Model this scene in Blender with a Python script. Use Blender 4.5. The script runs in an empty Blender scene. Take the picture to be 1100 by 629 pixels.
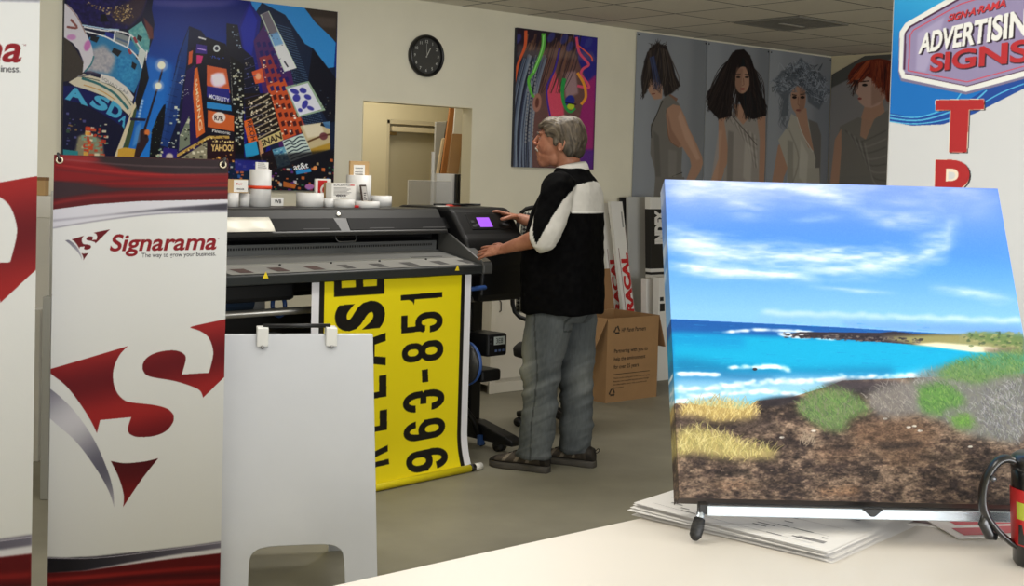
import bpy, bmesh, math, random
import numpy as np
from mathutils import Vector, Matrix
SC = bpy.context.scene
COL = SC.collection
random.seed(7)
rng = np.random.RandomState(11)
R = math.radians
# ------------------------------------------------------------------ camera
FPX, EYE, YAW, PIT, ROL, PPX, PPY = 1350., 1.55, R(40), R(-2), .028, 550., 235.
cF = np.array([math.sin(YAW)*math.cos(PIT), math.cos(YAW)*math.cos(PIT), math.sin(PIT)])
cR0 = np.array([math.cos(YAW), -math.sin(YAW), 0.])
cU0 = np.cross(cR0, cF)
cR = cR0*math.cos(ROL)+cU0*math.sin(ROL)
cU = cU0*math.cos(ROL)-cR0*math.sin(ROL)
cC = np.array([0, 0, EYE])
FW = np.array([math.sin(YAW), math.cos(YAW), 0.])
def ray(x, y): return cF+(x-PPX)/FPX*cR-(y-PPY)/FPX*cU
def on_z(x, y, z): r = ray(x, y); return cC+r*((z-EYE)/r[2])
def on_plane(x, y, p, n):
    r = ray(x, y); n = np.asarray(n, float); return cC+r*(np.dot(np.asarray(p)-cC, n)/np.dot(r, n))
def cw(xr, d, z=0.): return cR0*xr+FW*d+np.array([0, 0, z])
cam = bpy.data.cameras.new('camera'); camo = bpy.data.objects.new('camera', cam); COL.objects.link(camo)
camo.matrix_world = Matrix(((cR[0], cU[0], -cF[0], 0), (cR[1], cU[1], -cF[1], 0), (cR[2], cU[2], -cF[2], EYE), (0, 0, 0, 1)))
cam.sensor_width = 36; cam.lens = FPX/1100*36; cam.shift_y = -(314.5-PPY)/1100; cam.clip_start = .05
SC.camera = camo
# ------------------------------------------------------------------ colour, materials
def lin(c):
    o = []
    for v in c[:3]:
        v = v/255.; o.append(v/12.92 if v <= .04045 else ((v+.055)/1.055)**2.4)
    return o
MATS = {}
def mat(name, col, rough=.5, metal=0., var=0., scale=12., bump=0., spec=.5, alpha=1., trans=0., emit=0., coat=0., stretch=None):
    if name in MATS: return MATS[name]
    m = bpy.data.materials.new(name); m.use_nodes = True; nt = m.node_tree; N = nt.nodes; L = nt.links
    b = N['Principled BSDF']; c = lin(col)
    b.inputs['Base Color'].default_value = (*c, 1); b.inputs['Roughness'].default_value = rough
    b.inputs['Metallic'].default_value = metal; b.inputs['Specular IOR Level'].default_value = spec
    b.inputs['Alpha'].default_value = alpha; b.inputs['Transmission Weight'].default_value = trans
    b.inputs['Coat Weight'].default_value = coat
    if emit: b.inputs['Emission Color'].default_value = (*c, 1); b.inputs['Emission Strength'].default_value = emit
    if var or bump:
        tc = N.new('ShaderNodeTexCoord'); mp = N.new('ShaderNodeMapping'); L.new(tc.outputs['Object'], mp.inputs[0])
        if stretch: mp.inputs['Scale'].default_value = stretch
        nz = N.new('ShaderNodeTexNoise'); nz.inputs['Scale'].default_value = scale; nz.inputs['Detail'].default_value = 5
        L.new(mp.outputs[0], nz.inputs['Vector'])
        if var:
            rp = N.new('ShaderNodeValToRGB')
            rp.color_ramp.elements[0].position = .3; rp.color_ramp.elements[1].position = .7
            rp.color_ramp.elements[0].color = (*[max(0, v*(1-var)) for v in c], 1)
            rp.color_ramp.elements[1].color = (*[min(1, v*(1+var)) for v in c], 1)
            L.new(nz.outputs['Fac'], rp.inputs[0]); L.new(rp.outputs[0], b.inputs['Base Color'])
        if bump:
            bp = N.new('ShaderNodeBump'); bp.inputs['Strength'].default_value = bump; bp.inputs['Distance'].default_value = .01
            L.new(nz.outputs['Fac'], bp.inputs['Height']); L.new(bp.outputs[0], b.inputs['Normal'])
    MATS[name] = m; return m
def vmat(name, rough=.5, spec=.3, coat=0., bump=0., bscale=300., attr='ink'):
    """colour printed on a surface, kept as a mesh attribute"""
    if name in MATS: return MATS[name]
    m = bpy.data.materials.new(name); m.use_nodes = True; N = m.node_tree.nodes; L = m.node_tree.links
    b = N['Principled BSDF']; a = N.new('ShaderNodeAttribute'); a.attribute_name = attr
    L.new(a.outputs['Color'], b.inputs['Base Color'])
    b.inputs['Roughness'].default_value = rough; b.inputs['Specular IOR Level'].default_value = spec; b.inputs['Coat Weight'].default_value = coat
    if bump:
        nz = N.new('ShaderNodeTexNoise'); nz.inputs['Scale'].default_value = bscale
        tc = N.new('ShaderNodeTexCoord'); L.new(tc.outputs['Object'], nz.inputs['Vector'])
        bp = N.new('ShaderNodeBump'); bp.inputs['Strength'].default_value = bump; bp.inputs['Distance'].default_value = .003
        L.new(nz.outputs['Fac'], bp.inputs['Height']); L.new(bp.outputs[0], b.inputs['Normal'])
    MATS[name] = m; return m
# ------------------------------------------------------------------ objects
def link(o, parent=None):
    COL.objects.link(o)
    if parent is not None: o.parent = parent
    return o
def tag(o, label=None, cat=None, group=None, kind=None):
    if label: o['label'] = label
    if cat: o['category'] = cat
    if group: o['group'] = group
    if kind: o['kind'] = kind
    return o
def thing(name, label, cat, loc=(0, 0, 0), rotz=0., group=None, M=None):
    o = bpy.data.objects.new(name, None); o.empty_display_size = .1; link(o)
    if M is not None: o.matrix_world = M
    else: o.location = [float(v) for v in loc]; o.rotation_euler = (0, 0, rotz)
    return tag(o, label, cat, group)
def mworld(loc, rotz=0., tiltx=0.):
    return Matrix.Translation([float(v) for v in loc]) @ Matrix.Rotation(rotz, 4, 'Z') @ Matrix.Rotation(tiltx, 4, 'X')
def dup(root, loc, rotz, label=None):
    r = root.copy(); COL.objects.link(r); r.location = loc; r.rotation_euler = (0, 0, rotz)
    if label: r['label'] = label
    for ch in root.children:
        c = ch.copy(); COL.objects.link(c); c.parent = r
        for g in ch.children:
            d = g.copy(); COL.objects.link(d); d.parent = c
    return r
class MB:
    def __init__(s): s.v = []; s.f = []; s.m = []; s.s = []
    def add(s, vs, fs, m=0, smooth=False, M=None):
        b = len(s.v)
        for p in vs:
            p = Vector([float(a) for a in p]); s.v.append(M @ p if M is not None else p)
        for f in fs: s.f.append([b+i for i in f]); s.m.append(m); s.s.append(smooth)
        return s
    def box(s, lo, hi, m=0, M=None):
        x0, y0, z0 = lo; x1, y1, z1 = hi
        return s.add([(x0,y0,z0),(x1,y0,z0),(x1,y1,z0),(x0,y1,z0),(x0,y0,z1),(x1,y0,z1),(x1,y1,z1),(x0,y1,z1)],
              [(0,3,2,1),(4,5,6,7),(0,1,5,4),(1,2,6,5),(2,3,7,6),(3,0,4,7)], m, False, M)
    def ring(s, rings, m=0, smooth=True, closed=False, caps=True, M=None):
        """skin a list of equal-length point loops"""
        n = len(rings[0]); vs = [p for r in rings for p in r]; fs = []
        k = len(rings)
        for i in range(k if closed else k-1):
            a = i*n; b = ((i+1) % k)*n
            for j in range(n): fs.append((a+j, a+(j+1) % n, b+(j+1) % n, b+j))
        if caps and not closed:
            fs.append(tuple(reversed(range(n)))); fs.append(tuple(range((k-1)*n, k*n)))
        return s.add(vs, fs, m, smooth, M)
    def tube(s, pts, r, n=10, m=0, M=None, closed=False, smooth=True, sq=1.):
        pts = [Vector([float(a) for a in p]) for p in pts]; k = len(pts)
        rs = r if isinstance(r, (list, tuple)) else [r]*k
        rings = []; up = None
        for i, p in enumerate(pts):
            a = pts[(i-1) % k] if (closed or i > 0) else p; b = pts[(i+1) % k] if (closed or i < k-1) else p
            t = (b-a).normalized()
            if up is None: up = Vector((0, 0, 1)) if abs(t.z) < .9 else Vector((1, 0, 0))
            sd = t.cross(up).normalized(); up = sd.cross(t).normalized()
            rings.append([p+(sd*math.cos(q)*rs[i]+up*math.sin(q)*rs[i]*sq) for q in [2*math.pi*j/n for j in range(n)]])
        return s.ring(rings, m, smooth, closed, True, M)
    def cyl(s, p0, p1, r0, r1=None, n=24, m=0, M=None):
        return s.tube([p0, p1], [r0, r0 if r1 is None else r1], n, m, M)
    def lathe(s, prof, n=32, m=0, M=None, smooth=True, caps=True):
        return s.ring([[(r*math.cos(2*math.pi*j/n), r*math.sin(2*math.pi*j/n), z) for j in range(n)] for r, z in prof], m, smooth, False, caps, M)
    def prism(s, poly, y0, y1, m=0, M=None, smooth=False):
        """polygon in local x,z pushed along y"""
        n = len(poly)
        vs = [(x, y0, z) for x, z in poly]+[(x, y1, z) for x, z in poly]
        fs = [tuple(range(n)), tuple(reversed(range(n, 2*n)))]+[(i, i+n, (i+1) % n+n, (i+1) % n) for i in range(n)]
        s.add(vs, fs[:2], m, False, M); b = len(s.v)-2*n
        for f in fs[2:]: s.f.append([b+i for i in f]); s.m.append(m); s.s.append(smooth)
        return s
    def extr(s, poly, x0, x1, m=0, M=None):
        """polygon in local y,z pushed along x"""
        n = len(poly)
        vs = [(x0, y, z) for y, z in poly]+[(x1, y, z) for y, z in poly]
        return s.add(vs, [tuple(reversed(range(n))), tuple(range(n, 2*n))]+[(i, (i+1) % n, (i+1) % n+n, i+n) for i in range(n)], m, False, M)
    def text(s, body, h, M, m=0, bold=0., shear=0., w=None, align='L'):
        """flat lettering in the x,z plane of M; h is the height of the glyph box"""
        tv, tf = glyphs(body, bold, shear)
        mn, mx = tv.min(0), tv.max(0); k = h/(mx[1]-mn[1]); kx = k if w is None else w/(mx[0]-mn[0])
        wd = (mx[0]-mn[0])*kx; ox = {'L': 0, 'C': -wd/2, 'R': -wd}[align]
        return s.add([((x-mn[0])*kx+ox, 0, (y-mn[1])*k) for x, y in tv], tf, m, False, M)
    def build(s, name, mats, parent=None, bevel=0., seg=2, sub=0, angle=30):
        me = bpy.data.meshes.new(name); me.from_pydata([tuple(v) for v in s.v], [], s.f); me.validate()
        if not isinstance(mats, (list, tuple)): mats = [mats]
        for mm in mats: me.materials.append(mm)
        if len(me.polygons) == len(s.f):
            me.polygons.foreach_set('material_index', s.m); me.polygons.foreach_set('use_smooth', s.s)
        o = bpy.data.objects.new(name, me); link(o, parent)
        if bevel:
            bm = bmesh.new(); bm.from_mesh(me); bmesh.ops.remove_doubles(bm, verts=bm.verts, dist=1e-6); bmesh.ops.recalc_face_normals(bm, faces=bm.faces); bm.to_mesh(me); bm.free()
            md = o.modifiers.new('bevel', 'BEVEL'); md.width = bevel; md.segments = seg; md.limit_method = 'ANGLE'; md.angle_limit = R(angle)
        else:
            bm = bmesh.new(); bm.from_mesh(me); bmesh.ops.recalc_face_normals(bm, faces=bm.faces); bm.to_mesh(me); bm.free()
        if sub:
            md = o.modifiers.new('sub', 'SUBSURF'); md.levels = sub; md.render_levels = sub
        return o
_GL = {}
def glyphs(body, bold=0., shear=0.):
    k = (body, bold, shear)
    if k not in _GL:
        cu = bpy.data.curves.new('t', 'FONT'); cu.body = body; cu.size = 1; cu.offset = bold; cu.shear = shear; cu.dimensions = '2D'; cu.fill_mode = 'FRONT'; cu.resolution_u = 6
        o = bpy.data.objects.new('t', cu); COL.objects.link(o); dg = bpy.context.evaluated_depsgraph_get()
        me = o.evaluated_get(dg).to_mesh()
        v = np.array([(p.co.x, p.co.y) for p in me.vertices]); f = [tuple(p.vertices) for p in me.polygons]
        o.evaluated_get(dg).to_mesh_clear(); bpy.data.objects.remove(o); bpy.data.curves.remove(cu); _GL[k] = (v, f)
    return _GL[k]
def smooth_line(pts, n=8, closed=False):
    """Catmull-Rom through 2-D or 3-D points"""
    P = [np.array(p, float) for p in pts]; k = len(P); out = []
    for i in range(k if closed else k-1):
        p0 = P[(i-1) % k] if (closed or i > 0) else P[i]; p1 = P[i]; p2 = P[(i+1) % k]; p3 = P[(i+2) % k] if (closed or i+2 < k) else P[(i+1) % k]
        for j in range(n):
            t = j/n; out.append(.5*((2*p1)+(-p0+p2)*t+(2*p0-5*p1+4*p2-p3)*t*t+(-p0+3*p1-3*p2+p3)*t**3))
    if not closed: out.append(P[-1])
    return out
# ------------------------------------------------------------------ printed pictures
def vnoise(h, w, cy, cx, seed, oct=1):
    """smooth random field of about 0..1; cy, cx are cell sizes in samples"""
    out = np.zeros((h, w)); tot = 0
    for o in range(oct):
        r = np.random.RandomState(seed+o); ay = max(1., cy/2**o); ax = max(1., cx/2**o)
        gy = np.arange(h)/ay; gx = np.arange(w)/ax
        g = r.rand(int(gy[-1])+3, int(gx[-1])+3)
        iy = gy.astype(int); ix = gx.astype(int); fy = gy-iy; fx = gx-ix
        fy = (fy*fy*(3-2*fy))[:, None]; fx = (fx*fx*(3-2*fx))[None]
        a = g[iy][:, ix]; b = g[iy][:, ix+1]; c = g[iy+1][:, ix]; d = g[iy+1][:, ix+1]
        k = .5**o; out += k*((a*(1-fx)+b*fx)*(1-fy)+(c*(1-fx)+d*fx)*fy); tot += k
    return out/tot
def blur(a, r):
    r = int(r)
    if r < 1: return a
    for ax in (0, 1):
        for _ in range(2):
            p = np.concatenate([np.repeat(np.take(a, [0], ax), r+1, ax), a, np.repeat(np.take(a, [-1], ax), r, ax)], ax)
            c = np.cumsum(p, ax); n = a.shape[ax]
            a = (np.take(c, range(2*r+1, 2*r+1+n), ax)-np.take(c, range(0, n), ax))/(2*r+1)
    return a
class Pic:
    """an image drawn by code on the face of a flat thing. o: top left corner of the face, u: to its right, d: down (unit vectors)."""
    def __init__(s, o, u, d, W, H, ppm, bg=(255, 255, 255)):
        s.o = np.array(o, float); s.u = np.array(u, float); s.d = np.array(d, float); s.n = np.cross(s.u, s.d)
        s.W, s.H = W, H; s.k = ppm*2; s.w = int(W*ppm)*2; s.h = int(H*ppm)*2
        s.a = np.empty((s.h, s.w, 3)); s.a[:] = bg
    def P(s, x, y):
        q = on_plane(x, y, s.o, s.n)-s.o; return (np.dot(q, s.u)*s.k, np.dot(q, s.d)*s.k)
    def T(s, pts): return [s.P(*p) for p in pts]
    def _mask(s, P):
        P = np.array(P); x0 = max(0, int(P[:, 0].min())-1); x1 = min(s.w, int(P[:, 0].max())+2); y0 = max(0, int(P[:, 1].min())-1); y1 = min(s.h, int(P[:, 1].max())+2)
        if x1 <= x0 or y1 <= y0: return None
        X = np.arange(x0, x1)[None]+.5; Y = np.arange(y0, y1)[:, None]+.5; m = np.zeros((y1-y0, x1-x0), bool)
        for i in range(len(P)):
            ax, ay = P[i-1]; bx, by = P[i]
            if ay == by: continue
            c = (ay <= Y) != (by <= Y)
            m ^= c & (X < ax+(Y-ay)*(bx-ax)/(by-ay))
        return x0, x1, y0, y1, m
    def fill(s, P, col, a=1., soft=0.):
        r = s._mask(P)
        if r is None: return s
        x0, x1, y0, y1, m = r
        if soft:
            k = int(soft*s.k/1000.)+1; M = np.zeros((y1-y0+4*k, x1-x0+4*k)); M[2*k:2*k+y1-y0, 2*k:2*k+x1-x0] = m; M = blur(M, k)
            X0 = max(0, x0-2*k); X1 = min(s.w, x1+2*k); Y0 = max(0, y0-2*k); Y1 = min(s.h, y1+2*k)
            m = M[Y0-(y0-2*k):Y1-(y0-2*k), X0-(x0-2*k):X1-(x0-2*k)]; x0, x1, y0, y1 = X0, X1, Y0, Y1
        m = (m*a)[..., None]; c = col
        if callable(col):
            Y, X = np.mgrid[y0:y1, x0:x1]; c = col(X/s.k, Y/s.k)
        elif isinstance(col, np.ndarray) and col.ndim == 3: c = col[y0:y1, x0:x1]
        s.a[y0:y1, x0:x1] = s.a[y0:y1, x0:x1]*(1-m)+np.asarray(c, float)*m
        return s
    def poly(s, pts, col, a=1., soft=0., curve=0):
        if curve: pts = smooth_line(pts, curve, True)
        return s.fill(s.T(pts), col, a, soft)
    def ell(s, x, y, rx, ry, col, a=1., soft=0., rot=0., n=28):
        c, q = math.cos(rot), math.sin(rot)
        return s.poly([(x+rx*math.cos(t)*c-ry*math.sin(t)*q, y+rx*math.cos(t)*q+ry*math.sin(t)*c) for t in np.linspace(0, 2*math.pi, n, False)], col, a, soft)
    def line(s, pts, w0, col, w1=None, a=1., soft=0., curve=0):
        """stroke of width w0..w1 in photo pixels"""
        if curve: pts = smooth_line(pts, curve)
        P = np.array(pts, float); w1 = w0 if w1 is None else w1; k = len(P)
        if k < 2: return s
        t = np.gradient(P, axis=0); t /= np.maximum(1e-6, np.linalg.norm(t, axis=1))[:, None]; nn = np.stack([-t[:, 1], t[:, 0]], 1)
        w = np.linspace(w0, w1, k)[:, None]/2
        return s.poly(np.concatenate([P+nn*w, (P-nn*w)[::-1]]), col, a, soft)
    def text(s, body, quad, col, bold=0., shear=0., a=1., raw=False):
        tv, tf = glyphs(body, bold, shear); mn, mx = tv.min(0), tv.max(0); q = (tv-mn)/(mx-mn)
        C = np.array(quad if raw else s.T(quad)); src = np.array([(0, 1), (1, 1), (1, 0), (0, 0)], float); A = []; B = []
        for (x, y), (X, Y) in zip(src, C):
            A += [[x, y, 1, 0, 0, 0, -X*x, -X*y], [0, 0, 0, x, y, 1, -Y*x, -Y*y]]; B += [X, Y]
        h = np.linalg.solve(np.array(A), np.array(B)); dn = h[6]*q[:, 0]+h[7]*q[:, 1]+1
        P = np.stack([(h[0]*q[:, 0]+h[1]*q[:, 1]+h[2])/dn, (h[3]*q[:, 0]+h[4]*q[:, 1]+h[5])/dn], 1)
        M = np.zeros((s.h, s.w), bool)
        for f in tf:
            r = s._mask(P[list(f)])
            if r is not None: M[r[2]:r[3], r[0]:r[1]] |= r[4]
        ys, xs = np.where(M); s.a[ys, xs] = s.a[ys, xs]*(1-a)+np.array(col, float)*a
        return s
    def grain(s, amt, cell=2, seed=1, oct=2):
        s.a += ((vnoise(s.h, s.w, cell, cell, seed, oct)-.5)*2*amt)[..., None]; return s
    def mesh(s, name, m, parent, gain=1., fn=None, loc=None):
        """grid mesh in the parent's x,z plane, origin at bottom centre; fn bends it"""
        a = s.a.reshape(s.h//2, 2, s.w//2, 2, 3).mean((1, 3)); a = np.clip(a, 0, 255)/255.
        a = np.where(a <= .04045, a/12.92, ((a+.055)/1.055)**2.4)*gain
        ny, nx = a.shape[:2]; X, Z = np.meshgrid(np.linspace(-s.W/2, s.W/2, nx), np.linspace(s.H, 0, ny))
        if fn: V = fn(X, Z)
        else: V = np.stack([X, np.zeros_like(X), Z], -1)
        me = bpy.data.meshes.new(name); me.vertices.add(nx*ny); me.vertices.foreach_set('co', V.reshape(-1).astype(np.float32))
        i = np.arange(nx*ny).reshape(ny, nx); q = np.stack([i[1:, :-1], i[1:, 1:], i[:-1, 1:], i[:-1, :-1]], -1).reshape(-1, 4)
        n = len(q); me.loops.add(n*4); me.loops.foreach_set('vertex_index', q.reshape(-1).astype(np.int32)); me.polygons.add(n)
        me.polygons.foreach_set('loop_start', (np.arange(n)*4).astype(np.int32)); me.polygons.foreach_set('loop_total', np.full(n, 4, np.int32))
        me.polygons.foreach_set('use_smooth', np.ones(n, bool))
        at = me.attributes.new('ink', 'FLOAT_COLOR', 'POINT'); at.data.foreach_set('color', np.concatenate([np.clip(a, 0, 1), np.ones((ny, nx, 1))], -1).reshape(-1).astype(np.float32))
        me.update(calc_edges=True); me.materials.append(m)
        o = bpy.data.objects.new(name, me); link(o, parent)
        if loc is not None: o.location = loc
        return o
def lerp(a, b, t):
    t = np.clip(t, 0, 1)[..., None] if isinstance(t, np.ndarray) else t
    return np.asarray(a, float)*(1-t)+np.asarray(b, float)*t
# ------------------------------------------------------------------ the room
YW, ZC, X0, X1, Y0 = 7.25, 2.757, -2.2, 9.98, -3.0
DX0, DX1, DZ = 4.729, 5.674, 2.03          # the opening in the back wall
def struct(name, mb, m, parent=None, **k):
    o = mb.build(name, m, parent, **k)
    if parent is None: o['kind'] = 'structure'
    return o
wallm = mat('wall_paint', (229, 224, 203), .8, var=.03, scale=3., bump=.05)
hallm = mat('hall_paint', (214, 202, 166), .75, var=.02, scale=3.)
floorm = mat('concrete_floor', (136, 132, 116), .55, var=.16, scale=2.2, bump=.04)
def ceil_mat():
    m = bpy.data.materials.new('ceiling_tiles'); m.use_nodes = True; N = m.node_tree.nodes; L = m.node_tree.links; b = N['Principled BSDF']; b.inputs['Roughness'].default_value = .9
    tc = N.new('ShaderNodeTexCoord'); mp = N.new('ShaderNodeMapping'); mp.inputs['Location'].default_value = (-7.42, -5.67, 0); L.new(tc.outputs['Object'], mp.inputs[0])
    br = N.new('ShaderNodeTexBrick'); br.offset = 0; br.squash = 1
    for k, v in (('Scale', 1), ('Mortar Size', .009), ('Mortar Smooth', .2), ('Brick Width', .62), ('Row Height', .65), ('Bias', 0)): br.inputs[k].default_value = v
    br.inputs['Color1'].default_value = (*lin((236, 231, 219)), 1); br.inputs['Color2'].default_value = (*lin((228, 222, 209)), 1); br.inputs['Mortar'].default_value = (*lin((92, 90, 84)), 1)
    L.new(mp.outputs[0], br.inputs[0])
    nz = N.new('ShaderNodeTexNoise'); nz.inputs['Scale'].default_value = 60; L.new(tc.outputs['Object'], nz.inputs[0])
    mx = N.new('ShaderNodeMixRGB'); mx.blend_type = 'MULTIPLY'; mx.inputs[0].default_value = .12; L.new(br.outputs[0], mx.inputs[1]); L.new(nz.outputs[0], mx.inputs[2]); L.new(mx.outputs[0], b.inputs['Base Color'])
    return m
struct('floor', MB().box((X0, Y0, -.1), (X1, YW+1.6, 0)), floorm)
struct('ceiling', MB().box((X0, Y0, ZC), (X1, YW+1.6, ZC+.1)), ceil_mat())
T = .11
wb = MB(); wb.box((X0, YW, 0), (DX0, YW+T, ZC)); wb.box((DX1, YW, 0), (X1, YW+T, ZC)); wb.box((DX0, YW, DZ), (DX1, YW+T, ZC))
struct('wall_back', wb, wallm)
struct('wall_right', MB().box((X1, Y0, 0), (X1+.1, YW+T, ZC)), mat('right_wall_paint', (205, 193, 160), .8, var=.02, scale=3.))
struct('wall_left', MB().box((X0-.1, Y0, 0), (X0, YW+T, ZC)), wallm)
# shop front behind the camera: low wall, header, mullions and glass-less daylight openings
wf = MB(); wf.box((X0, Y0-.12, 0), (X1, Y0, .25)); wf.box((X0, Y0-.12, 2.5), (X1, Y0, ZC)); wf.box((X0, Y0-.12, .25), (X0+.3, Y0, 2.5)); wf.box((4.6, Y0-.12, .25), (X1, Y0, 2.5))
struct('wall_front', wf, wallm)
fr = MB()
for x in (X0+.3, -.6, .6, 1.9, 3.2, 4.55): fr.box((x, Y0-.09, .25), (x+.05, Y0-.03, 2.5))
fr.box((X0+.3, Y0-.09, .25), (4.6, Y0-.03, .3)); fr.box((X0+.3, Y0-.09, 2.45), (4.6, Y0-.03, 2.5))
w1 = struct('window_1', fr, mat('window_aluminium', (120, 122, 125), .35, .8), bevel=.004)
# hallway beyond the opening
hy = YW+1.5
hb = MB(); hx0, hx1, hz = 5.95, 6.95, 1.985
hb.box((3.9, hy, 0), (hx0, hy+.1, ZC)); hb.box((hx1, hy, 0), (7.6, hy+.1, ZC)); hb.box((hx0, hy, hz), (hx1, hy+.1, ZC))
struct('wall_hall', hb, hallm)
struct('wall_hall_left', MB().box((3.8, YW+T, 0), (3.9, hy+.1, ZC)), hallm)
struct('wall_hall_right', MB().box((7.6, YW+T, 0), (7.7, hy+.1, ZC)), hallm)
dr = struct('door_1', MB().box((hx0, hy+.06, 0), (hx1, hy+.1, hz)), mat('door_paint', (176, 166, 138), .6, var=.03, scale=4))
MB().box((hx0, hy+.0, hz-.035), (hx1, hy+.06, hz)).box((hx0, hy, 0), (hx0+.03, hy+.06, hz)).box((hx1-.03, hy, 0), (hx1, hy+.06, hz)).build('door_frame', mat('door_frame_paint', (200, 188, 156), .5), dr, bevel=.003)
MB().box((hx0+.05, hy-.01, hz-.1), (hx0+.62, hy+.06, hz-.055)).build('door_closer', mat('door_closer_paint', (205, 192, 160), .45), dr, bevel=.006)
MB().box((hx0+.03, hy+.0, hz-.13), (hx0+.1, hy+.06, hz-.1)).build('hinge', mat('brass_dull', (120, 98, 60), .4, .6), dr, bevel=.003)
jm = MB(); jm.box((DX0-.002, YW-.006, 0), (DX0+.002, YW+T, DZ)); jm.box((DX1-.004, YW-.004, 0), (DX1+.002, YW+T, DZ)); jm.box((DX0, YW-.004, DZ-.004), (DX1, YW+T, DZ+.002))
struct('trim_1', jm, mat('opening_trim', (222, 214, 186), .6))
# baseboards
bbm = mat('baseboard_vinyl', (120, 114, 102), .6)
struct('baseboard_back', MB().box((X0, YW-.012, 0), (DX0-.01, YW, .1)).box((DX1+.01, YW-.012, 0), (X1, YW, .1)), bbm, bevel=.003)
struct('baseboard_right', MB().box((X1-.012, Y0, 0), (X1, YW-.02, .1)), bbm, bevel=.003)
# ceiling vent
v = thing('ceiling_vent', 'square ceiling air vent among the tiles near the hair posters', 'vent', (7.73, 5.99, ZC))
vm = mat('vent_grille', (128, 126, 118), .6); vd = mat('vent_dark', (60, 60, 58), .8)
f = MB()
for k in (-1, 1): f.box((-.3, k*.29-.012, -.012), (.3, k*.29+.012, -.001)); f.box((k*.29-.012, -.3, -.012), (k*.29+.012, .3, -.001))
f.build('vent_frame', vm, v, bevel=.002)
MB().box((-.28, -.28, -.004), (.28, .28, -.001)).build('vent_backing', vd, v)
f = MB()
for i in range(14): y = -.26+i*.04; f.box((-.28, y-.009, -.008), (.28, y+.012, -.005))
f.build('vent_louvres', vm, v)
MB().box((-.1, .0, -.016), (.17, .04, -.012)).build('vent_tab', mat('vent_tab', (190, 186, 176), .5), v, bevel=.001)
# ------------------------------------------------------------------ light
def area(name, loc, rot, sx, sy, power, col=(1, 1, 1)):
    l = bpy.data.lights.new(name, 'AREA'); l.shape = 'RECTANGLE'; l.size = sx; l.size_y = sy; l.energy = power; l.color = col
    o = bpy.data.objects.new(name, l); COL.objects.link(o); o.location = loc; o.rotation_euler = rot; return o
area('daylight_window', (1.0, Y0-.25, 1.4), (R(90), 0, 0), 6.2, 2.2, 500, (.97, .985, 1))
area('hall_fill', (5.6, YW+.85, ZC-.05), (0, 0, 0), .9, .5, 14, (1, .93, .78))  # unseen fill light, added to brighten the hallway
for i, (x, y, e) in enumerate(((.4, 1.9, 16), (2.6, 3.6, 30), (.6, 4.6, 20), (3.4, .4, 14), (4.5, 5.2, 28), (-1, -.6, 14))):
    area('ceiling_lamp', (x, y, ZC-.03), (0, 0, 0), 1.15, .55, e, (1, .965, .91))
w = bpy.data.worlds.new('world'); SC.world = w; w.use_nodes = True
w.node_tree.nodes['Background'].inputs[0].default_value = (.8, .88, 1, 1); w.node_tree.nodes['Background'].inputs[1].default_value = .35
vs = SC.view_settings; vs.view_transform = 'Standard'; vs.look = 'None'; vs.gamma = 1; vs.exposure = -.1; vs.use_curve_mapping = False
SC.cycles.use_denoising = True
SC.cycles.max_bounces = 8; SC.cycles.diffuse_bounces = 5; SC.cycles.caustics_reflective = False; SC.cycles.caustics_refractive = False
SC.cycles.sample_clamp_indirect = 6
# ------------------------------------------------------------------ printed pictures on the walls
def wallpic(x0, x1, z0, z1, ppm, bg, off=.03):
    return Pic((x0, YW-off, z1), (1, 0, 0), (0, 0, -1), x1-x0, z1-z0, ppm, bg)
def lights(p, pts, n, cols, r=(.4, 1.1), seed=3, a=.9):
    """little lit windows scattered in a photo-pixel polygon box"""
    q = np.random.RandomState(seed); P = np.array(pts, float); (x0, y0), (x1, y1) = P.min(0), P.max(0); k = 0
    for _ in range(n*6):
        if k >= n: break
        x = q.uniform(x0, x1); y = q.uniform(y0, y1); ins = False
        for i in range(len(P)):
            ax, ay = P[i-1]; bx, by = P[i]
            if (ay <= y) != (by <= y) and x < ax+(y-ay)*(bx-ax)/(by-ay): ins = not ins
        if not ins: continue
        k += 1; w = q.uniform(*r); h = w*q.uniform(.5, 1.2); c = cols[q.randint(len(cols))]
        p.poly([(x-w, y-h), (x+w, y-h*.8), (x+w, y+h), (x-w, y+h*.8)], c, a)
# --- city at night
p = wallpic(2.665, 4.492, 1.408, 2.603, 330, (14, 45, 135))
yy = np.linspace(0, 1, p.h)[:, None, None]; xx = np.linspace(0, 1, p.w)[None, :, None]
p.a[:] = np.array((10, 22, 105))*(1-yy)+np.array((22, 112, 205))*yy+np.array((10, 40, 40))*np.clip(1-abs(xx-.36)*5, 0, 1)*yy
p.poly([(160, 0), (262, 0), (240, 7), (200, 9), (165, 6)], (120, 105, 165), .55, 14)
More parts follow.
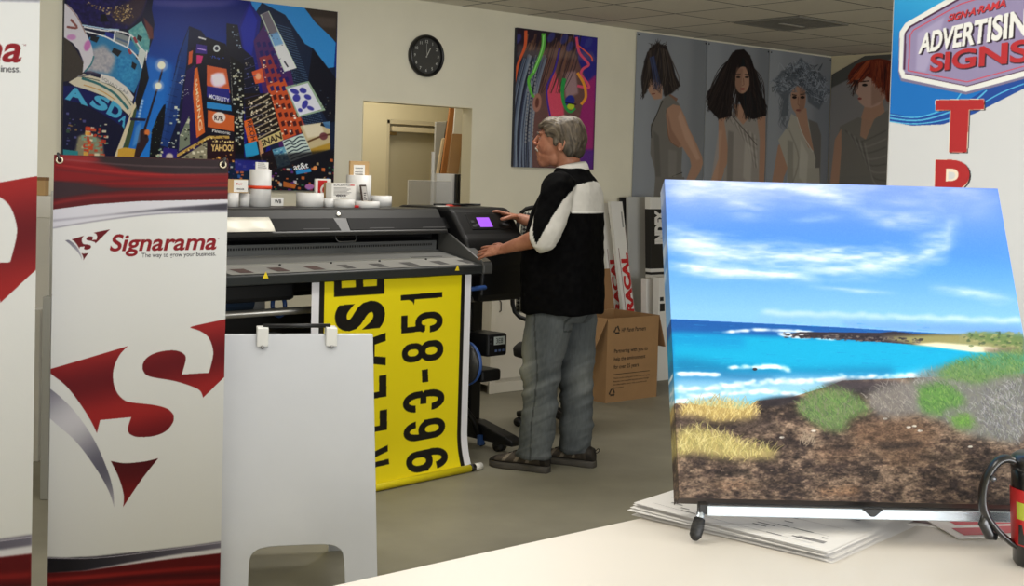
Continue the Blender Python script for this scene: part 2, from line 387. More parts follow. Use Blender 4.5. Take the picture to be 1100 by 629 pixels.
# right part: sky, roofs, towers
p.poly([(268, -3), (330, 8), (360, 46), (358, 74), (300, 120)], (52, 138, 210))
p.poly([(324, 5), (362, 12), (361, 46), (352, 37), (338, 24)], (58, 50, 46)); p.poly([(334, 18), (360, 20), (360, 30), (345, 29)], (95, 84, 78), .5, 6)
p.poly([(275, 12), (281, 3), (306, 16), (327, 47), (336, 52), (352, 73), (360, 72), (360, 208), (290, 208), (278, 100)], (24, 36, 62))
for i in range(46):
    y = 24+i*2.6; p.line([(289+i*.2, y), (312+i*.95, y+i*.12+7)], .55, (84, 116, 150), a=.8)
for i in range(14):
    x = 296+i*5; p.line([(284+i*3.1, 14+i*5.2), (318+i*3.5, 150+i*2)], .5, (12, 18, 34), a=.8)
p.poly([(335, 52), (352, 73), (361, 85), (361, 130), (352, 132), (330, 90)], (18, 20, 34))
p.poly([(254, 30), (268, 2), (280, 20), (276, 50), (292, 175), (262, 175)], (22, 26, 122)); p.poly([(258, 30), (268, 6), (276, 22), (270, 60), (262, 55)], (28, 42, 165), .8, 3)
p.poly([(258, 50), (272, 62), (288, 150), (282, 175), (266, 170)], (16, 18, 40))
lights(p, [(258, 60), (275, 68), (290, 150), (262, 160)], 60, [(120, 120, 150), (170, 160, 140), (80, 90, 160)], (.4, .9), 5)
p.poly([(272, 44), (284, 26), (290, 30), (312, 76), (326, 140), (333, 150), (300, 158), (284, 110)], (70, 34, 96))
p.poly([(278, 62), (290, 58), (330, 140), (306, 150), (290, 105)], (140, 50, 58)); p.poly([(286, 92), (305, 84), (328, 140), (304, 150)], (196, 82, 44))
for i in range(11):
    for j in range(4):
        y = 46+i*9.4; x = 275+i*2.9+j*6.2; p.poly([(x, y), (x+3.4, y-1.4), (x+5, y+3.6), (x+1.6, y+5)], (30, 24, 96) if i < 6 else (60, 22, 30), .9)
lights(p, [(276, 60), (300, 60), (328, 138), (304, 148)], 26, [(240, 220, 190), (250, 240, 230)], (.5, 1.3), 9)
p.poly([(279, 16), (288, 12), (318, 73), (305, 77)], (222, 224, 226)); p.poly([(279, 16), (288, 12), (299, 36), (288, 38)], (92, 84, 96), .85, 3); p.poly([(288, 38), (298, 34), (304, 47), (293, 50)], (90, 150, 205), .8, 3)
p.line([(305, 66), (309, 72)], 1.6, (40, 40, 60)); p.line([(280, 16), (306, 77)], .7, (205, 225, 200)); p.line([(288, 12), (318, 73)], .7, (205, 225, 200))
p.poly([(262, 100), (290, 100), (304, 150), (268, 165)], (26, 18, 20))
for i in range(8): p.line([(266+i*1.5, 112+i*5.2), (288+i*1.7, 100+i*5.2)], 1.5, (214, 196, 160), a=.75); lights(p, [(266+i, 108+i*5), (290+i, 100+i*5), (292+i, 103+i*5), (268+i, 112+i*5)], 12, [(20, 16, 18), (250, 240, 215)], (.5, 1), 20+i)
p.poly([(270, 77), (281, 73), (284, 88), (274, 90)], (214, 90, 52)); p.ell(277, 82, 3, 3.6, (240, 190, 150), .8, 2)
p.poly([(306, 93), (331, 87), (349, 118), (320, 126)], (150, 176, 150)); p.poly([(308, 95), (330, 89), (345, 117), (321, 124)], (222, 224, 236))
for (x, y, a, b) in ((316, 98, 5, 2.6), (325, 97, 4, 3), (318, 105, 4, 4), (330, 104, 4, 2.6), (327, 112, 3, 5), (333, 116, 4, 2), (322, 118, 2.5, 2)): p.ell(x, y, a, b, (44, 44, 150), .9, 1, .4)
p.poly([(322, 135), (354, 130), (354, 160), (333, 166)], (196, 180, 140)); p.poly([(324, 134), (345, 132), (348, 145), (330, 148)], (226, 218, 196), .8, 4)
p.line([(330, 152), (345, 146), (354, 144)], 2, (96, 66, 40), curve=5); p.poly([(332, 160), (354, 153), (354, 160), (333, 166)], (170, 130, 30), .8, 3); p.ell(347, 146, 4.4, 4, (100, 50, 60), .9, 1); p.line([(344, 133), (354, 136)], 3.4, (20, 20, 26)); p.poly([(346, 131), (354, 130), (354, 138), (349, 137)], (70, 120, 170), .9)
p.poly([(303, 151), (325, 143), (335, 165), (310, 174)], (196, 212, 206))
for i in range(6): p.line([(304+i*1.6, 153+i*3.6), (310+i*1.6, 150+i*3.6), (314+i*1.5, 152+i*3), (320+i*1.6, 147+i*3.6), (326+i*1.6, 147+i*3.3)], 1.3, (34, 54, 70), curve=4)
p.poly([(289, 161), (305, 157), (312, 176), (296, 181)], (96, 158, 186)); lights(p, [(290, 161), (305, 158), (311, 175), (297, 180)], 40, [(40, 90, 140), (170, 210, 220)], (.6, 1.3), 31)
p.poly([(278, 150), (301, 140), (304, 150), (281, 159)], (206, 190, 130)); p.text('SNAN', [(279, 151), (301, 141.5), (303, 149), (281, 157.5)], (50, 36, 30), .03)
p.poly([(261, 130), (270, 127), (277, 151), (267, 155)], (222, 104, 44)); p.text('RICOH', [(270, 129), (275, 150), (270, 151.5), (265, 130)], (60, 26, 30), .02)
p.poly([(262, 155), (275, 151), (278, 165), (264, 170)], (40, 152, 204)); p.poly([(277, 150), (280, 150), (286, 176), (281, 178)], (200, 150, 110))
p.poly([(280, 165), (292, 160), (298, 180), (284, 182)], (40, 18, 30)); lights(p, [(280, 162), (300, 182), (284, 186)], 16, [(200, 60, 60), (240, 200, 150)], (.5, 1), 41)
p.poly([(242, 170), (360, 160), (360, 208), (242, 208)], (18, 16, 22), .75, 5)
lights(p, [(242, 172), (300, 178), (360, 170), (360, 204), (242, 207)], 150, [(210, 180, 130), (120, 60, 150), (60, 110, 190), (230, 120, 60), (230, 230, 220), (60, 130, 90), (150, 40, 60)], (.5, 1.8), 43, .8)
p.text('at&t', [(314, 176), (330, 173.6), (331, 180), (315.5, 182.6)], (235, 238, 240), .02); p.poly([(317, 183), (333, 180.4), (334, 184), (318, 187)], (50, 140, 205)); p.ell(338, 180, 2.4, 2.4, (224, 150, 90), 1, 1)
p.ell(332, 200, 5, 3, (190, 120, 190), .9, 1); p.poly([(252, 171), (286, 172), (286, 182), (252, 184)], (40, 44, 150), .8, 3); p.poly([(304, 194), (318, 198), (316, 202), (304, 200)], (200, 110, 50), .9)
p.poly([(158, 60), (185, 70), (176, 120), (160, 168), (148, 168), (152, 110)], (36, 128, 220), .55, 14)
lights(p, [(336, 95), (356, 100), (356, 128), (342, 120)], 14, [(60, 76, 96), (120, 120, 110)], (.5, 1), 91); lights(p, [(284, 30), (300, 40), (322, 100), (306, 92)], 26, [(90, 110, 150), (60, 80, 120)], (.4, 1), 92)
for i in range(9): p.line([(256+i*1.2, 66+i*10), (272+i*1.6, 60+i*10.4)], .7, (70, 74, 130), a=.7)
# middle towers
p.poly([(243, 25), (255, 27), (262, 62), (262, 170), (243, 170)], (16, 18, 36)); lights(p, [(247, 28), (254, 28), (260, 60), (252, 46)], 14, [(150, 170, 190)], (.4, .9), 51)
p.poly([(244, 58), (250, 62), (262, 70), (262, 165), (246, 165)], (14, 14, 20)); p.line([(246.5, 62), (249, 110)], 1.2, (215, 220, 200)); lights(p, [(250, 66), (260, 74), (262, 160), (252, 150)], 70, [(220, 220, 190), (190, 200, 200)], (.4, 1.4), 53)
p.poly([(203, 28), (216, 33), (224, 44), (226, 172), (165, 172), (171, 150), (181, 110), (191, 60)], (17, 23, 54))
p.poly([(192, 60), (203, 30), (200, 70), (190, 130), (180, 158), (168, 154), (181, 110)], (22, 56, 122))
for i in range(12): p.line([(190-i*1.9, 64+i*7.4), (198-i*1.6, 66+i*7.6)], .6, (14, 28, 66), a=.8)
for i in range(7): p.line([(194-i*1.2, 60+i*4), (176-i*1.2, 150)], .45, (50, 92, 160), a=.6)
lights(p, [(196, 78), (203, 82), (196, 92), (191, 88)], 14, [(220, 220, 220)], (.4, .9), 55)
lights(p, [(184, 118), (192, 112), (192, 168), (180, 168)], 22, [(190, 205, 190), (230, 230, 205)], (.5, 1.5), 56)
p.poly([(163, 140), (170, 122), (176, 112), (178, 112), (176, 135), (169, 172), (160, 172)], (9, 12, 20)); lights(p, [(163, 140), (175, 116), (172, 170), (161, 170)], 12, [(110, 140, 110)], (.3, .6), 57)
p.poly([(205, 52), (222, 40), (242, 47), (247, 60), (252, 172), (196, 172), (202, 100)], (17, 15, 34))
p.poly([(200, 76), (210, 68), (214, 160), (190, 166)], (36, 22, 78)); lights(p, [(196, 96), (206, 96), (198, 108), (195, 108)], 12, [(200, 200, 210)], (.3, .6), 58)
p.poly([(211, 47), (222, 49), (222, 58), (210, 57)], (58, 40, 130)); p.line([(213, 40), (221, 42.4)], 1.6, (220, 220, 220)); p.line([(212, 52), (221, 54)], 1.2, (190, 160, 230)); p.poly([(211, 59), (218, 60), (216, 68), (211, 69)], (206, 52, 120))
p.poly([(203, 56), (207, 54), (206, 68), (202, 70)], (205, 90, 50)); p.poly([(222, 46), (240, 48), (241, 66), (222, 64)], (14, 13, 26)); p.ell(232.5, 52, 3.6, 3.8, (206, 212, 214)); p.ell(232.5, 52, 2, 2.2, (40, 40, 60)); lights(p, [(226, 60), (240, 62), (240, 64), (226, 62)], 10, [(60, 90, 200)], (.4, .8), 60)
p.poly([(209, 74), (212, 72), (216, 100), (220, 142), (211, 148), (207, 100)], (218, 104, 46)); p.text('SAMSUNG', [(211.5, 84), (217.5, 138), (213.5, 141), (209, 86)], (250, 214, 170), .02)
p.poly([(222, 70), (243, 74), (247, 100), (222, 96)], (206, 96, 56)); p.ell(234, 86, 8, 8, (232, 208, 240), .9, 4); p.poly([(226, 80), (240, 78), (243, 90), (230, 92)], (250, 245, 255), .7, 4); p.poly([(222, 92), (246, 96), (247, 110), (222, 104)], (40, 40, 130)); p.text('MOBILITY', [(224, 100.5), (246, 105.6), (246.4, 110.5), (224, 105.5)], (225, 225, 240), .02)
p.poly([(222, 109), (248, 113), (248.6, 119), (222, 116)], (46, 136, 205)); p.poly([(223, 118), (251, 124), (251, 141), (223, 136)], (206, 98, 48)); p.ell(235, 126, 7, 6, (240, 226, 216), 1, 1); p.text('R7R', [(230, 123.5), (240, 124.5), (240, 130), (230, 129)], (60, 26, 24), .03)
p.text('Panasonic', [(228, 138), (247, 141), (247, 144.4), (228, 141.4)], (240, 240, 235), .02)
p.poly([(222, 146), (252, 150), (252, 174), (222, 174)], (40, 18, 28)); p.line([(188, 168), (224, 147), (246, 147)], 3, (196, 158, 80)); lights(p, [(188, 168), (224, 146), (246, 145), (246, 149), (224, 150), (190, 171)], 40, [(80, 50, 30), (250, 220, 140)], (.5, 1), 61)
p.poly([(190, 172), (222, 152), (222, 174), (190, 174)], (150, 144, 120)); lights(p, [(190, 172), (222, 154), (222, 174)], 16, [(60, 60, 50), (230, 225, 200)], (.8, 2), 62)
p.text('YAHOO!', [(226.5, 154.6), (250, 155), (250, 162), (226.5, 162)], (245, 205, 130), .03); lights(p, [(225, 150), (250, 151), (250, 153), (225, 152)], 14, [(250, 226, 150)], (.6, 1), 63); lights(p, [(238, 164), (251, 163), (251, 173), (226, 173)], 16, [(250, 190, 90), (190, 120, 70)], (.5, 1.2), 64)
p.poly([(193, 145), (203, 124), (204, 155), (192, 162)], (120, 130, 112)); lights(p, [(194, 145), (203, 126), (203, 155)], 14, [(30, 30, 30), (205, 205, 180)], (.6, 1.4), 65)
p.poly([(171, 172), (176, 158), (190, 160), (190, 172)], (40, 30, 120)); p.ell(182, 168, 4, 4, (225, 210, 190), .9, 2); lights(p, [(166, 172), (174, 152), (176, 172)], 16, [(220, 215, 180), (160, 190, 160)], (.5, 1.4), 66)
# left: curved screen building
p.poly([(60, -4), (165, -4), (163, 10), (166, 26), (164, 42), (156, 66), (150, 84), (146, 100), (143, 116), (138, 135), (132, 150), (126, 170), (60, 170)], (14, 16, 48))
p.poly([(96, 40), (122, 36), (142, 44), (156, 58), (152, 80), (144, 100), (122, 84), (98, 76), (88, 76)], (46, 120, 168))
vn = vnoise(p.h, p.w, 9, 9, 5, 3); p.poly([(90, 56), (112, 48), (126, 62), (118, 80), (98, 77), (88, 76)], np.stack([150+70*vn, 140+60*vn, 150+40*vn], -1), .85, 12); p.poly([(124, 58), (142, 60), (149, 78), (143, 98), (126, 84)], np.stack([16+60*vn, 92+80*vn, 160+50*vn], -1), .8, 8)
p.poly([(138, 33), (152, 23), (161, 40), (160, 56), (152, 60), (142, 44)], np.stack([60+70*vn, 130+60*vn, 140+40*vn], -1)); p.poly([(154, 18), (164, 30), (165, 42), (160, 42), (156, 28)], (120, 60, 50), .8, 2)
for q in ([(98, 38), (107, 40), (104, 46), (97, 43)], [(122, 51), (131, 55), (127, 61), (120, 56)], [(142, 66), (147, 69), (145, 75), (141, 72)], [(148, 37), (153, 40), (151, 45), (147, 42)], [(146, 58), (153, 60), (151, 66), (146, 63)]): p.poly(q, (26, 28, 34))
p.poly([(113, 34), (122, 36), (122, 42), (114, 40)], (34, 44, 130)); p.poly([(125, 34), (139, 40), (138, 50), (123, 44)], (130, 138, 140)); p.line([(125, 41), (138, 46)], 2, (80, 100, 130))
for q in ([(90, 29), (113, 33), (124, 33), (141, 38), (150, 50), (158, 58)], [(90, 33), (112, 39), (124, 45), (138, 52), (148, 62), (153, 73)], [(158, 54), (156, 66), (152, 73)], [(124, 33), (122, 45)], [(140, 38), (137, 51)]): p.line(q, 1.5, (226, 226, 226), curve=5)
for q in ([(144, 40), (147, 46)], [(138, 53), (141, 58)]): p.line(q, 3, (150, 60, 70)); p.poly([(140, 44), (144, 46), (142, 51), (139, 49)], (40, 110, 170)); p.poly([(150, 52), (157, 56), (154, 72), (148, 62)], (206, 212, 206), .85)
p.poly([(72, -2), (159, -2), (153, 16), (144, 26), (136, 31), (120, 31), (92, 27), (79, 18), (73, 5)], np.stack([14+26*vn, 10+22*vn, 44+60*vn], -1)); p.poly([(118, 12), (146, -2), (158, -2), (152, 16), (140, 28), (124, 24)], (62, 46, 50), .8, 6)
lights(p, [(92, 2), (118, 8), (140, 4), (144, 18), (132, 26), (112, 14), (94, 5)], 120, [(176, 146, 84), (120, 96, 60), (214, 190, 130)], (.4, 1), 70, .8); p.poly([(108, 16), (113, 15), (117, 23), (108, 24)], (10, 10, 20))
p.line([(88, 27), (112, 31), (128, 32)], 1.4, (170, 200, 225), curve=4)
p.poly([(73, 42), (83, 55), (90, 68), (90, 78), (80, 86), (66, 88), (66, 40)], (62, 56, 52))
p.poly([(66, 2), (74, 6), (83, 16), (92, 34), (99, 50), (101, 62), (97, 71), (89, 78), (90, 66), (85, 54), (78, 46), (66, 38)], (206, 202, 210)); p.ell(94, 49, 3.4, 6, (186, 92, 168), .8, 3, .3); p.ell(77, 40, 5, 3, (190, 110, 180), .7, 3); p.line([(72, 29), (83, 30), (76, 21)], 2.4, (130, 74, 70), curve=4); p.line([(72, 5), (83, 18), (92, 36)], 1, (150, 120, 110), curve=4); p.line([(91, 77), (98, 69), (101, 60)], 1.6, (60, 120, 130), curve=4)
p.poly([(74, 88), (90, 79), (108, 84), (126, 92), (138, 104), (144, 113), (139, 124), (128, 114), (112, 103), (96, 97), (80, 92)], (206, 198, 176))
p.line([(88, 84), (106, 90), (124, 101), (138, 117)], 2.6, (40, 104, 108), curve=6); p.line([(86, 82), (108, 87), (128, 97), (141, 113)], .9, (70, 80, 70), curve=6); p.line([(90, 91), (108, 97), (124, 107)], .9, (190, 140, 60), curve=6); p.line([(84, 82), (98, 80)], 1.6, (110, 110, 116))
p.poly([(107, 87), (109, 79), (122, 83), (136, 93), (144, 104), (142, 109), (132, 99), (120, 91)], (214, 210, 204)); p.text('SQUAD CAR', [(110, 82), (139, 99.5), (138, 103), (109.5, 85.5)], (120, 118, 118))
p.poly([(66, 92), (80, 92), (98, 98), (116, 107), (139, 126), (136, 138), (112, 123), (92, 112), (66, 106)], (14, 20, 84))
for ch, q in (('A', [(74, 93), (91, 96), (95, 114), (70, 106)]), ('S', [(104, 101), (119.5, 106.5), (113.5, 121), (95, 113)]), ('D', [(121, 107.5), (133.5, 116.5), (127, 129), (114, 121.5)]), ('A', [(132.5, 123), (137, 125), (133.5, 138), (127, 129.5)])): p.text(ch, q, (72, 164, 204), .05)
lights(p, [(70, 118), (92, 128), (92, 168), (70, 168)], 30, [(150, 120, 70), (90, 90, 150), (200, 200, 190), (60, 90, 60)], (.5, 1.8), 71, .8); p.poly([(84, 146), (96, 142), (110, 150), (112, 168), (80, 168)], (190, 180, 130), .7, 5)
lights(p, [(92, 134), (114, 132), (118, 150), (110, 168), (88, 168)], 60, [(206, 70, 40), (226, 170, 70), (190, 60, 40), (230, 220, 190), (120, 160, 140)], (.8, 2.8), 72, .85); p.poly([(68, 160), (84, 162), (84, 168), (68, 168)], (40, 130, 140))
p.poly([(146, 106), (148, 108), (142, 128), (128, 170), (122, 170), (138, 128)], (212, 200, 168)); p.poly([(144, 118), (148, 112), (143, 140), (136, 166), (130, 166)], (60, 78, 52))
p.poly([(127, 160), (134, 158), (148, 160), (146, 170), (126, 170)], (206, 160, 60)); p.poly([(145, 108), (156, 60), (160, 84), (148, 120)], (14, 16, 26))
p.line([(176, 66), (172, 84), (160, 124), (152, 150), (148, 170)], 1.5, (34, 26, 40), 3.4, curve=4); p.poly([(150, 140), (157, 136), (160, 150), (150, 168), (144, 168)], (46, 30, 36)); p.ell(158, 142, 3, 3.4, (220, 120, 60), 1, 2); p.ell(157, 146, 1.6, 2, (40, 20, 20))
for x, y, r in ((173.4, 70, 4.2), (170, 92, 3.6)): p.ell(x, y, r*1.7, r*1.7, (200, 200, 230), .5, 4); p.ell(x, y, r, r, (255, 244, 216), 1, 1)
for i in range(7): p.ell(153-i*.75, 108+i*3.4, 1.5, 1.5, (190, 215, 240), .85, 2)
p.poly([(140, 126), (157, 127), (156, 130), (140, 129)], (30, 30, 60)); p.poly([(146, 136), (152, 130), (150, 152), (142, 158)], (120, 170, 215), .5, 4)
p.poly([(60, 169), (246, 172), (246, 214), (60, 214)], (22, 22, 34), 1, 4); lights(p, [(60, 170), (246, 174), (246, 210), (60, 210)], 130, [(210, 180, 130), (220, 160, 60), (60, 110, 190), (230, 120, 60), (230, 230, 220), (150, 40, 60)], (.8, 2.6), 81, .75)
for i in range(5): p.poly([(130+i*22, 186), (134+i*22, 180), (144+i*22, 180), (149+i*22, 186), (149+i*22, 194), (129+i*22, 194)], (206, 160, 50), .9, 2)
p.grain(5, 2, 9)
t = thing('city_print', 'large glossy print of neon city towers at night on the back wall', 'wall print', (3.5785, YW-.03, 1.408))
canm = vmat('gloss_print', .3, .28, .0)
p.mesh('print_face', canm, t, 1.15)
MB().box((-.9135, .001, 0), (.9135, .028, 1.195)).build('mounting_panel', mat('panel_dark_edge', (30, 32, 46), .5), t)
# --- painted face
p = wallpic(6.057, 6.886, 1.611, 2.65, 330, (46, 36, 60))
p.poly([(545, 25), (645, 35), (640, 190), (540, 185)], (40, 30, 44))
p.poly([(615, 35), (645, 40), (640, 110), (628, 100), (622, 70)], (44, 40, 130), 1, 6); p.poly([(622, 95), (640, 80), (636, 190), (618, 190)], (150, 40, 110), 1, 8); p.poly([(624, 160), (638, 160), (636, 190), (620, 190)], (70, 40, 130), .8, 8)
p.poly([(574, 62), (600, 44), (618, 58), (627, 80), (629, 100), (624, 118), (620, 140), (612, 185), (570, 185), (572, 110)], (104, 74, 72), 1, 5)
p.poly([(586, 92), (596, 76), (604, 98), (606, 124), (590, 128)], (214, 76, 104), .95, 5); p.poly([(604, 78), (618, 76), (621, 100), (608, 106)], (168, 138, 144), .8, 7)
for i in range(60):
    x = 560+i*.95; q = np.random.RandomState(i); x0 = x+q.uniform(-2, 2); p.line([(x0+6, 40+q.uniform(-4, 10)), (x0, 66+q.uniform(-8, 8)), (x0-10+q.uniform(-4, 4), 100)], q.uniform(.8, 2), [(84, 56, 44), (60, 42, 42), (120, 84, 64), (40, 30, 40)][q.randint(4)], .5, a=.7, curve=4)
p.poly([(546, 60), (560, 55), (580, 54), (576, 78), (572, 110), (566, 140), (566, 186), (540, 186)], (44, 46, 62), .9, 5)
for i in range(26): q = np.random.RandomState(100+i); x = 549+i*.95; p.line([(x+14, 62+q.uniform(-4, 4)), (x+5, 96), (x-1, 140), (x+q.uniform(-3, 1), 182)], q.uniform(.9, 1.9), [(92, 106, 130), (58, 66, 92), (132, 146, 164), (34, 36, 52)][q.randint(4)], a=.8, curve=5)
for i in range(3):
    for k in range(22): p.ell(576-i*3.6-k*.2, 66+k*3.9+i*2, 1, 1.5, (150, 150, 150), .75)
p.ell(577, 110, 4.6, 10, (160, 112, 98), 1, 2, .1); p.ell(577, 110, 2, 5.4, (90, 50, 46), .9, 2, .1)
p.poly([(556, 48), (636, 56), (640, 66), (600, 62), (556, 62)], (150, 130, 118), .35, 10)
p.line([(565, 33), (564, 50), (557, 68), (553, 88), (551, 98)], 3.4, (206, 92, 56), 2, curve=6); p.line([(584, 36), (583, 52), (574, 76), (568, 86), (571, 100), (574, 104)], 4.6, (92, 178, 66), 2.4, curve=6); p.line([(584, 38), (582, 54), (573, 78)], 1.2, (150, 220, 130), curve=6)
p.line([(601, 52), (596, 74), (588, 92), (588, 108), (591, 124)], 1.9, (64, 48, 150), curve=6)
p.line([(619, 40), (622, 56), (630, 66), (632, 70), (626, 74), (624, 80), (630, 88), (632, 94), (620, 92)], 2.8, (216, 80, 112), curve=6); p.line([(620, 48), (634, 60), (636, 66)], 1.4, (230, 96, 60), curve=5)
p.line([(620, 78), (627, 90), (629, 104), (624, 112)], 3, (226, 150, 52), curve=6); p.line([(606, 84), (604, 98), (606, 112), (612, 120), (618, 116)], 4.4, (44, 148, 74), 2, curve=6); p.ell(612, 108, 5, 6, (34, 44, 140), 1, 2, .3); p.ell(613, 114, 4, 3.4, (176, 202, 50), 1, 1); p.line([(607, 110), (619, 112)], 1.2, (20, 16, 30))
for x, y in ((556, 42), (592, 40), (606, 42), (612, 50), (632, 46)): p.ell(x, y, 3.4, 6, (60, 66, 140), .7, 4, .5)
p.grain(7, 3, 4)
t = thing('portrait_print', 'dark portrait print of a face streaked with bright paint, above the man', 'wall print', (6.4715, YW-.03, 1.611))
p.mesh('print_face', canm, t, 1.2); MB().box((-.4145, .001, 0), (.4145, .028, 1.039)).build('mounting_panel', mat('panel_dark_edge', (30, 32, 46), .5), t)
# --- hair posters
def strands(p, roots, tips, n, w, cols, seed, bend=3., a=.85):
    """hair: n strokes from a polyline of roots to a polyline of tips"""
    q = np.random.RandomState(seed); r = np.array(smooth_line(roots, 8)); e = np.array(smooth_line(tips, 8))
    for i in range(n):
        u = q.rand(); A = r[int(u*(len(r)-1))]; B = e[int(np.clip(u+q.normal(0, .05), 0, 1)*(len(e)-1))]
        m = (A+B)/2+q.normal(0, bend, 2); p.line([A, m, B+q.normal(0, 1.5, 2)], w, cols[q.randint(len(cols))], w*.3, a=a, curve=4)
PBG = (146, 150, 156)
ppaper = vmat('poster_paper', .6, .25)
def poster(x0, x1, z0=.72, z1=2.742):
    p = wallpic(x0, x1, z0, z1, 250, PBG, .012)
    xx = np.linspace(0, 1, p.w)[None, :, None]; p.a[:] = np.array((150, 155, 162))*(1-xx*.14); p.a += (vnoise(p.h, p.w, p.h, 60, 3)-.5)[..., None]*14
    return p
def hang(p, x0, x1, label, z0=.72):
    t = thing('hair_poster', label, 'poster', ((x0+x1)/2, YW-.012, z0), 0, 'tall hair salon posters in the far corner')
    p.mesh('poster_sheet', ppaper, t, 1.0)
    for k in (-1, 1): MB().lathe([(.008, 0), (.007, .003), (.003, .005)], 10, M=Matrix.Translation((k*((x1-x0)/2-.02), -.001, 2.0)) @ Matrix.Rotation(R(90), 4, 'X')).build('pin', mat('pin_black', (30, 30, 32), .4), t)
    return t
SK = (176, 138, 116); SKD = (132, 98, 82); DR = (134, 130, 124)
E1, E2, E3, E4 = 7.344, 8.207, 9.048, 9.97
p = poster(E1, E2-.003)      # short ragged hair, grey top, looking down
p.poly([(712, 108), (720, 101), (728, 106), (724, 116), (714, 118)], SKD); p.poly([(694, 82), (704, 80), (712, 92), (711, 106), (703, 107), (697, 98)], SK, 1, 2)
p.poly([(718, 102), (729, 111), (732, 118), (733, 158), (731.8, 181), (734, 200), (738, 300), (700, 300), (704.7, 195), (703.4, 181), (698.8, 165), (699.3, 149), (699, 134), (706, 122), (710, 108)], (118, 115, 110), 1, 1)
p.poly([(716, 117), (723, 112), (730.4, 114), (736, 126), (740, 138), (748, 154), (754, 168), (755, 175), (752, 184), (744, 197), (740, 215), (730, 215), (736, 196), (742.6, 178), (741, 170.5), (733, 157.5), (729, 158.5), (719.6, 151.6), (717, 138), (715.2, 124)], SK, 1, 1)
p.line([(716, 118), (717, 138), (720, 151), (729, 158)], 1, SKD, curve=4); p.poly([(717, 120), (722, 140), (732, 156), (728, 158), (719, 150)], SKD, .55, 4); p.line([(712, 108), (705, 124), (700, 136), (700, 148)], 1, (60, 58, 56), curve=4)
p.poly([(731, 118), (740, 140), (752, 170), (748, 172), (736, 150), (728, 126)], (208, 172, 150), .5, 4); p.line([(733, 185), (722, 189), (734, 201)], .8, (30, 30, 32))
p.poly([(702, 140), (708, 146), (710, 190), (704, 190)], (92, 90, 86), .6, 5); p.poly([(718, 160), (727, 162), (726, 200), (718, 200)], (142, 139, 134), .5, 5)
p.poly([(704, 190), (735, 190), (746, 330), (694, 330)], (116, 113, 108), 1, 1)
p.poly([(692, 66), (698, 52), (706, 46), (716, 50), (722, 66), (726, 82), (731, 92), (722, 100), (714, 104), (712, 92), (704, 86), (697, 84), (694, 100), (690, 104), (692, 86)], (42, 36, 34), 1, 2)
strands(p, [(696, 56), (708, 50), (718, 56)], [(690, 106), (700, 92), (714, 102), (731, 94)], 80, 1.3, [(34, 28, 28), (60, 50, 46), (44, 40, 44), (80, 70, 64)], 1); strands(p, [(702, 54), (712, 52)], [(698, 46), (708, 44), (717, 48)], 24, 1, [(34, 28, 28), (60, 50, 46)], 2, 1)
strands(p, [(698, 62), (703, 60)], [(702, 98), (710, 96)], 12, 1.3, [(62, 72, 108), (50, 56, 84)], 3, 1); p.line([(700, 101), (704, 100.5)], 1, (120, 60, 56))
hang(p, E1, E2-.003, 'poster of a woman with short ragged hair in grey sleeveless top, leftmost of the row')
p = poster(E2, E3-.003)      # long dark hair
p.poly([(772, 122), (784, 118), (786, 160), (776, 190), (768, 210), (758, 210), (772, 170)], SK, 1, 1); p.poly([(812, 104), (822, 112), (822, 160), (820, 210), (812, 210), (814, 150)], SK, 1, 1)
p.poly([(786, 120), (800, 122), (812, 120), (816, 150), (814, 220), (778, 260), (780, 190), (782, 160), (778, 130)], (158, 152, 146), 1, 2)
for i in range(12): q = np.random.RandomState(i); p.line([(784+i*2.4, 128+i*1.5), (796+i*1.6, 142+i*4), (813, 150+i*5)], 1.4, [(120, 114, 110), (186, 180, 172)][i % 2], a=.6, curve=4, soft=2)
p.poly([(778, 180), (814, 180), (822, 335), (768, 335)], (156, 150, 144), 1, 1)
p.poly([(788, 112), (802, 112), (806, 124), (798, 134), (790, 124)], SK, 1, 1); p.line([(786, 124), (798, 138), (813, 156)], 1, (96, 90, 86), curve=4)
p.poly([(784, 62), (790, 54), (799, 53), (806, 60), (809, 80), (812, 96), (822, 108), (823, 124), (808, 128), (800, 122), (790, 100), (789, 82), (796, 72), (790, 74), (786, 100), (786, 124), (772, 128), (761, 116), (760, 98), (774, 90), (780, 76)], (30, 24, 25), 1, 1)
strands(p, [(784, 64), (788, 56), (794, 62)], [(759, 104), (762, 118), (776, 128), (792, 124)], 120, 1.2, [(26, 20, 22), (54, 42, 40), (40, 34, 36), (14, 12, 14)], 5); strands(p, [(798, 56), (806, 62), (808, 72)], [(800, 126), (812, 128), (824, 120)], 100, 1.2, [(26, 20, 22), (54, 42, 40), (40, 34, 36), (20, 30, 34)], 6); 
p.ell(797.5, 86, 8, 14.5, SK, 1, 1, .05); p.poly([(790, 72), (798, 74), (796, 100), (790, 96)], SKD, .5, 4)
for x in (793, 802): p.ell(x, 83, 2.2, 1.1, (40, 30, 28)); p.line([(x-2.6, 80), (x+2.6, 79.6)], .8, (50, 36, 32))
p.line([(798.4, 84), (799, 91), (797, 92)], .9, SKD); p.ell(797.6, 95.6, 2.8, 1.2, (150, 84, 78))
strands(p, [(790, 58), (794, 60)], [(788, 72), (787, 104)], 26, 1.3, [(30, 22, 24), (50, 40, 38)], 7, .8); strands(p, [(800, 58), (805, 64)], [(806, 84), (809, 108)], 26, 1.3, [(30, 22, 24), (50, 40, 38)], 17, .8); p.poly([(786, 60), (792, 54), (800, 54), (806, 61), (804, 66), (798, 62), (792, 70), (788, 82), (785, 76)], (32, 25, 26), 1, 1)
p.poly([(782, 140), (788, 142), (786, 220), (780, 220)], (112, 108, 104), .6, 5); p.poly([(800, 150), (808, 158), (806, 200), (798, 190)], (196, 190, 182), .5, 6); p.poly([(772, 140), (776, 140), (770, 200), (762, 206)], (206, 170, 148), .35, 4)
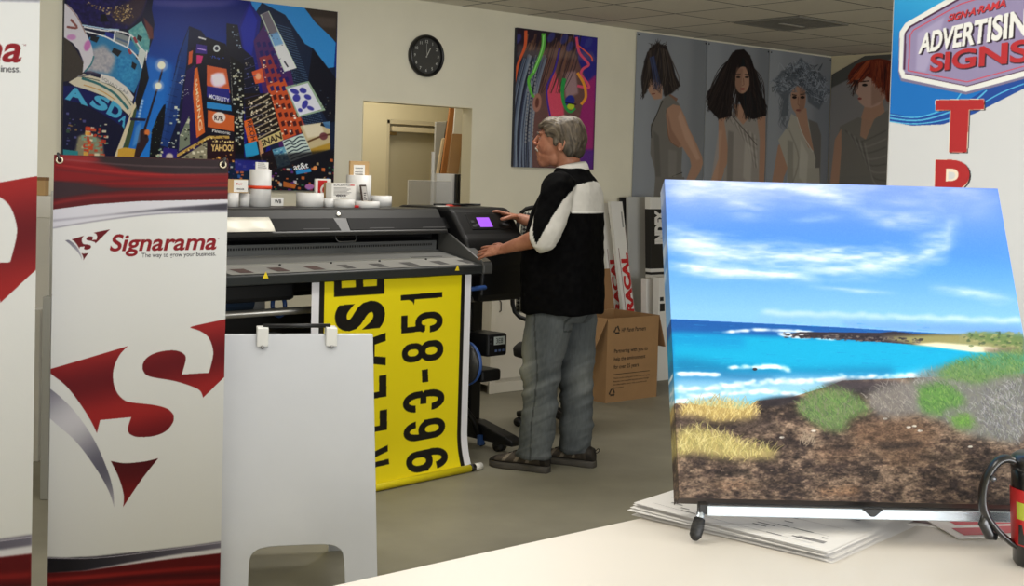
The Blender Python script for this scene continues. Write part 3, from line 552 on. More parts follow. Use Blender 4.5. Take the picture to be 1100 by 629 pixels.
hang(p, E2, E3-.003, 'poster of a woman with long flaring dark hair and pale satin dress')
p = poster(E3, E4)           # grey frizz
p.poly([(836, 156), (848, 146), (852, 166), (842, 190), (838, 215), (826, 215)], SK, 1, 1)
p.poly([(850, 122), (860, 128), (866, 126), (870, 134), (878, 136), (882, 145), (880, 220), (846, 300), (846, 180), (836, 150), (846, 136)], (176, 172, 160), 1, 1); p.poly([(868, 128), (878, 132), (882, 145), (880, 220), (874, 220), (876, 170), (874, 164)], (110, 108, 104), 1, 2)
p.poly([(846, 180), (880, 180), (884, 340), (838, 340)], (172, 168, 156), 1, 1)
p.poly([(854, 118), (866, 116), (868, 134), (874, 162), (868, 158), (858, 136)], SK, 1, 1); p.line([(856, 126), (862, 144), (873, 163)], 1, (200, 196, 186), curve=4); p.line([(848, 140), (858, 170), (850, 200)], 1.4, (140, 136, 128), a=.7, curve=4, soft=2)
p.ell(857.4, 106, 8.2, 16, SK, 1, 1); p.poly([(859, 94), (866, 96), (864, 116), (858, 122)], SKD, .5, 3)
for x in (853.4, 862): p.ell(x, 104.6, 2.4, 1.5, (34, 28, 28)); p.line([(x-2.6, 101.6), (x+2.4, 102.6 if x < 858 else 101)], 1.2, (70, 54, 50))
p.line([(857.4, 104), (857, 112), (858.6, 113.6)], .8, SKD); p.ell(857.4, 118.4, 2.5, 1.2, (130, 78, 74))
q = np.random.RandomState(8)
p.poly([(834, 84), (840, 76), (852, 72), (860, 62), (872, 74), (884, 82), (886, 104), (880, 118), (868, 110), (866, 96), (856, 92), (848, 98), (846, 124), (838, 126), (842, 108), (834, 98)], (92, 98, 106), .9, 5)
for i in range(420):
    a = q.uniform(-math.pi*1.05, .55); r = q.uniform(.2, 1); x = 860+28*r*math.cos(a); y = 96+30*r*math.sin(a)
    if abs(x-857.4) < 7.4 and y > 94: continue
    d = q.normal(0, 3.4, (2, 2)); p.line([(x, y), (x+d[0, 0], y+d[0, 1]), (x+d[1, 0], y+d[1, 1])], .9, [(58, 64, 72), (128, 136, 146), (164, 172, 182), (84, 92, 102)][q.randint(4)], .4, a=.75, curve=3)
for i in range(40): x = q.uniform(838, 848); y = q.uniform(98, 130); p.line([(x, y), (x-2, y+6), (x+1, y+11)], .8, (90, 96, 104), .3, a=.6, curve=3)
p.poly([(846, 150), (852, 152), (852, 200), (846, 200)], (134, 131, 122), .6, 5); p.poly([(860, 150), (868, 166), (866, 200), (858, 190)], (206, 203, 192), .5, 5)
hang(p, E3, E4, 'poster of a woman with silver frizzy hair in cream dress, third in the row')
# red hair, on the right wall, its top edge sagging
yr = on_plane(889, 92, (X1-.012, 0, 0), (1, 0, 0)); p = Pic((X1-.012, YW-.02, 2.74), (0, -1, 0), (0, 0, -1), 1.25, 2.0, 250, (134, 132, 132))
p.poly([(886, 70), (960, 30), (960, 62), (886, 98)], (84, 84, 80), 1, 3)
p.poly([(930, 110), (948, 108), (952, 130), (936, 136), (924, 130)], SK, 1, 1); p.poly([(902, 136), (922, 126), (936, 130), (954, 118), (954, 215), (896, 300), (894, 200), (900, 160)], (122, 119, 113), 1, 1)
p.poly([(898, 190), (956, 186), (970, 350), (888, 350)], (120, 117, 111), 1, 1)
p.poly([(897, 150), (904, 138), (904, 160), (900, 215), (890, 215)], SK, 1, 1); p.poly([(926, 124), (940, 126), (930, 150), (924, 146)], SK, .9, 1)
for i in range(8): p.line([(908+i*3, 140+i*2), (924+i*2, 152+i*6), (952, 140+i*9)], 1.6, [(92, 90, 86), (150, 147, 141)][i % 2], a=.6, curve=4, soft=2)
p.poly([(921, 84), (930, 74), (944, 78), (952, 92), (950, 106), (944, 113), (936, 116), (929, 115), (923, 110), (921.6, 106), (922.4, 103), (918, 98.6), (921.6, 92)], (190, 156, 140), 1, 1); p.poly([(936, 92), (950, 92), (948, 108), (936, 114)], (150, 116, 100), .6, 4)
p.ell(929, 91.4, 3, 1.5, (40, 32, 34)); p.line([(924, 88), (934, 87)], 1.3, (60, 40, 34)); p.line([(921.4, 92), (918.4, 98)], .9, (150, 116, 102)); p.ell(923.6, 106, 2.2, 1.3, (140, 72, 70)); p.ell(947, 99, 2, 4, (176, 132, 112))
p.poly([(911, 82), (914, 76), (920, 69), (930, 65), (944, 63), (960, 66), (960, 112), (952, 108), (951, 98), (948, 92), (943, 95), (940, 86), (930, 82), (920, 85), (914, 90)], (112, 44, 28), 1, 1)
strands(p, [(926, 68), (936, 65), (946, 66)], [(911, 86), (917, 92), (928, 84)], 80, 1.2, [(140, 58, 34), (92, 34, 24), (168, 80, 46), (70, 28, 22)], 9, 1.4); strands(p, [(936, 66), (946, 65), (956, 70)], [(938, 88), (946, 97), (955, 112)], 80, 1.2, [(120, 48, 30), (80, 30, 24), (52, 24, 22), (150, 70, 42)], 19, 1.4); strands(p, [(918, 86), (922, 86)], [(913, 96), (917, 104)], 14, .9, [(50, 30, 26)], 10, 1)
t = thing('hair_poster', 'poster of a woman with short copper red hair, on the side wall of the corner', 'poster', (X1-.012, YW-.645, .74), R(-90), 'tall hair salon posters in the far corner')
o = p.mesh('poster_sheet', ppaper, t, 1.0)
bm = bmesh.new(); bm.from_mesh(o.data); zz = lambda x: 1.845+(x+.625)*.44
bmesh.ops.delete(bm, geom=[v for v in bm.verts if v.co.z > zz(v.co.x)], context='VERTS'); bm.to_mesh(o.data); bm.free()
# --- clock
t = thing('wall_clock', 'round black wall clock with white numerals reading one o clock', 'clock', (5.236, YW, 2.372), R(0))
cm = mat('clock_black', (16, 16, 17), .35); Q = Matrix.Rotation(R(90), 4, 'X')
MB().lathe([(.142, 0), (.148, .008), (.149, .03), (.142, .042), (.132, .044), (.126, .036), (.125, .02)], 56, M=Q, caps=False).build('clock_rim', cm, t)
MB().lathe([(.126, 0), (.126, .021), (.0, .0211)], 48, M=Q, smooth=False).build('clock_face', mat('clock_grey', (62, 62, 60), .5), t)
white = mat('clock_white', (205, 205, 198), .5)
for h in range(1, 13):
    a = R(90-30*h); r = .101; MB().text(str(h), .021, Matrix.Translation((r*math.cos(a), -.0225, r*math.sin(a)-.0105)), 0, .006, align='C').build('numeral', white, t)
for name, a, l, wd, c in (('hour_hand', 62, .062, .006, white), ('minute_hand', 93, .085, .004, mat('clock_hand_grey', (150, 150, 146), .5))):
    MB().prism([(-.012, -wd/2), (l, -wd/3), (l, wd/3), (-.012, wd/2)], -.0015, .0015, M=Matrix.Translation((0, -.027, 0)) @ Matrix.Rotation(R(-a), 4, 'Y')).build(name, c, t)
# ------------------------------------------------------------------ pull-up banners, boards, foreground
def axes(rot): return np.array([math.cos(rot), math.sin(rot), 0.]), np.array([-math.sin(rot), math.cos(rot), 0.])
BW, BH, BZ = .56, 1.545, .03
ba = R(-25); bu, bv = axes(ba); bp = cw((150-550)/1350*4.2, 4.2)
pc = bp+bu*.006
def banner_art():
    p = Pic(pc-bu*BW/2+np.array([0, 0, BZ+BH]), bu, (0, 0, -1), BW, BH, 640, (226, 227, 226))
    ww = np.linspace(0, 1, p.w)[None, :]; X0_, X1_ = 57, 246
    red = (128, 20, 24)
    p.poly([(50, 158), (250, 162), (250, 214), (150, 216), (100, 219.5), (50, 226)], (92, 22, 26))
    p.poly([(60, 160), (250, 162), (250, 190), (180, 188), (140, 183), (95, 171)], (44, 32, 36), 1, 4)
    p.poly([(50, 170), (95, 174), (140, 184), (190, 188), (250, 188), (250, 192), (160, 192), (100, 195), (50, 194)], red, .95, 3); p.poly([(50, 158), (80, 162), (110, 172), (90, 176), (50, 172)], (140, 36, 38), 1, 4)
    p.poly([(100, 196), (160, 194), (250, 192), (250, 201), (160, 203), (120, 200)], red, .95, 3); p.line([(60, 182), (140, 190), (250, 197)], 2.2, (92, 30, 34), .8, .7, 2, curve=5); p.line([(60, 177), (150, 187), (250, 187)], 1.2, (205, 62, 56), a=.6, soft=2, curve=5)
    p.poly([(50, 194), (90, 197), (120, 202), (250, 201), (250, 204), (140, 204), (95, 208), (50, 215)], (54, 36, 42), 1, 3); p.line([(90, 198), (150, 200), (250, 196)], 2, (84, 28, 32), a=.7, soft=2, curve=5)
    p.line([(50, 220), (110, 211), (250, 206)], 3, (150, 40, 40), a=.6, soft=3, curve=5); p.line([(60, 170.5), (150, 178), (250, 180)], 1, (150, 120, 120), a=.45, soft=1, curve=4)
    p.poly([(50, 226), (100, 219.5), (150, 216), (250, 214), (250, 228), (180, 229), (110, 236), (50, 246)], (214, 213, 222))
    p.poly([(50, 236.5), (110, 231), (180, 223), (250, 218), (250, 226), (180, 226), (120, 231), (50, 239)], lambda x, y: lerp((170, 168, 180), (66, 64, 74), (x/BW-.15)*1.3), 1, 2)
    p.line([(50, 246), (110, 236.5), (170, 229.6), (250, 226.6)], 1.3, (140, 138, 150), a=.9, soft=1, curve=6)
    # mark: red wedge cut by an S, with a silver blade
    z = lambda L: [(50+x/2.86, 330+y/2.86) for x, y in L]
    def rnd(L):
        Q = [np.array(q, float) for q in L]; n = len(Q); cor = []
        for i in range(n):
            a_ = Q[i]-Q[i-1]; b_ = Q[(i+1) % n]-Q[i]; cs = a_@b_/(np.linalg.norm(a_)*np.linalg.norm(b_)+1e-9); cor.append(cs < math.cos(R(48)))
        k0 = cor.index(True); idx = [(k0+i) % n for i in range(n+1)]; out = []; seg = [Q[idx[0]]]
        for i in idx[1:]:
            seg.append(Q[i])
            if cor[i]: out += smooth_line(seg, 6)[:-1]; seg = [Q[i]]
        return [tuple(q) for q in out]
    A = z([(0, 192), (110, 160), (250, 118), (225, 145), (207, 185), (205, 225), (215, 258), (236, 282), (262, 291), (330, 299), (372, 311), (390, 330), (388, 352), (365, 380), (325, 395), (278, 397), (255, 388), (249, 372), (260, 336), (165, 345), (155, 385), (135, 345), (100, 290), (60, 240), (20, 208)])
    B = z([(440, 62), (480, 50)])+[(319, 327)]+z([(480, 277), (470, 255), (440, 240), (390, 225), (318, 212), (298, 197), (295, 175), (310, 152), (345, 136), (390, 131), (418, 140), (427, 158), (415, 205), (498, 200), (510, 150), (508, 120), (495, 90), (470, 72)])
    Cc = z([(197, 470), (240, 477), (300, 472), (343, 462), (290, 530), (235, 612), (237, 575), (222, 522)])
    S = z([(-132, 214), (-60, 205), (0, 240), (55, 285), (100, 335), (150, 412), (188, 500), (204, 560), (208, 614), (190, 560), (150, 490), (90, 410), (17, 345), (-40, 285)])
    grd = lambda x, y: lerp((158, 36, 36), (104, 18, 26), np.clip(.5+.5*np.sin(y*26+x*6), 0, 1))
    slv = lambda x, y: lerp((98, 96, 112), (206, 204, 212), np.clip(.5+.5*np.sin(y*14+x*9+1.2), 0, 1))
    sm = lambda L: [(90.4+.1527*(x-137.4), 253.1+.1527*(y-371.3)) for x, y in L]
    for f in (lambda L: L, sm):
        p.poly(f(rnd(A)), grd); p.poly(f(rnd(B)), grd); p.poly(f(rnd(Cc)), lambda x, y: lerp((124, 22, 24), (78, 12, 18), np.sin(y*20)*.5+.5)); p.poly(f(rnd(S)), slv)
    p.text('Signarama', [(119, 251.6), (233.2, 249.6), (231.6, 273.8), (117.2, 275.8)], (138, 22, 32), .022, .16)
    p.text('The way to grow your business.', [(152, 271.6), (231.6, 270), (231.6, 276), (151.8, 277.8)], (52, 50, 56), .008)
    p.text('TM', [(232.2, 256), (235, 255.8), (235, 257), (232.2, 257.2)], (120, 60, 66))
    # foot of the design
    p.poly([(48, 597), (68, 598), (102, 596.8), (159, 591), (204.5, 585.5), (248, 578.6), (248, 760), (48, 760)], (224, 223, 228))
    p.poly([(48, 597), (68, 598), (102, 596.8), (159, 591), (204.5, 585.5), (248, 578.6), (248, 586), (182, 596), (136, 604), (91, 612), (48, 615)], lambda x, y: lerp((24, 22, 28), (120, 116, 132), x/BW*1.05-.1), 1, 2)
    p.line([(48, 598), (102, 598.4), (159, 592.6), (248, 580.4)], 1, (176, 172, 186), a=.8, curve=5)
    p.poly([(48, 614), (91, 612), (136, 606), (182, 600), (248, 591.6), (248, 760), (48, 760)], (92, 14, 17), 1, 1)
    p.line([(48, 622), (130, 616), (248, 606)], 5, (168, 40, 34), 2, .8, 4, curve=6); p.line([(48, 634), (120, 622), (248, 614)], 4, (58, 10, 16), 3, .8, 4, curve=6); p.line([(48, 640), (150, 628), (248, 622)], 4, (150, 34, 30), a=.7, soft=4, curve=6); p.line([(48, 655), (150, 640), (248, 636)], 8, (50, 10, 14), a=.8, soft=5, curve=6); p.line([(48, 668), (150, 655), (248, 650)], 6, (150, 34, 30), a=.7, soft=5, curve=6)
    return p
vinyl = vmat('banner_vinyl', .55, .15, 0, .04, 120)
def banner_stand(name, label, loc, rot, sc, mesh=None):
    t = thing(name, label, 'banner', loc, rot)
    if mesh is None:
        o = banner_art().mesh('banner_sheet', vinyl, t, .82, lambda X, Z: np.stack([X, .004*np.sin(X*9+1)*np.cos(Z*2)-.003*np.exp(-((Z-1.35)/.2)**2)*np.sin(X*16), Z], -1), (0, 0, BZ))
    else:
        o = bpy.data.objects.new('banner_sheet', mesh); link(o, t); o.location = (0, 0, BZ*sc); o.scale = (sc, 1, sc)
    w, h = BW*sc, BH*sc; z0 = BZ*sc; g = mat('grommet_brass', (196, 186, 160), .3, .8); bk = mat('stand_black', (20, 20, 22), .45)
    for kx in (-1, 1):
        for zz in (z0+.018, z0+h-.018):
            Mx = Matrix.Translation((kx*(w/2-.018), -.004, zz)) @ Matrix.Rotation(R(90), 4, 'X')
            MB().tube([(.0095*math.cos(a), .0095*math.sin(a), 0) for a in np.linspace(0, 2*math.pi, 18, False)], .0032, 8, M=Mx, closed=True).build('grommet', g, t)
            s_ = 1 if zz > 1 else -1
            MB().tube([(kx*(w/2-.018), .01, zz), (kx*(w/2-.019), -.008, zz), (kx*(w/2-.016), -.011, zz+s_*.008), (kx*(w/2-.012), .0, zz+s_*.022), (kx*(w/2-.02), .02, zz+s_*.014)], .0042, 8).build('corner_hook', bk, t)
    for kx in (-1, 1): MB().tube([(-kx*(w/2-.02), .02, z0+.01), (0, .06, z0+h*.52), (kx*(w/2-.02), .022, z0+h-.012)], .006, 8).build('stand_rod', bk, t)
    f = MB(); f.cyl((0, .055, z0+h*.5), (0, .22, .012), .008); f.cyl((0, .055, z0+h*.5), (0, .09, z0+h*.52), .02); f.lathe([(.016, 0), (.018, .012), (.008, .02)], 12, M=Matrix.Translation((0, .22, 0))); f.build('rear_leg', bk, t)
    for kx in (-1, 1): MB().lathe([(.014, 0), (.016, .01), (.007, .03*sc+.006)], 12, M=Matrix.Translation((kx*(w/2-.03), .02, 0))).build('foot', bk, t)
    return t, o
t, bo = banner_stand('banner_stand', 'full white and red banner with dark red header, left of the yellow print', pc, ba, 1.)
SCL = 1.46; ld = 3.88; lp = cw((39-550)/1350*ld, ld)-bu*BW*SCL/2
banner_stand('banner_stand', 'taller banner cut off by the left edge, only its right strip showing', lp, ba, SCL, bo.data)
# --- A-frame board
aa = R(-26); au, av = axes(aa); ap = cw((321-550)/1350*4.71, 4.71)
t = thing('sidewalk_board', 'blank white A-frame sidewalk board with black carry rod, before the printer', 'sign board', ap-av*.0, aa)
wp = mat('white_board', (186, 189, 194), .28, var=.02, scale=6, coat=.2); wh = mat('white_plastic', (222, 222, 218), .4)
AW, AZ, AL = .577, .926, .3
def board_panel(sgn):
    f = MB(); arch = smooth_line([(-.172, .0), (-.168, .15), (-.15, .19), (-.105, .205), (0, .207), (.105, .205), (.15, .19), (.168, .15), (.172, .0)], 4)
    L = math.hypot(AZ, AL); out = [(-AW/2, 0), (-AW/2, L), (AW/2, L), (AW/2, 0)]+[(x, z) for x, z in reversed(arch)]
    f.prism(out, -.006, .006, M=Matrix.Translation((0, sgn*AL, 0)) @ Matrix.Rotation(math.atan2(AL, AZ)*sgn, 4, 'X'))
    return f
board_panel(-1).build('front_panel', wp, t, bevel=.002)
q = board_panel(1); q.v = [Vector((p.x, p.y+.03, p.z)) for p in q.v]; q.build('rear_panel', wp, t, bevel=.002)
for x in (-.125, .13):
    f = MB(); f.box((x-.021, -.028, AZ-.04), (x+.021, -.006, AZ+.03)); f.box((x-.021, -.006, AZ+.006), (x+.021, .036, AZ+.03)); f.box((x-.021, .034, AZ-.04), (x+.021, .05, AZ+.03)); hg = f.build('hinge', wh, t, bevel=.003)
    MB().lathe([(.007, 0), (.007, .003), (.003, .004)], 12, M=Matrix.Translation((x, -.033, AZ-.04)) @ Matrix.Rotation(R(90), 4, 'X')).build('screw', mat('zinc', (150, 150, 150), .35, .8), hg)
MB().cyl((-.122, .012, AZ+.034), (.128, .012, AZ+.034), .008).build('carry_rod', mat('stand_black', (20, 20, 22)), t)
# --- tall advertising sign behind the canvas
sa = R(-40-10); su, sv = axes(sa); sd = 3.6; SW, SH, SZ = .62, 2.18, .06
s0 = cw((951.5-550)/1350*sd, sd); sp = s0+su*SW/2
p = Pic(s0+np.array([0, 0, SZ+SH]), su, (0, 0, -1), SW, SH, 560, (206, 206, 204))
yy = np.linspace(0, 1, p.h)[:, None, None]; xx = np.linspace(0, 1, p.w)[None, :, None]
p.poly([(930, -140), (1220, -140), (1220, 40), (1100, 95), (1047, 122), (1013, 133.6), (980, 135), (930, 126)], lambda x, y: lerp((70, 190, 226), (0, 106, 184), (y-.05)*3-x*.9+.1))
p.poly([(930, 116), (985, 127), (1024, 118), (1055, 98), (1100, 78), (1220, 36), (1220, 42), (1100, 95), (1047, 122), (1013, 133.6), (980, 135), (930, 126)], (14, 66, 146))
for L, w_ in (([(945, 121), (985, 126), (1020, 114), (1034, 98)], 1.3), ([(945, 125), (990, 129), (1040, 112), (1060, 97)], 1.6), ([(945, 128.6), (985, 133), (1030, 124), (1075, 100), (1100, 90)], 1.2)): p.line(L, w_, (96, 196, 232), a=.85, curve=6)
p.poly([(966, 36), (973, 26), (1030, -7), (1060, -16), (1152, -42), (1160, -34), (1154, 62), (1148, 72), (1038, 101.5), (968, 87), (965.4, 78)], (120, 112, 140))
p.poly([(967, 34), (973, 25), (1030, -8), (1060, -17), (1150, -44), (1158, -36), (1152, 60), (1146, 70), (1038, 98.6), (969, 84), (966, 76)], (230, 229, 222))
p.poly([(971.5, 38), (977, 29.5), (1031, -1), (1060, -9), (1146, -35), (1152, -30), (1147, 57), (1142, 64), (1039, 92.6), (973, 79), (970, 74)], (146, 134, 168)); p.line([(971.6, 75), (973, 36), (978, 29), (1031, -1), (1060, -9)], 2, (72, 34, 62)); p.line([(972, 79), (1039, 92.6), (1142, 64)], 1, (72, 34, 62))
p.line([(976, 76), (1039, 88), (1140, 60), (1146, -28), (1060, -4)], 1.1, (206, 66, 82)); p.line([(976, 76), (978, 38), (981.6, 32.4), (1032, 4.6), (1060, -4)], 1.1, (206, 66, 82)); p.poly([(986, 36), (1015, 18), (1004, 56), (994, 78), (984, 76)], (186, 178, 206), .5, 2)
def lettered(body, q, c, sh, dx, dy, b, s=0, rim=None):
    p.text(body, [(x+dx, y+dy) for x, y in q], sh, b+.01, s); p.text(body, [(x+dx*.5, y+dy*.5) for x, y in q], sh, b+.01, s)
    if rim: p.text(body, q, rim, b+.03, s); q = [(q[0][0]+.5, q[0][1]+.4), (q[1][0]-.5, q[1][1]+.4), (q[2][0]-.5, q[2][1]-.4), (q[3][0]+.5, q[3][1]-.4)]
    p.text(body, q, c, b, s)
lettered('SIGN·A·RAMA', [(1019.4, 16), (1081.4, -1.6), (1080.4, 7.4), (1017.6, 24)], (206, 52, 56), (50, 24, 40), .8, .7, .03, .14)
lettered('ADVERTISING', [(990, 36), (1127, 3), (1126, 34.5), (986.6, 58.4)], (236, 234, 226), (38, 22, 34), 2, 1.2, .035)
lettered('SIGNS', [(1000, 58.4), (1108, 41), (1107, 66), (998.5, 77.4)], (180, 38, 42), (46, 24, 36), 1.4, 1.3, .03)
tc_ = (172, 30, 30)
def block(poly): p.poly([(x+1.6, y+1.2) for x, y in poly], (40, 26, 26)); p.line(poly+[poly[0]], 1.3, (240, 222, 196)); p.poly(poly, tc_)
block([(1005.5, 107.6), (1057, 106.8), (1057, 117.4), (1041, 117.8), (1038.5, 163.4), (1019.4, 163.4), (1021.4, 118), (1005, 118.4)])
for i, ch in enumerate('RADE'):
    y = 171+i*64; lettered(ch, [(1004.6-i*1.6, y), (1055-i*1.2, y), (1054-i*1.4, y+57), (1003-i*1.8, y+57)], tc_, (40, 26, 26), 1.6, 1.2, .02, 0, (240, 222, 196))
t = thing('advertising_sign', 'tall blue and white trade sign with red letters behind the beach canvas', 'sign', sp, sa)
p.mesh('sign_face', vmat('sign_print', .55, .15), t, .68, None, (0, 0, SZ))
MB().box((-SW/2, .001, SZ), (SW/2, .02, SZ+SH)).build('sign_panel', mat('foam_board_edge', (200, 200, 198), .6), t, bevel=.002)
for k in (-1, 1): MB().box((k*(SW/2-.04)-.02, -.12, 0), (k*(SW/2-.04)+.02, .16, .06)).build('base_foot', mat('stand_black', (20, 20, 22)), t, bevel=.006)
# ------------------------------------------------------------------ counter
CZ, CY = 1.07, 1.232
t = thing('reception_counter', 'glossy white counter top at the lower right', 'counter', (1.45, .82, 0))
MB().box((-1.15, -.38, CZ-.035), (1.55, CY-.82, CZ)).build('counter_top', mat('white_laminate', (222, 216, 207), .42, coat=.0, var=.01, scale=2), t, bevel=.006)
cb = mat('counter_body', (206, 203, 196), .5)
MB().box((-1.1, -.3, .08), (1.5, CY-.82-.05, CZ-.035)).build('counter_front', cb, t, bevel=.003)
MB().box((-1.1, -.26, 0), (1.5, CY-.82-.09, .08)).build('plinth', mat('plinth_dark', (40, 38, 36), .6), t)
# --- beach canvas on a small easel
VW, VH, VT, VL = .512, .486, .045, 28
va = R(-38.5); vu, vv = axes(va); vb = cw(.236+.256, 1.69, 1.121)
VM = mworld(vb, va, R(-VL)); vd_ = -np.array(VM.to_3x3() @ Vector((0, 0, 1)))
p = Pic(vb-vu*VW/2-vd_*VH, vu, vd_, VW, VH, 1250, (90, 150, 230))
h, w = p.h, p.w; Yp = np.zeros((h, w))
def P2(x, y): a, b = p.P(x, y); return a/w, b/h
# sky
yy = np.linspace(0, 1, h)[:, None]; xx = np.linspace(0, 1, w)[None]
p.a[:] = lerp((92, 132, 226), (74, 142, 230), np.repeat(np.clip(yy*3.4, 0, 1), w, 1)); hz = P2(880, 340)[1]
p.a[:] = lerp(p.a, np.full((h, w, 3), (126, 182, 238.)), np.repeat(np.clip((yy-.24)/.2, 0, 1), w, 1))
n1 = vnoise(h, w, 60, 260, 21, 5); n2 = vnoise(h, w, 26, 120, 22, 5); wisp = vnoise(h, w, 12, 90, 23, 4)
def cloud(line, thick, amt, seed, col=(222, 232, 246)):
    """soft cloud band along a photo-pixel polyline"""
    L = np.array([P2(x, y) for x, y in smooth_line(line, 6)]); L = L[np.argsort(L[:, 0])]
    yc = np.interp(xx[0], L[:, 0], L[:, 1]); ends = np.clip((xx[0]-L[0, 0])*9+.15, 0, 1)*np.clip((L[-1, 0]-xx[0])*9+.15, 0, 1)
    nz = vnoise(h, w, 40, 150, seed, 5); nz2 = vnoise(h, w, 16, 70, seed+50, 4)
    d = np.abs(yy-yc[None]-(nz-.5)*thick*1.5)/thick
    m = np.clip(1.12-d*.8, 0, 1)**1.7*ends[None]*np.clip(.12+nz2*1.25, 0, 1)*amt*.95; p.a[:] = lerp(p.a, np.full((h, w, 3), col, float), m)
p.poly([(700, 180), (1080, 190), (1080, 240), (1000, 236), (900, 222), (800, 228), (700, 240)], (172, 188, 240), .38, 22)
cloud([(700, 203), (760, 205), (800, 212), (830, 216)], .06, .75, 30, (210, 220, 246)); cloud([(700, 190), (800, 196), (870, 204), (910, 214), (925, 214)], .06, .95, 31, (226, 234, 248)); cloud([(760, 200), (850, 196), (930, 196), (1000, 200), (1070, 206)], .05, .6, 32, (176, 192, 242))
cloud([(705, 246), (760, 264), (820, 272), (890, 278), (960, 276), (1010, 262), (1022, 246), (1030, 240)], .05, .9, 33, (226, 236, 248)); cloud([(705, 255), (760, 270), (800, 274)], .04, .85, 34, (230, 238, 250))
cloud([(708, 286), (770, 290), (830, 294), (880, 298)], .025, 1.1, 35, (216, 230, 248)); cloud([(860, 288), (920, 289), (965, 292)], .02, .8, 36); cloud([(990, 196), (1010, 222), (1020, 244)], .07, .7, 37, (206, 214, 246)); cloud([(915, 226), (960, 238), (1012, 236)], .035, .7, 38, (190, 206, 246))
cloud([(1000, 308), (1040, 314), (1090, 322)], .024, .8, 39, (206, 226, 248)); cloud([(850, 236), (880, 234), (905, 232)], .016, .5, 40); cloud([(1040, 230), (1060, 222), (1075, 216)], .03, .5, 41, (176, 196, 244)); cloud([(940, 220), (970, 214), (1000, 224)], .03, .6, 44, (196, 208, 246))
cloud([(870, 308), (930, 312), (960, 314)], .01, .5, 42); cloud([(1070, 276), (1080, 278)], .01, .5, 43)
q = np.random.RandomState(4)
for i in range(170):
    x = 822+i*1.62; b = 338+(x-822)*.033; y = b-q.uniform(1, 5)*min(1, .35+.65*(.5+.5*math.sin(i*.31))); p.ell(x, y, q.uniform(3, 7), q.uniform(1.5, 3.4), (228, 236, 246), .15, 2)
p.poly([(815, 338), (900, 338.6), (1000, 344), (1100, 349), (1100, 362), (900, 350), (815, 345)], (128, 178, 232), .8, 5); p.poly([(905, 345), (1100, 349), (1100, 362), (905, 350)], (104, 152, 218), .8, 4)
# sea
p.poly([(690, 341.3), (720, 342.2), (900, 351), (1010, 357.6), (1110, 362), (1110, 470), (690, 470)], (22, 84, 158)); p.poly([(690, 356), (740, 357.6), (860, 362), (1060, 370), (1110, 380), (1110, 470), (690, 470)], (10, 160, 206), 1, 3)
p.poly([(690, 356), (800, 360), (800, 372), (690, 368)], (8, 124, 190), .6, 6)
p.poly([(690, 384), (740, 384), (790, 392), (860, 396), (960, 394), (960, 404), (860, 402), (800, 404), (690, 404)], (12, 110, 160), .8, 6); p.poly([(690, 400), (760, 399), (900, 402), (960, 402), (930, 416), (690, 416)], (70, 134, 186), .8, 5)
for i in range(240): x = q.uniform(712, 1010); y = q.uniform(346, 412); p.line([(x, y), (x+q.uniform(3, 14), y+.4)], q.uniform(.4, 1), [(40, 110, 180), (10, 130, 190), (60, 180, 220)][q.randint(3)], .3, .28)
p.poly([(690, 409), (740, 408), (800, 410), (850, 405), (905, 406), (950, 406), (1000, 396), (990, 410), (900, 420), (860, 428), (800, 434), (690, 436)], (150, 196, 226), .9, 6)
def foam(L, wd, n, seed, c=(244, 248, 252)):
    q = np.random.RandomState(seed); S = smooth_line(L, 10)
    for i in range(n): x, y = S[int(q.rand()*(len(S)-1))]; p.ell(x+q.normal(0, 2), y+q.normal(0, wd*.4), q.uniform(2, 6), q.uniform(.5, 1.5), c, q.uniform(.2, .6), 1)
foam([(730, 401), (752, 401), (772, 402)], 1.8, 60, 1); foam([(786, 394), (812, 394), (832, 393), (848, 397)], 2.2, 70, 2); foam([(720, 419), (770, 415), (820, 410), (880, 408), (920, 406), (985, 402)], 4, 240, 3); foam([(722, 432), (760, 424), (820, 420), (860, 424)], 4, 120, 4); foam([(785, 356), (815, 354), (850, 355), (868, 357)], 1, 60, 5); foam([(838, 358), (860, 362), (900, 364)], .8, 30, 6)
p.line([(775, 402), (800, 404), (830, 404)], 2, (24, 96, 140), a=.6, soft=2, curve=4); p.ell(811, 396, 2.6, 1.6, (44, 40, 50))
# headland, beach, far scrub
p.poly([(840, 359), (860, 356), (900, 356.5), (945, 357), (960, 355.6), (985, 358), (1030, 360), (1030, 366), (985, 370), (960, 368), (900, 363.5), (860, 362)], (48, 42, 50)); p.poly([(945, 362), (1000, 359), (1042, 358), (1100, 362), (1100, 380), (1040, 372), (985, 370)], (146, 142, 92), .95, 2)
for i in range(160): x = q.uniform(842, 990); y = 359+(x-842)*.045+q.uniform(-2.4, 3); p.ell(x, y, q.uniform(.8, 3), q.uniform(.4, 1.1), [(30, 28, 36), (80, 70, 72), (110, 100, 96), (220, 226, 232)][q.randint(4) if x < 862 else q.randint(3)], .7)
p.poly([(980, 369), (1006, 367.4), (1040, 370), (1072, 373), (1072, 378), (1048, 378), (1010, 373)], (232, 220, 190), 1, 1); p.poly([(1054, 374), (1092, 372), (1100, 380), (1066, 380)], (120, 100, 92), .8, 2)
p.poly([(1038, 357), (1060, 356), (1085, 357.4), (1100, 358), (1100, 372), (1075, 370), (1040, 362)], (96, 120, 72), .9, 2)
for i in range(70): x = q.uniform(1035, 1098); y = q.uniform(356, 372); p.ell(x, y, q.uniform(1, 3), q.uniform(.6, 1.6), [(70, 96, 54), (130, 140, 84), (60, 76, 60), (160, 156, 110)][q.randint(4)], .6)
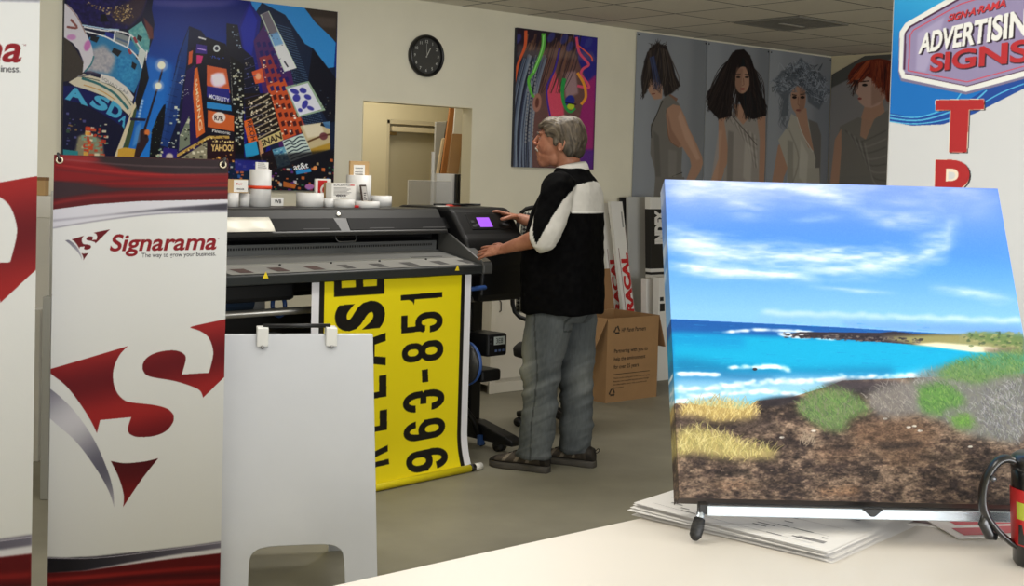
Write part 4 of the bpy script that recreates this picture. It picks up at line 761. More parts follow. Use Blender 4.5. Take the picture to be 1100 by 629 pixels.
# land
rock = vnoise(h, w, 14, 22, 61, 4); rock2 = vnoise(h, w, 5, 8, 62, 3); big = vnoise(h, w, 46, 80, 63, 3)
tone = np.clip((rock-.5)*1.6+(rock2-.5)*.7+(big-.5)*1.5+.5, 0, 1)
land = lerp(lerp((58, 46, 44), (112, 90, 76), np.clip(tone*1.5, 0, 1)), np.full((h, w, 3), (152, 126, 106.)), np.clip(tone*2-1.1, 0, 1))
p.poly([(690, 438), (730, 432), (800, 440), (812, 430), (850, 426), (890, 414), (905, 408), (960, 406), (1110, 400), (1110, 570), (690, 570)], land)
p.poly([(812, 430), (830, 426), (852, 424), (866, 428), (840, 436), (815, 437)], (40, 36, 42), .9, 2); p.poly([(882, 413), (895, 409), (905, 407), (965, 408), (975, 416), (930, 424), (896, 420)], (62, 56, 62), .9, 3)
p.poly([(720, 445), (755, 452), (830, 446), (838, 462), (780, 462), (725, 458)], (52, 42, 42), .6, 5)
p.poly([(915, 452), (985, 448), (1010, 462), (1000, 480), (930, 478), (912, 470)], (124, 92, 70), .75, 8); p.poly([(930, 482), (990, 476), (1005, 494), (960, 502)], (126, 96, 74), .7, 6); p.poly([(870, 484), (930, 470), (925, 492), (885, 498)], (140, 104, 80), .5, 6); p.poly([(880, 524), (920, 520), (925, 530), (880, 532)], (168, 120, 84), .6, 4); p.poly([(760, 518), (800, 514), (820, 522), (780, 526)], (158, 120, 92), .6, 4)
for L in ([(945, 478), (975, 478), (990, 474)], [(985, 488), (1010, 492), (1030, 488)], [(895, 480), (915, 478)], [(770, 510), (800, 506), (806, 514)], [(1005, 505), (1020, 508)], [(930, 505), (945, 512)], [(1050, 500), (1070, 504)]): p.line(L, 5, (34, 28, 28), a=.8, soft=3, curve=4)
for i in range(1500):
    x = q.uniform(722, 1098); y = 470+(q.rand()**.8)*82
    if y > 551 or (x < 790 and y < 492): continue
    s_ = .5+(y-455)/70.; c = [(38, 32, 34), (52, 42, 40), (96, 76, 62), (134, 108, 90), (160, 134, 112), (116, 94, 78), (44, 36, 38)][q.randint(7)]; L_ = q.uniform(.7, 2.6)*s_; p.poly([(x-L_, y+q.uniform(-.3, .6)), (x-L_*.3, y-q.uniform(.3, 1)*s_), (x+L_*.6, y-q.uniform(.1, .9)*s_), (x+L_, y+q.uniform(0, .6)), (x, y+q.uniform(.2, .8)*s_)], c, .5)
for x, y in ((951, 449), (976, 458), (988, 462), (982, 457), (840, 469), (874, 462), (1042, 479), (1084, 548)): p.ell(x, y, 2.6, 1.1, (232, 224, 214), .9)
det = (vnoise(h, w, 3, 5, 81, 2)-.5)*70+(vnoise(h, w, 7, 20, 82, 2)-.5)*64+(vnoise(h, w, 22, 34, 83, 2)-.5)*40
p.poly([(690, 446), (740, 440), (812, 436), (850, 432), (900, 420), (960, 414), (1110, 410), (1110, 570), (690, 570)], np.clip((p.a*.86+p.a.mean(2, keepdims=True)*.14)*np.array((.84, .84, .83))*(1+det[..., None]/105.), 0, 255), .92, 3)
def brush(poly, n, ln, cols, seed, base=None, up=(-.4, -1), wd=.9, a=.7):
    """scrub or grass: strokes growing inside a photo-pixel polygon"""
    q = np.random.RandomState(seed); Pq = np.array(poly, float); (x0, y0), (x1, y1) = Pq.min(0), Pq.max(0)
    if base: p.poly(poly, base, .85, 5, 3)
    k = 0
    while k < n:
        x = q.uniform(x0, x1); y = q.uniform(y0, y1); ins = False
        for i in range(len(Pq)):
            ax, ay = Pq[i-1]; bx, by = Pq[i]
            if (ay <= y) != (by <= y) and x < ax+(y-ay)*(bx-ax)/(by-ay): ins = not ins
        if not ins: continue
        k += 1; x += q.normal(0, 2.4); y += q.normal(0, 1.6); l = ln*q.uniform(.5, 1.2); g = up[0]+q.normal(0, .7); p.line([(x, y), (x+g*l*.4, y+up[1]*l*.6), (x+g*l, y+up[1]*l)], wd, cols[q.randint(len(cols))], wd*.3, a, curve=3)
brush([(968, 420), (990, 400), (1020, 392), (1060, 396), (1100, 396), (1100, 470), (1068, 472), (1040, 466), (1010, 450), (985, 444), (975, 440)], 800, 5, [(134, 134, 136), (104, 104, 112), (160, 160, 156), (90, 100, 84), (120, 128, 104)], 1, (118, 120, 116))
brush([(1005, 404), (1025, 388), (1060, 380), (1090, 376), (1102, 378), (1102, 400), (1075, 404), (1050, 412), (1030, 408)], 520, 4, [(98, 138, 70), (78, 116, 58), (126, 154, 92), (64, 98, 56), (114, 134, 88)], 2, (90, 124, 70))
brush([(985, 418), (1010, 412), (1030, 420), (1036, 432), (1015, 440), (1010, 446), (990, 440)], 300, 4, [(92, 142, 62), (72, 118, 52), (122, 158, 84), (60, 96, 52)], 3, (84, 126, 62)); brush([(1022, 448), (1040, 444), (1046, 456), (1028, 460)], 80, 3, [(110, 160, 66), (80, 120, 56)], 31, (96, 138, 62))
brush([(1060, 420), (1100, 408), (1100, 474), (1072, 472), (1050, 450)], 420, 5, [(140, 138, 146), (110, 108, 118), (166, 164, 166), (74, 74, 80)], 4, None, a=.6)
brush([(856, 436), (872, 420), (890, 416), (912, 420), (930, 432), (934, 442), (915, 448), (905, 462), (886, 460), (866, 448)], 420, 5, [(100, 140, 70), (76, 112, 56), (128, 150, 96), (70, 90, 66), (120, 116, 104)], 5, (96, 122, 74)); brush([(930, 426), (950, 414), (975, 410), (985, 420), (980, 444), (945, 446)], 300, 5, [(128, 122, 118), (104, 98, 98), (152, 146, 138)], 6, (118, 114, 110))
brush([(727, 444), (740, 434), (770, 430), (800, 433), (814, 440), (808, 448), (790, 450), (770, 452), (750, 446)], 360, 8, [(206, 184, 116), (178, 154, 90), (222, 204, 142), (150, 126, 74)], 7, (190, 166, 102), (.1, -1)); brush([(728, 488), (730, 462), (752, 460), (776, 466), (800, 476), (830, 482), (832, 490), (800, 492), (770, 490), (745, 486)], 420, 9, [(202, 186, 116), (172, 160, 96), (216, 204, 144), (134, 128, 80)], 8, (180, 164, 102), (.1, -1)); brush([(862, 470), (872, 466), (874, 478), (862, 480)], 40, 8, [(150, 134, 116)], 9, None, (.1, -1))
p.a[:] = p.a+(vnoise(h, w, 2, 2, 70, 1)-.5)[..., None]*8
npad = int(VT*p.k/2)*2; p.a = np.concatenate([p.a[:, :npad][:, ::-1]*.97, p.a, p.a[:, -npad:][:, ::-1]*.97], 1); tp = p.a[:npad][::-1]; p.a = np.concatenate([tp, p.a], 0); pw = npad/p.k; p.W += 2*pw; p.H += pw; p.h, p.w = p.a.shape[:2]
def wrap(X, Z):
    e = np.clip(np.abs(X)-VW/2, 0, None); f = np.clip(Z-VH, 0, None); return np.stack([np.clip(X, -VW/2, VW/2), np.maximum(e, f), np.clip(Z, 0, VH)], -1)
t = thing('beach_canvas', 'canvas print of a turquoise bay and rocky shore on a small easel', 'canvas print', M=VM)
p.mesh('canvas_face', vmat('canvas_print', .6, .15, 0, .05, 900), t, .72, wrap)
f = MB(); tt = .02
f.box((-VW/2+.003, .004, .003), (VW/2-.003, VT, .003+tt)); f.box((-VW/2+.003, .004, VH-tt-.003), (VW/2-.003, VT, VH-.003)); f.box((-VW/2+.003, .004, tt), (-VW/2+.003+tt, VT, VH-tt)); f.box((VW/2-.003-tt, .004, tt), (VW/2-.003, VT, VH-tt)); f.box((-VW/2+.01, .004, .01), (VW/2-.01, .008, VH-.01))
f.build('stretcher_frame', mat('stretcher_edge', (70, 58, 52), .6), t)
# easel
t = thing('tabletop_easel', 'silver folding tabletop easel with black rubber foot under the canvas', 'easel', (vb[0], vb[1], CZ), va)
al = mat('easel_aluminium', (196, 206, 216), .25, .85); rb = mat('rubber_black', (16, 16, 17), .6); zb = vb[2]-CZ
MB().box((-.222, -.018, zb-.018), (.222, .01, zb-.008)).box((-.222, -.024, zb-.018), (.222, -.017, zb-.004)).build('ledge_bar', al, t, bevel=.0015)
MB().prism([(-.014, zb-.003), (.014, zb-.003), (.003, zb-.013), (-.003, zb-.013)], -.0275, -.022).build('centre_clip', rb, t, bevel=.001)
for s_, x1, y1 in ((-1, -.236, -.03), (1, .236, -.03)):
    a0 = Vector((s_*.226, -.012, zb-.008)); a1 = Vector((x1, y1, .016)); d = (a1-a0).normalized()
    lg = MB().tube([a0, a1], .0058, 12).build('front_leg', al, t); MB().box((s_*.226-.006, -.022, zb-.016), (s_*.226+.006, -.004, zb-.003)).build('leg_joint', rb, lg, bevel=.001)
    MB().tube([a1-d*.016, a1-d*.004, a1+d*.008, a1+d*.0135], [.0075, .0088, .0082, .004], 14).build('rubber_foot', rb, lg)
f = MB(); f.tube([(0, .072, zb-.005), (0, .3, .03)], .005, 10); f.tube([(0, .3, .034), (0, .302, .0255)], .007, 10); f.build('rear_leg', al, t)
f = MB(); ll = math.radians(VL); f.tube([(0, .07, zb-.012), (0, .072+math.tan(ll)*.3, zb+.29)], .0045, 10); f.extr([(.004, zb-.0125), (.044, zb-.0285), (.076, zb-.0285), (.076, zb-.0265), (.045, zb-.0265), (.004, zb-.0105)], -.012, .012); f.build('back_post', al, t)
# --- papers, leaflets
pm = mat('paper_white', (238, 236, 234), .7); ink = mat('paper_ink', (120, 118, 122), .7)
A_, B_, C_ = on_z(703, 546, CZ+.006), on_z(888, 604, CZ), on_z(976, 559, CZ+.006)
ea = (A_-B_); eb = (C_-B_); la, lb = np.linalg.norm(ea), np.linalg.norm(eb); th0 = math.atan2(eb[1], eb[0])
NS = 9
for i in range(NS):
    top = i == NS-1
    q = np.random.RandomState(300+i); lx, ly = .279, .3; off = np.array([q.uniform(-.006, .012), q.uniform(-.01, .006)])*(1 if not top else 0)
    t = thing('thin_white_sheet', 'printed order form lying on top of the loose paper stack' if top else 'blank looking sheet in the loose paper stack under the easel', 'paper', (B_[0]+off[0], B_[1]+off[1], CZ+.0008+i*.0016), th0+q.uniform(-.05, .05)*(0 if top else 1), 'sheets of the paper stack')
    f = MB(); n = 10; vs = []; fs = []
    cz = lambda x, y: .005*(x/lx)**2*(i/NS)+.006*(y/ly)**2*(i/NS)*(1 if i > 3 else .5)+.004*max(0, .25-y/ly)*(NS-1-i)/NS*0
    for a in range(n+1):
        for b in range(n+1): x, y = lx*a/n, ly*b/n; vs.append((x, y, cz(x, y)))
    for a in range(n):
        for b in range(n): k = a*(n+1)+b; fs.append((k, k+n+1, k+n+2, k+1))
    f.add(vs, fs, 0, True); f.add([(x, y, z-.0006) for x, y, z in vs], [tuple(reversed(c)) for c in fs], 0, True)
    if top:
        def rule(x0, y0, x1, y1, hh):
            k = 6
            for j in range(k):
                xa, xb = x0+(x1-x0)*j/k, x0+(x1-x0)*(j+1)/k; ya, yb = y0+(y1-y0)*j/k, y0+(y1-y0)*(j+1)/k
                nx, ny = (0, hh) if abs(x1-x0) > abs(y1-y0) else (hh, 0); f.add([(x, y, cz(x, y)+.0006) for x, y in ((xa, ya), (xb, yb), (xb+nx, yb+ny), (xa+nx, ya+ny))], [(0, 1, 2, 3)], 1)
        for j in range(5): rule(.02+j*.045, .03, .02+j*.045, .28, .0006)
        for j in range(46):
            x = .02+q.randint(22)*.011; y = q.uniform(.02, .25); rule(x, y, x, y+q.uniform(.008, .03), .0028)
        for j in range(3): rule(.03+j*.004, .02, .03+j*.004, .06, .0018)
        rule(.2, .03, .2, .085, .008)
    f.build('sheet', [pm, ink], t)
def leaflet(label, px, wx, wy, rot, cols, z):
    c = on_z(*px, CZ+z); t = thing('leaflet', label, 'leaflet', c, rot, None); f = MB(); f.box((-wx/2, -wy/2, 0), (wx/2, wy/2, .0012), 0)
    for k, (x0, y0, x1, y1) in enumerate(cols[1]): f.add([(x0*wx, y0*wy, .0016), (x1*wx, y0*wy, .0016), (x1*wx, y1*wy, .0016), (x0*wx, y1*wy, .0016)], [(0, 1, 2, 3)], 1+k % (len(cols[0])-1))
    f.build('leaflet_sheet', cols[0], t)
lw = mat('leaflet_white', (228, 224, 220), .4); lr = mat('leaflet_red', (190, 30, 44), .4); lbr = mat('leaflet_brown', (84, 44, 36), .4); lo = mat('leaflet_orange', (206, 150, 84), .4)
leaflet('brown and orange leaflet lying behind the easel bar beside the mug', (1012, 557), .15, .11, R(-62), ([lw, lbr, lo, lbr], [(-.46, -.4, .1, .02), (.12, -.44, .45, .3), (-.3, .06, .1, .4)]), .0002)
leaflet('red and white leaflet beside the mug handle', (1062, 566), .15, .1, R(-30), ([lw, lr, lr, lr], [(-.4, -.4, -.05, -.05), (0, -.35, .4, .0), (-.3, .1, .3, .4)]), .0018)
# --- travel mug
mc = on_z(1131, 616, CZ); mc = np.array([mc[0], mc[1], CZ])+FW*.036
t = thing('travel_mug', 'black and red travel mug with strap handle at the right edge', 'mug', mc, R(-40))
mb_ = mat('mug_black', (14, 14, 15), .3, coat=.3)
MB().lathe([(.0, 0), (.031, 0), (.034, .004), (.036, .05), (.0395, .1), (.0405, .125), (.0385, .1255), (.034, .06), (.0, .05)], 40, caps=False).build('mug_body', mb_, t)
MB().lathe([(.0, .123), (.041, .123), (.0425, .128), (.042, .137), (.036, .142), (.014, .143), (.0, .143)], 40, caps=False).build('lid', mb_, t)
def wrapband(z0, z1, a0, a1, r, m, name):
    f = MB(); k = 16; vs = []; rr = lambda z: .0366+.004*(z-.05)/.05 if z > .05 else .0352+.0014*z/.05
    for i in range(k+1):
        a = a0+(a1-a0)*i/k; vs += [((rr(z0)+r)*math.cos(a), (rr(z0)+r)*math.sin(a), z0), ((rr(z1)+r)*math.cos(a), (rr(z1)+r)*math.sin(a), z1)]
    return f.add(vs, [(2*i, 2*i+2, 2*i+3, 2*i+1) for i in range(k)], 0, True).build(name, m, t)
wrapband(.028, .1, R(150), R(400), .0009, mat('mug_red', (176, 30, 30), .35), 'red_wrap'); wrapband(.062, .084, R(196), R(216), .0016, mat('mug_lime', (170, 180, 60), .35), 'lime_patch'); wrapband(.03, .055, R(200), R(330), .0014, mb_, 'black_patch')
hd = smooth_line([(-.03, 0, .128), (-.05, 0, .136), (-.066, 0, .126), (-.077, 0, .1), (-.076, 0, .07), (-.06, 0, .046), (-.042, 0, .03), (-.033, 0, .024)], 6)
f = MB(); rings = []
for i, c in enumerate(hd):
    n_ = len(hd); tg = (hd[min(i+1, n_-1)]-hd[max(i-1, 0)]); tg = tg/np.linalg.norm(tg); nx = np.array([-tg[2], 0, tg[0]]); u_ = i/(n_-1); wd = .012*(1-.35*u_)*.9; th = .0052 if u_ < .6 else .0042
    rings.append([c+nx*th*math.cos(a)+np.array([0, 1, 0])*wd*math.sin(a) for a in np.linspace(0, 2*math.pi, 14, False)])
hn = f.ring(rings).build('handle', mb_, t); MB().lathe([(.004, 0), (.0038, .002), (.0015, .003)], 14, M=Matrix.Translation((-.07, -.012, .112)) @ Matrix.Rotation(R(90), 4, 'X')).build('rivet', mat('rivet_grey', (70, 70, 72), .3, .6), hn)
MB().tube([(-.072, 0, .066), (-.075, 0, .052), (-.067, 0, .036), (-.058, 0, .034)], [.004, .006, .0055, .003], 12, sq=1.3).build('handle_tip', mb_, hn)
# ------------------------------------------------------------------ wide format printer and the yellow print
pa = R(6); PO = on_z(505, 497, .03)[:]; PO = np.array([PO[0], PO[1], 0.]); prU, prV = axes(pa)
def pu(x, y, v):
    q = on_plane(x, y, PO+prV*v, prV)-PO; return float(q @ prU), float(q[2])
blk = mat('printer_black', (15, 15, 16), .42, var=.08, scale=5, spec=.3); dk = mat('printer_charcoal', (44, 44, 43), .36, spec=.4); dk2 = mat('printer_dark_grey', (72, 72, 70), .4); mid = mat('tray_grey', (156, 155, 150), .42, .15); mid2 = mat('tray_grey_rear', (120, 120, 117), .45, .1); pit = mat('printer_pit', (9, 9, 10), .6); bl = mat('latch_blue', (46, 82, 146), .4); rod = mat('rod_steel', (170, 168, 162), .3, .8)
UL = -1.86
t = thing('large_format_printer', 'long black large format printer with small purple screen, the man working at it', 'printer', PO, pa)
MB().extr([(.31, .93), (.72, .93), (.72, 1.31), (.69, 1.347), (.36, 1.347), (.36, 1.2), (.31, 1.19)], UL, .02).build('rear_body', blk, t, bevel=.008)
tcv = MB().extr([(.70, 1.356), (.30, 1.359), (.287, 1.351), (.262, 1.312), (.203, 1.244), (.206, 1.229), (.26, 1.225), (.345, 1.232), (.36, 1.348), (.70, 1.348)], UL, -.012).build('top_cover', dk, t, bevel=.004)
face0, face1 = np.array([.262, 1.312]), np.array([.203, 1.244]); fd = (face1-face0)/np.linalg.norm(face1-face0); fn_ = np.array([-fd[1]*-1, fd[0]])
fn_ = np.array([fd[1], -fd[0]]); fn_ = fn_ if fn_[0] < 0 else -fn_
gl = mat('window_smoke', (10, 10, 11), .5, spec=.12); L_ = np.linalg.norm(face1-face0)
def slope_quad(mb, u0, u1, a0, a1, h, m=0, sk=0.):
    A = face0+fd*a0*L_+fn_*h; B = face0+fd*a1*L_+fn_*h; a = face0+fd*a0*L_-fn_*.002; b = face0+fd*a1*L_-fn_*.002
    return mb.add([(u0+sk, A[0], A[1]), (u1-sk, A[0], A[1]), (u1, B[0], B[1]), (u0, B[0], B[1]), (u0+sk, a[0], a[1]), (u1-sk, a[0], a[1]), (u1, b[0], b[1]), (u0, b[0], b[1])], [(0, 1, 2, 3), (4, 7, 6, 5), (0, 4, 5, 1), (1, 5, 6, 2), (2, 6, 7, 3), (3, 7, 4, 0)], m)
ua = pu(364, 243, .23)[0]; ub = pu(374, 243, .23)[0]; uc = pu(487, 240, .23)[0]
for u0, u1 in ((UL+.1, ua), (ub, uc)):
    wdw = slope_quad(MB(), u0, u1, .02, .86, .0025, 0, .012).build('window', gl, t, bevel=.001)
    n = max(1, int((u1-u0)/.26))
    for i in range(n): slope_quad(MB(), u0+(u1-u0)*(i+.35)/n, u0+(u1-u0)*(i+.8)/n, .72, .78, .0032).build('window_grip', mat('grip_grey', (44, 44, 44), .6), wdw)
u, z = pu(362.5, 230, .28); MB().lathe([(.0, 0), (.014, 0), (.014, .003), (.008, .005), (0, .005)], 20, M=Matrix.Translation((u, .272, z)) @ Matrix.Rotation(R(60), 4, 'X')).build('cover_badge', mat('badge_chrome', (214, 214, 210), .15, .9), t)
u, z = pu(494, 240, .22); lt = MB().lathe([(0, 0), (.02, 0), (.02, .006), (.0, .007)], 20, M=Matrix.Translation((u, .232, z)) @ Matrix.Rotation(R(50), 4, 'X')).build('latch', pit, t)
MB().tube([(u-.014, .214, z-.006), (u-.006, .206, z-.017), (u+.008, .205, z-.018), (u+.016, .212, z-.01)], .004, 8).build('latch_lever', mat('badge_chrome', (214, 214, 210)), lt)
# print zone
f = MB(); f.box((UL, .285, 1.135), (-.02, .32, 1.188)); f.box((UL, .262, 1.125), (-.02, .29, 1.14)); f.build('platen_bar', mat('platen_grey', (84, 86, 86), .5), t, bevel=.002)
f = MB()
for i in range(95): u = -1.5+i*.0153; f.box((u, .283, 1.162), (u+.008, .286, 1.173))
f.build('platen_slots', pit, t)
f = MB(); u0, z0 = pu(361, 253, .24); u1, _ = pu(383, 253, .24); f.tube([(u0, .25, z0+.004), (u0+.002, .238, z0-.02), (u0+.014, .236, z0-.03), (u1-.014, .236, z0-.03), (u1-.002, .238, z0-.02), (u1, .25, z0+.004)], .0032, 8); f.build('cover_handle', mat('printer_dark_grey', (72, 72, 70)), t)
# curing tray
UT = -1.575
MB().extr([(-.05, 1.034), (-.05, 1.072), (-.043, 1.079), (.26, 1.135), (.26, 1.08), (.0, 1.028)], UT, .005).build('tray', mat('tray_lip', (40, 43, 43), .42, spec=.35), t, bevel=.003)
sl = lambda v: 1.079+(v+.043)*(.056/.303)+.0015
f = MB(); f.add([(UT+.06, -.035, sl(-.035)), (-.04, -.035, sl(-.035)), (-.03, .105, sl(.105)), (UT+.02, .105, sl(.105))], [(0, 1, 2, 3)]); f.build('tray_front_sheet', mid, t)
f = MB(); f.add([(UT+.01, .118, sl(.118)), (-.03, .118, sl(.118)), (-.03, .26, sl(.26)), (UT+.01, .26, sl(.26))], [(0, 1, 2, 3)]); f.build('tray_rear_sheet', mid2, t)
MB().box((UT+.03, .104, sl(.104)-.004), (-.035, .119, sl(.119)+.002)).build('tray_rail', mat('tray_rail', (170, 170, 165), .3, .5), t, bevel=.001)
for i, xs in enumerate(((251, 268, 288), (291, 307, 287), (330, 345, 285), (366, 378, 283.5), (400, 413, 282.5), (433, 446, 281), (466, 478, 280), (495, 506, 279))):
    u0 = pu(xs[0], xs[2], .02)[0]; u1 = pu(xs[1], xs[2], .02)[0]; v0, v1 = -.018, .05
    MB().add([(u0+.012, v0, sl(v0)+.0015), (u1, v0, sl(v0)+.0015), (u1-.012, v1, sl(v1)+.0015), (u0-.004, v1, sl(v1)+.0015)], [(0, 1, 2, 3)]).build('vent_pad', mat('vent_brown', (84, 66, 62), .6) if i < 3 else mat('vent_grey', (74, 73, 71), .6), t)
for x, y in ((300, 280), (355, 278.5), (407, 277), (457, 275)):
    u = pu(x, y, .09)[0]; MB().lathe([(.006, 0), (.005, .006), (0, .007)], 10, M=Matrix.Translation((u, .085, sl(.085)))).build('tray_pin', pit, t)
u0 = pu(433, 270, .2)[0]; u1 = pu(466, 270, .2)[0]; MB().box((u0, .13, sl(.13)-.002), (u1, .25, sl(.13)+.004), M=Matrix()).build('tray_flap', mat('tray_flap', (92, 92, 90), .45), t, bevel=.002)
for x in (285, 491):
    u, z = pu(x, 296 if x < 300 else 288, -.05)
    f = MB(); f.add([(u-.016, -.0512, z-.012), (u+.016, -.0512, z-.012), (u+.004, -.0512, z+.016), (u, -.0512, z+.016)], [(0, 1, 2, 3)]); f.build('warning_triangle', mat('warning_yellow', (226, 200, 40), .5), t)
MB().extr([(-.056, 1.03), (-.058, 1.078), (-.045, 1.092), (.2, 1.222), (.235, 1.232), (.3, 1.232), (.3, 1.03)], .006, .072).build('end_arm', dk2, t, bevel=.006)
MB().extr([(-.047, 1.0925), (-.02, 1.1055), (-.02, 1.1085), (-.047, 1.0955)], .012, .066).build('end_arm_glint', mat('badge_chrome', (214, 214, 210)), t)  # pale strip put in for the bright glint along the arm's edge
for k in range(2): MB().box((-.13+0, -.0515, 1.05+k*.011), (-.02, -.05, 1.053+k*.011)).build('lip_mark', pit, t)
# right hand control module
cmod = MB().extr([(.09, 1.0), (.07, 1.06), (.07, 1.12), (.085, 1.19), (.12, 1.228), (.205, 1.342), (.24, 1.366), (.64, 1.368), (.69, 1.33), (.7, 1.0)], .015, .475).build('control_module', blk, t, bevel=.022, seg=4)
MB().extr([(.105, .86), (.085, .9), (.078, 1.04), (.69, 1.04), (.69, .9), (.66, .86)], .13, .47).build('module_base', blk, t, bevel=.022, seg=4)
A0, A1 = np.array([.12, 1.228]), np.array([.205, 1.342]); sd_ = (A1-A0)/np.linalg.norm(A1-A0); ang = math.atan2(A1[0]-A0[0], A1[1]-A0[1])
CMx = lambda u, a, off=0.: Matrix.Translation((u, A0[0]+sd_[0]*a-sd_[1]*off, A0[1]+sd_[1]*a+sd_[0]*off)) @ Matrix.Rotation(-ang, 4, 'X')
u0 = pu(505, 236, .155)[0]; u1 = pu(548, 236, .155)[0]; LL = np.linalg.norm(A1-A0); um = (u0+u1)/2; hw = (u1-u0)/2
cp = MB().box((-hw, -.004, .028), (hw, .004, LL-.012), M=CMx(um, 0)).build('control_panel', mat('panel_black', (14, 14, 15), .3), t, bevel=.003)
su0 = pu(514.5, 236, .155)[0]; su1 = pu(528, 236, .155)[0]; MB().box((su0-um, -.0052, .042), (su1-um, -.004, .042+.062), M=CMx(um, 0)).build('screen', mat('screen_purple', (150, 84, 222), .3, emit=.5), cp)
for k, (bx, bz) in enumerate(((-hw+.026, .078), (-hw+.05, .056), (-hw+.026, .05), (hw-.03, .084), (hw-.05, .06), (hw-.028, .054))):
    MB().box((bx-.012, -.0056, bz-.008), (bx+.012, -.004, bz+.008), M=CMx(um, 0)).build('button', mat('button_grey', (52, 52, 54), .4), cp, bevel=.001)
MB().box((um-.06, .079, 1.168), (um+.02, .086, 1.173)).build('module_lettering', mat('lettering_grey', (150, 150, 150), .5), t)
MB().tube([(.06, .0805, 1.1), (.14, .079, 1.115), (.27, .079, 1.115), (.4, .08, 1.1)], .0022, 6).build('module_seam', pit, t)
MB().box((.2, .07, 1.095), (.29, .082, 1.11)).build('module_recess', pit, t, bevel=.003)
# under the right end: lever, label, spindle, neck
u, z = pu(511, 308, .06); f = MB(); f.tube([(u-.06, .06, z+.006), (u-.04, .05, z-.008), (u+.06, .05, z-.004)], .015, 10, sq=.8); f.build('blue_lever', bl, t)
u, z = pu(519, 301, .1); MB().box((u-.02, .11, z-.03), (u+.02, .16, z+.03)).box((u-.016, .108, z-.028), (u+.016, .111, z+.002), 1).build('blue_tab', [bl, mat('tab_label', (150, 150, 148), .5)], t, bevel=.002)
MB().box((-.06, .15, .86), (.16, .5, 1.02)).build('right_bracket', blk, t, bevel=.01)
zr = pu(243, 338, .16)[1]; ze = pu(506, 321, .16)[1]
MB().cyl((-1.7, .16, zr), (.2, .16, ze), .0175, n=16).build('support_rod', rod, t)
MB().box((UL+.05, .2, .925), (-1.0, .5, 1.02)).box((-1.0, .3, .95), (-.05, .5, 1.02)).build('lower_housing', pit, t, bevel=.02)
u, z = pu(270, 325, .3); MB().cyl((UL+.1, .42, z), (-1.12, .42, z), .06, n=24).build('media_spindle', mat('spindle_blue_grey', (40, 60, 84), .5), t)
u, z = pu(302, 328, .36); MB().tube([(u, .38+.052*math.cos(a), z+.052*math.sin(a)) for a in np.linspace(0, 2*math.pi, 24, False)], .011, 10, closed=True).build('spindle_ring', bl, t)
MB().box((-1.28, .52, .55), (-.95, .54, .98)).build('rear_sheet_guide', mat('guide_grey', (150, 150, 146), .5), t)
MB().box((UL+.02, .47, .62), (.2, .5, .84)).build('rear_shield', mat('printer_pit', (9, 9, 10)), t)
f = MB(); f.box((-1.32, .1, .74), (-1.05, .3, .765)); f.build('loading_table', mat('guide_grey', (150, 150, 146)), t, bevel=.004)
# stand
def stand_leg(u):
    MB().box((u-.045, .4, .1), (u+.045, .54, .95)).build('stand_column', blk, t, bevel=.012)
    ft = MB().extr([(.06, .05), (.06, .08), (.12, .1), (.36, .15), (.58, .15), (.84, .1), (.84, .05)], u-.045, u+.05).build('stand_foot', blk, t, bevel=.01)
    for v in (.2, .76):
        MB().cyl((u-.022, v, .032), (u+.03, v, .032), .032, n=22).build('caster', mat('caster_black', (18, 18, 19), .5), ft)
        MB().box((u-.03, v-.02, .035), (u+.038, v+.022, .07)).build('caster_fork', dk, ft, bevel=.004)
    return ft
fr_ = stand_leg(.42); stand_leg(-1.62)
ug, zg = pu(516, 474, .3); f = MB(); f.tube([(.3, .45, .3), (ug-.02, .34, .16), (ug+.02, .3, .02)], .018, 10); f.build('foot_brace', blk, t); MB().box((ug-.015, .285, zg-.02), (ug+.022, .315, zg+.04)).build('foot_clip', bl, t, bevel=.005)
MB().box((-1.6, .44, .2), (.4, .5, .28)).build('stand_crossbar', blk, t, bevel=.01)
# take-up reel
u, z = pu(500, 390, .12); MB().cyl((u-.02, .13, z), (u+.012, .13, z), .115, n=40).build('reel_disc', dk, t)
MB().tube([(u+.012, .13+.108*math.cos(a), z+.108*math.sin(a)) for a in np.linspace(0, 2*math.pi, 40, False)], .013, 10, closed=True).build('reel_rim', bl, t)
MB().cyl((u+.01, .13, z), (u+.03, .13, z), .03, n=20).build('reel_hub', pit, t)
MB().tube([(u+.02, .13, z), (.16, .24, z)], .02, 12).build('reel_axle', blk, t)
ux, zx = pu(526, 369, .08); mo = MB().box((ux-.075, .02, zx-.06), (ux+.075, .2, zx+.06)).build('reel_motor', blk, t, bevel=.012)
MB().box((ux-.028, .0185, zx+.002), (ux+.055, .021, zx+.045)).build('motor_display', mat('lcd_grey', (150, 156, 150), .3, emit=.12), mo)
f = MB(); f.text('3E8', .028, Matrix.Translation((ux-.014, .0178, zx+.009)), 0, .01, w=.052); f.build('display_digits', mat('lcd_ink', (50, 54, 52), .5), mo)
for k in range(3): MB().box((ux-.02+k*.028, .0185, zx-.036), (ux-.004+k*.028, .021, zx-.024)).build('motor_button', mat('lcd_button', (74, 90, 130), .4), mo)
for k in range(2): MB().box((ux-.058, .0185, zx+.008+k*.02), (ux-.046, .021, zx+.016+k*.02)).build('motor_lamp', mat('button_grey', (52, 52, 54)), mo)
u2, z2 = pu(522, 401, .12); MB().box((u2-.09, .06, z2-.035), (u2+.06, .22, z2+.03)).build('reel_bracket', blk, t, bevel=.014)
MB().tube([(.12, .2, .9), (.1, .16, .78), (.12, .2, .62)], .03, 12).build('cable_neck', blk, t)
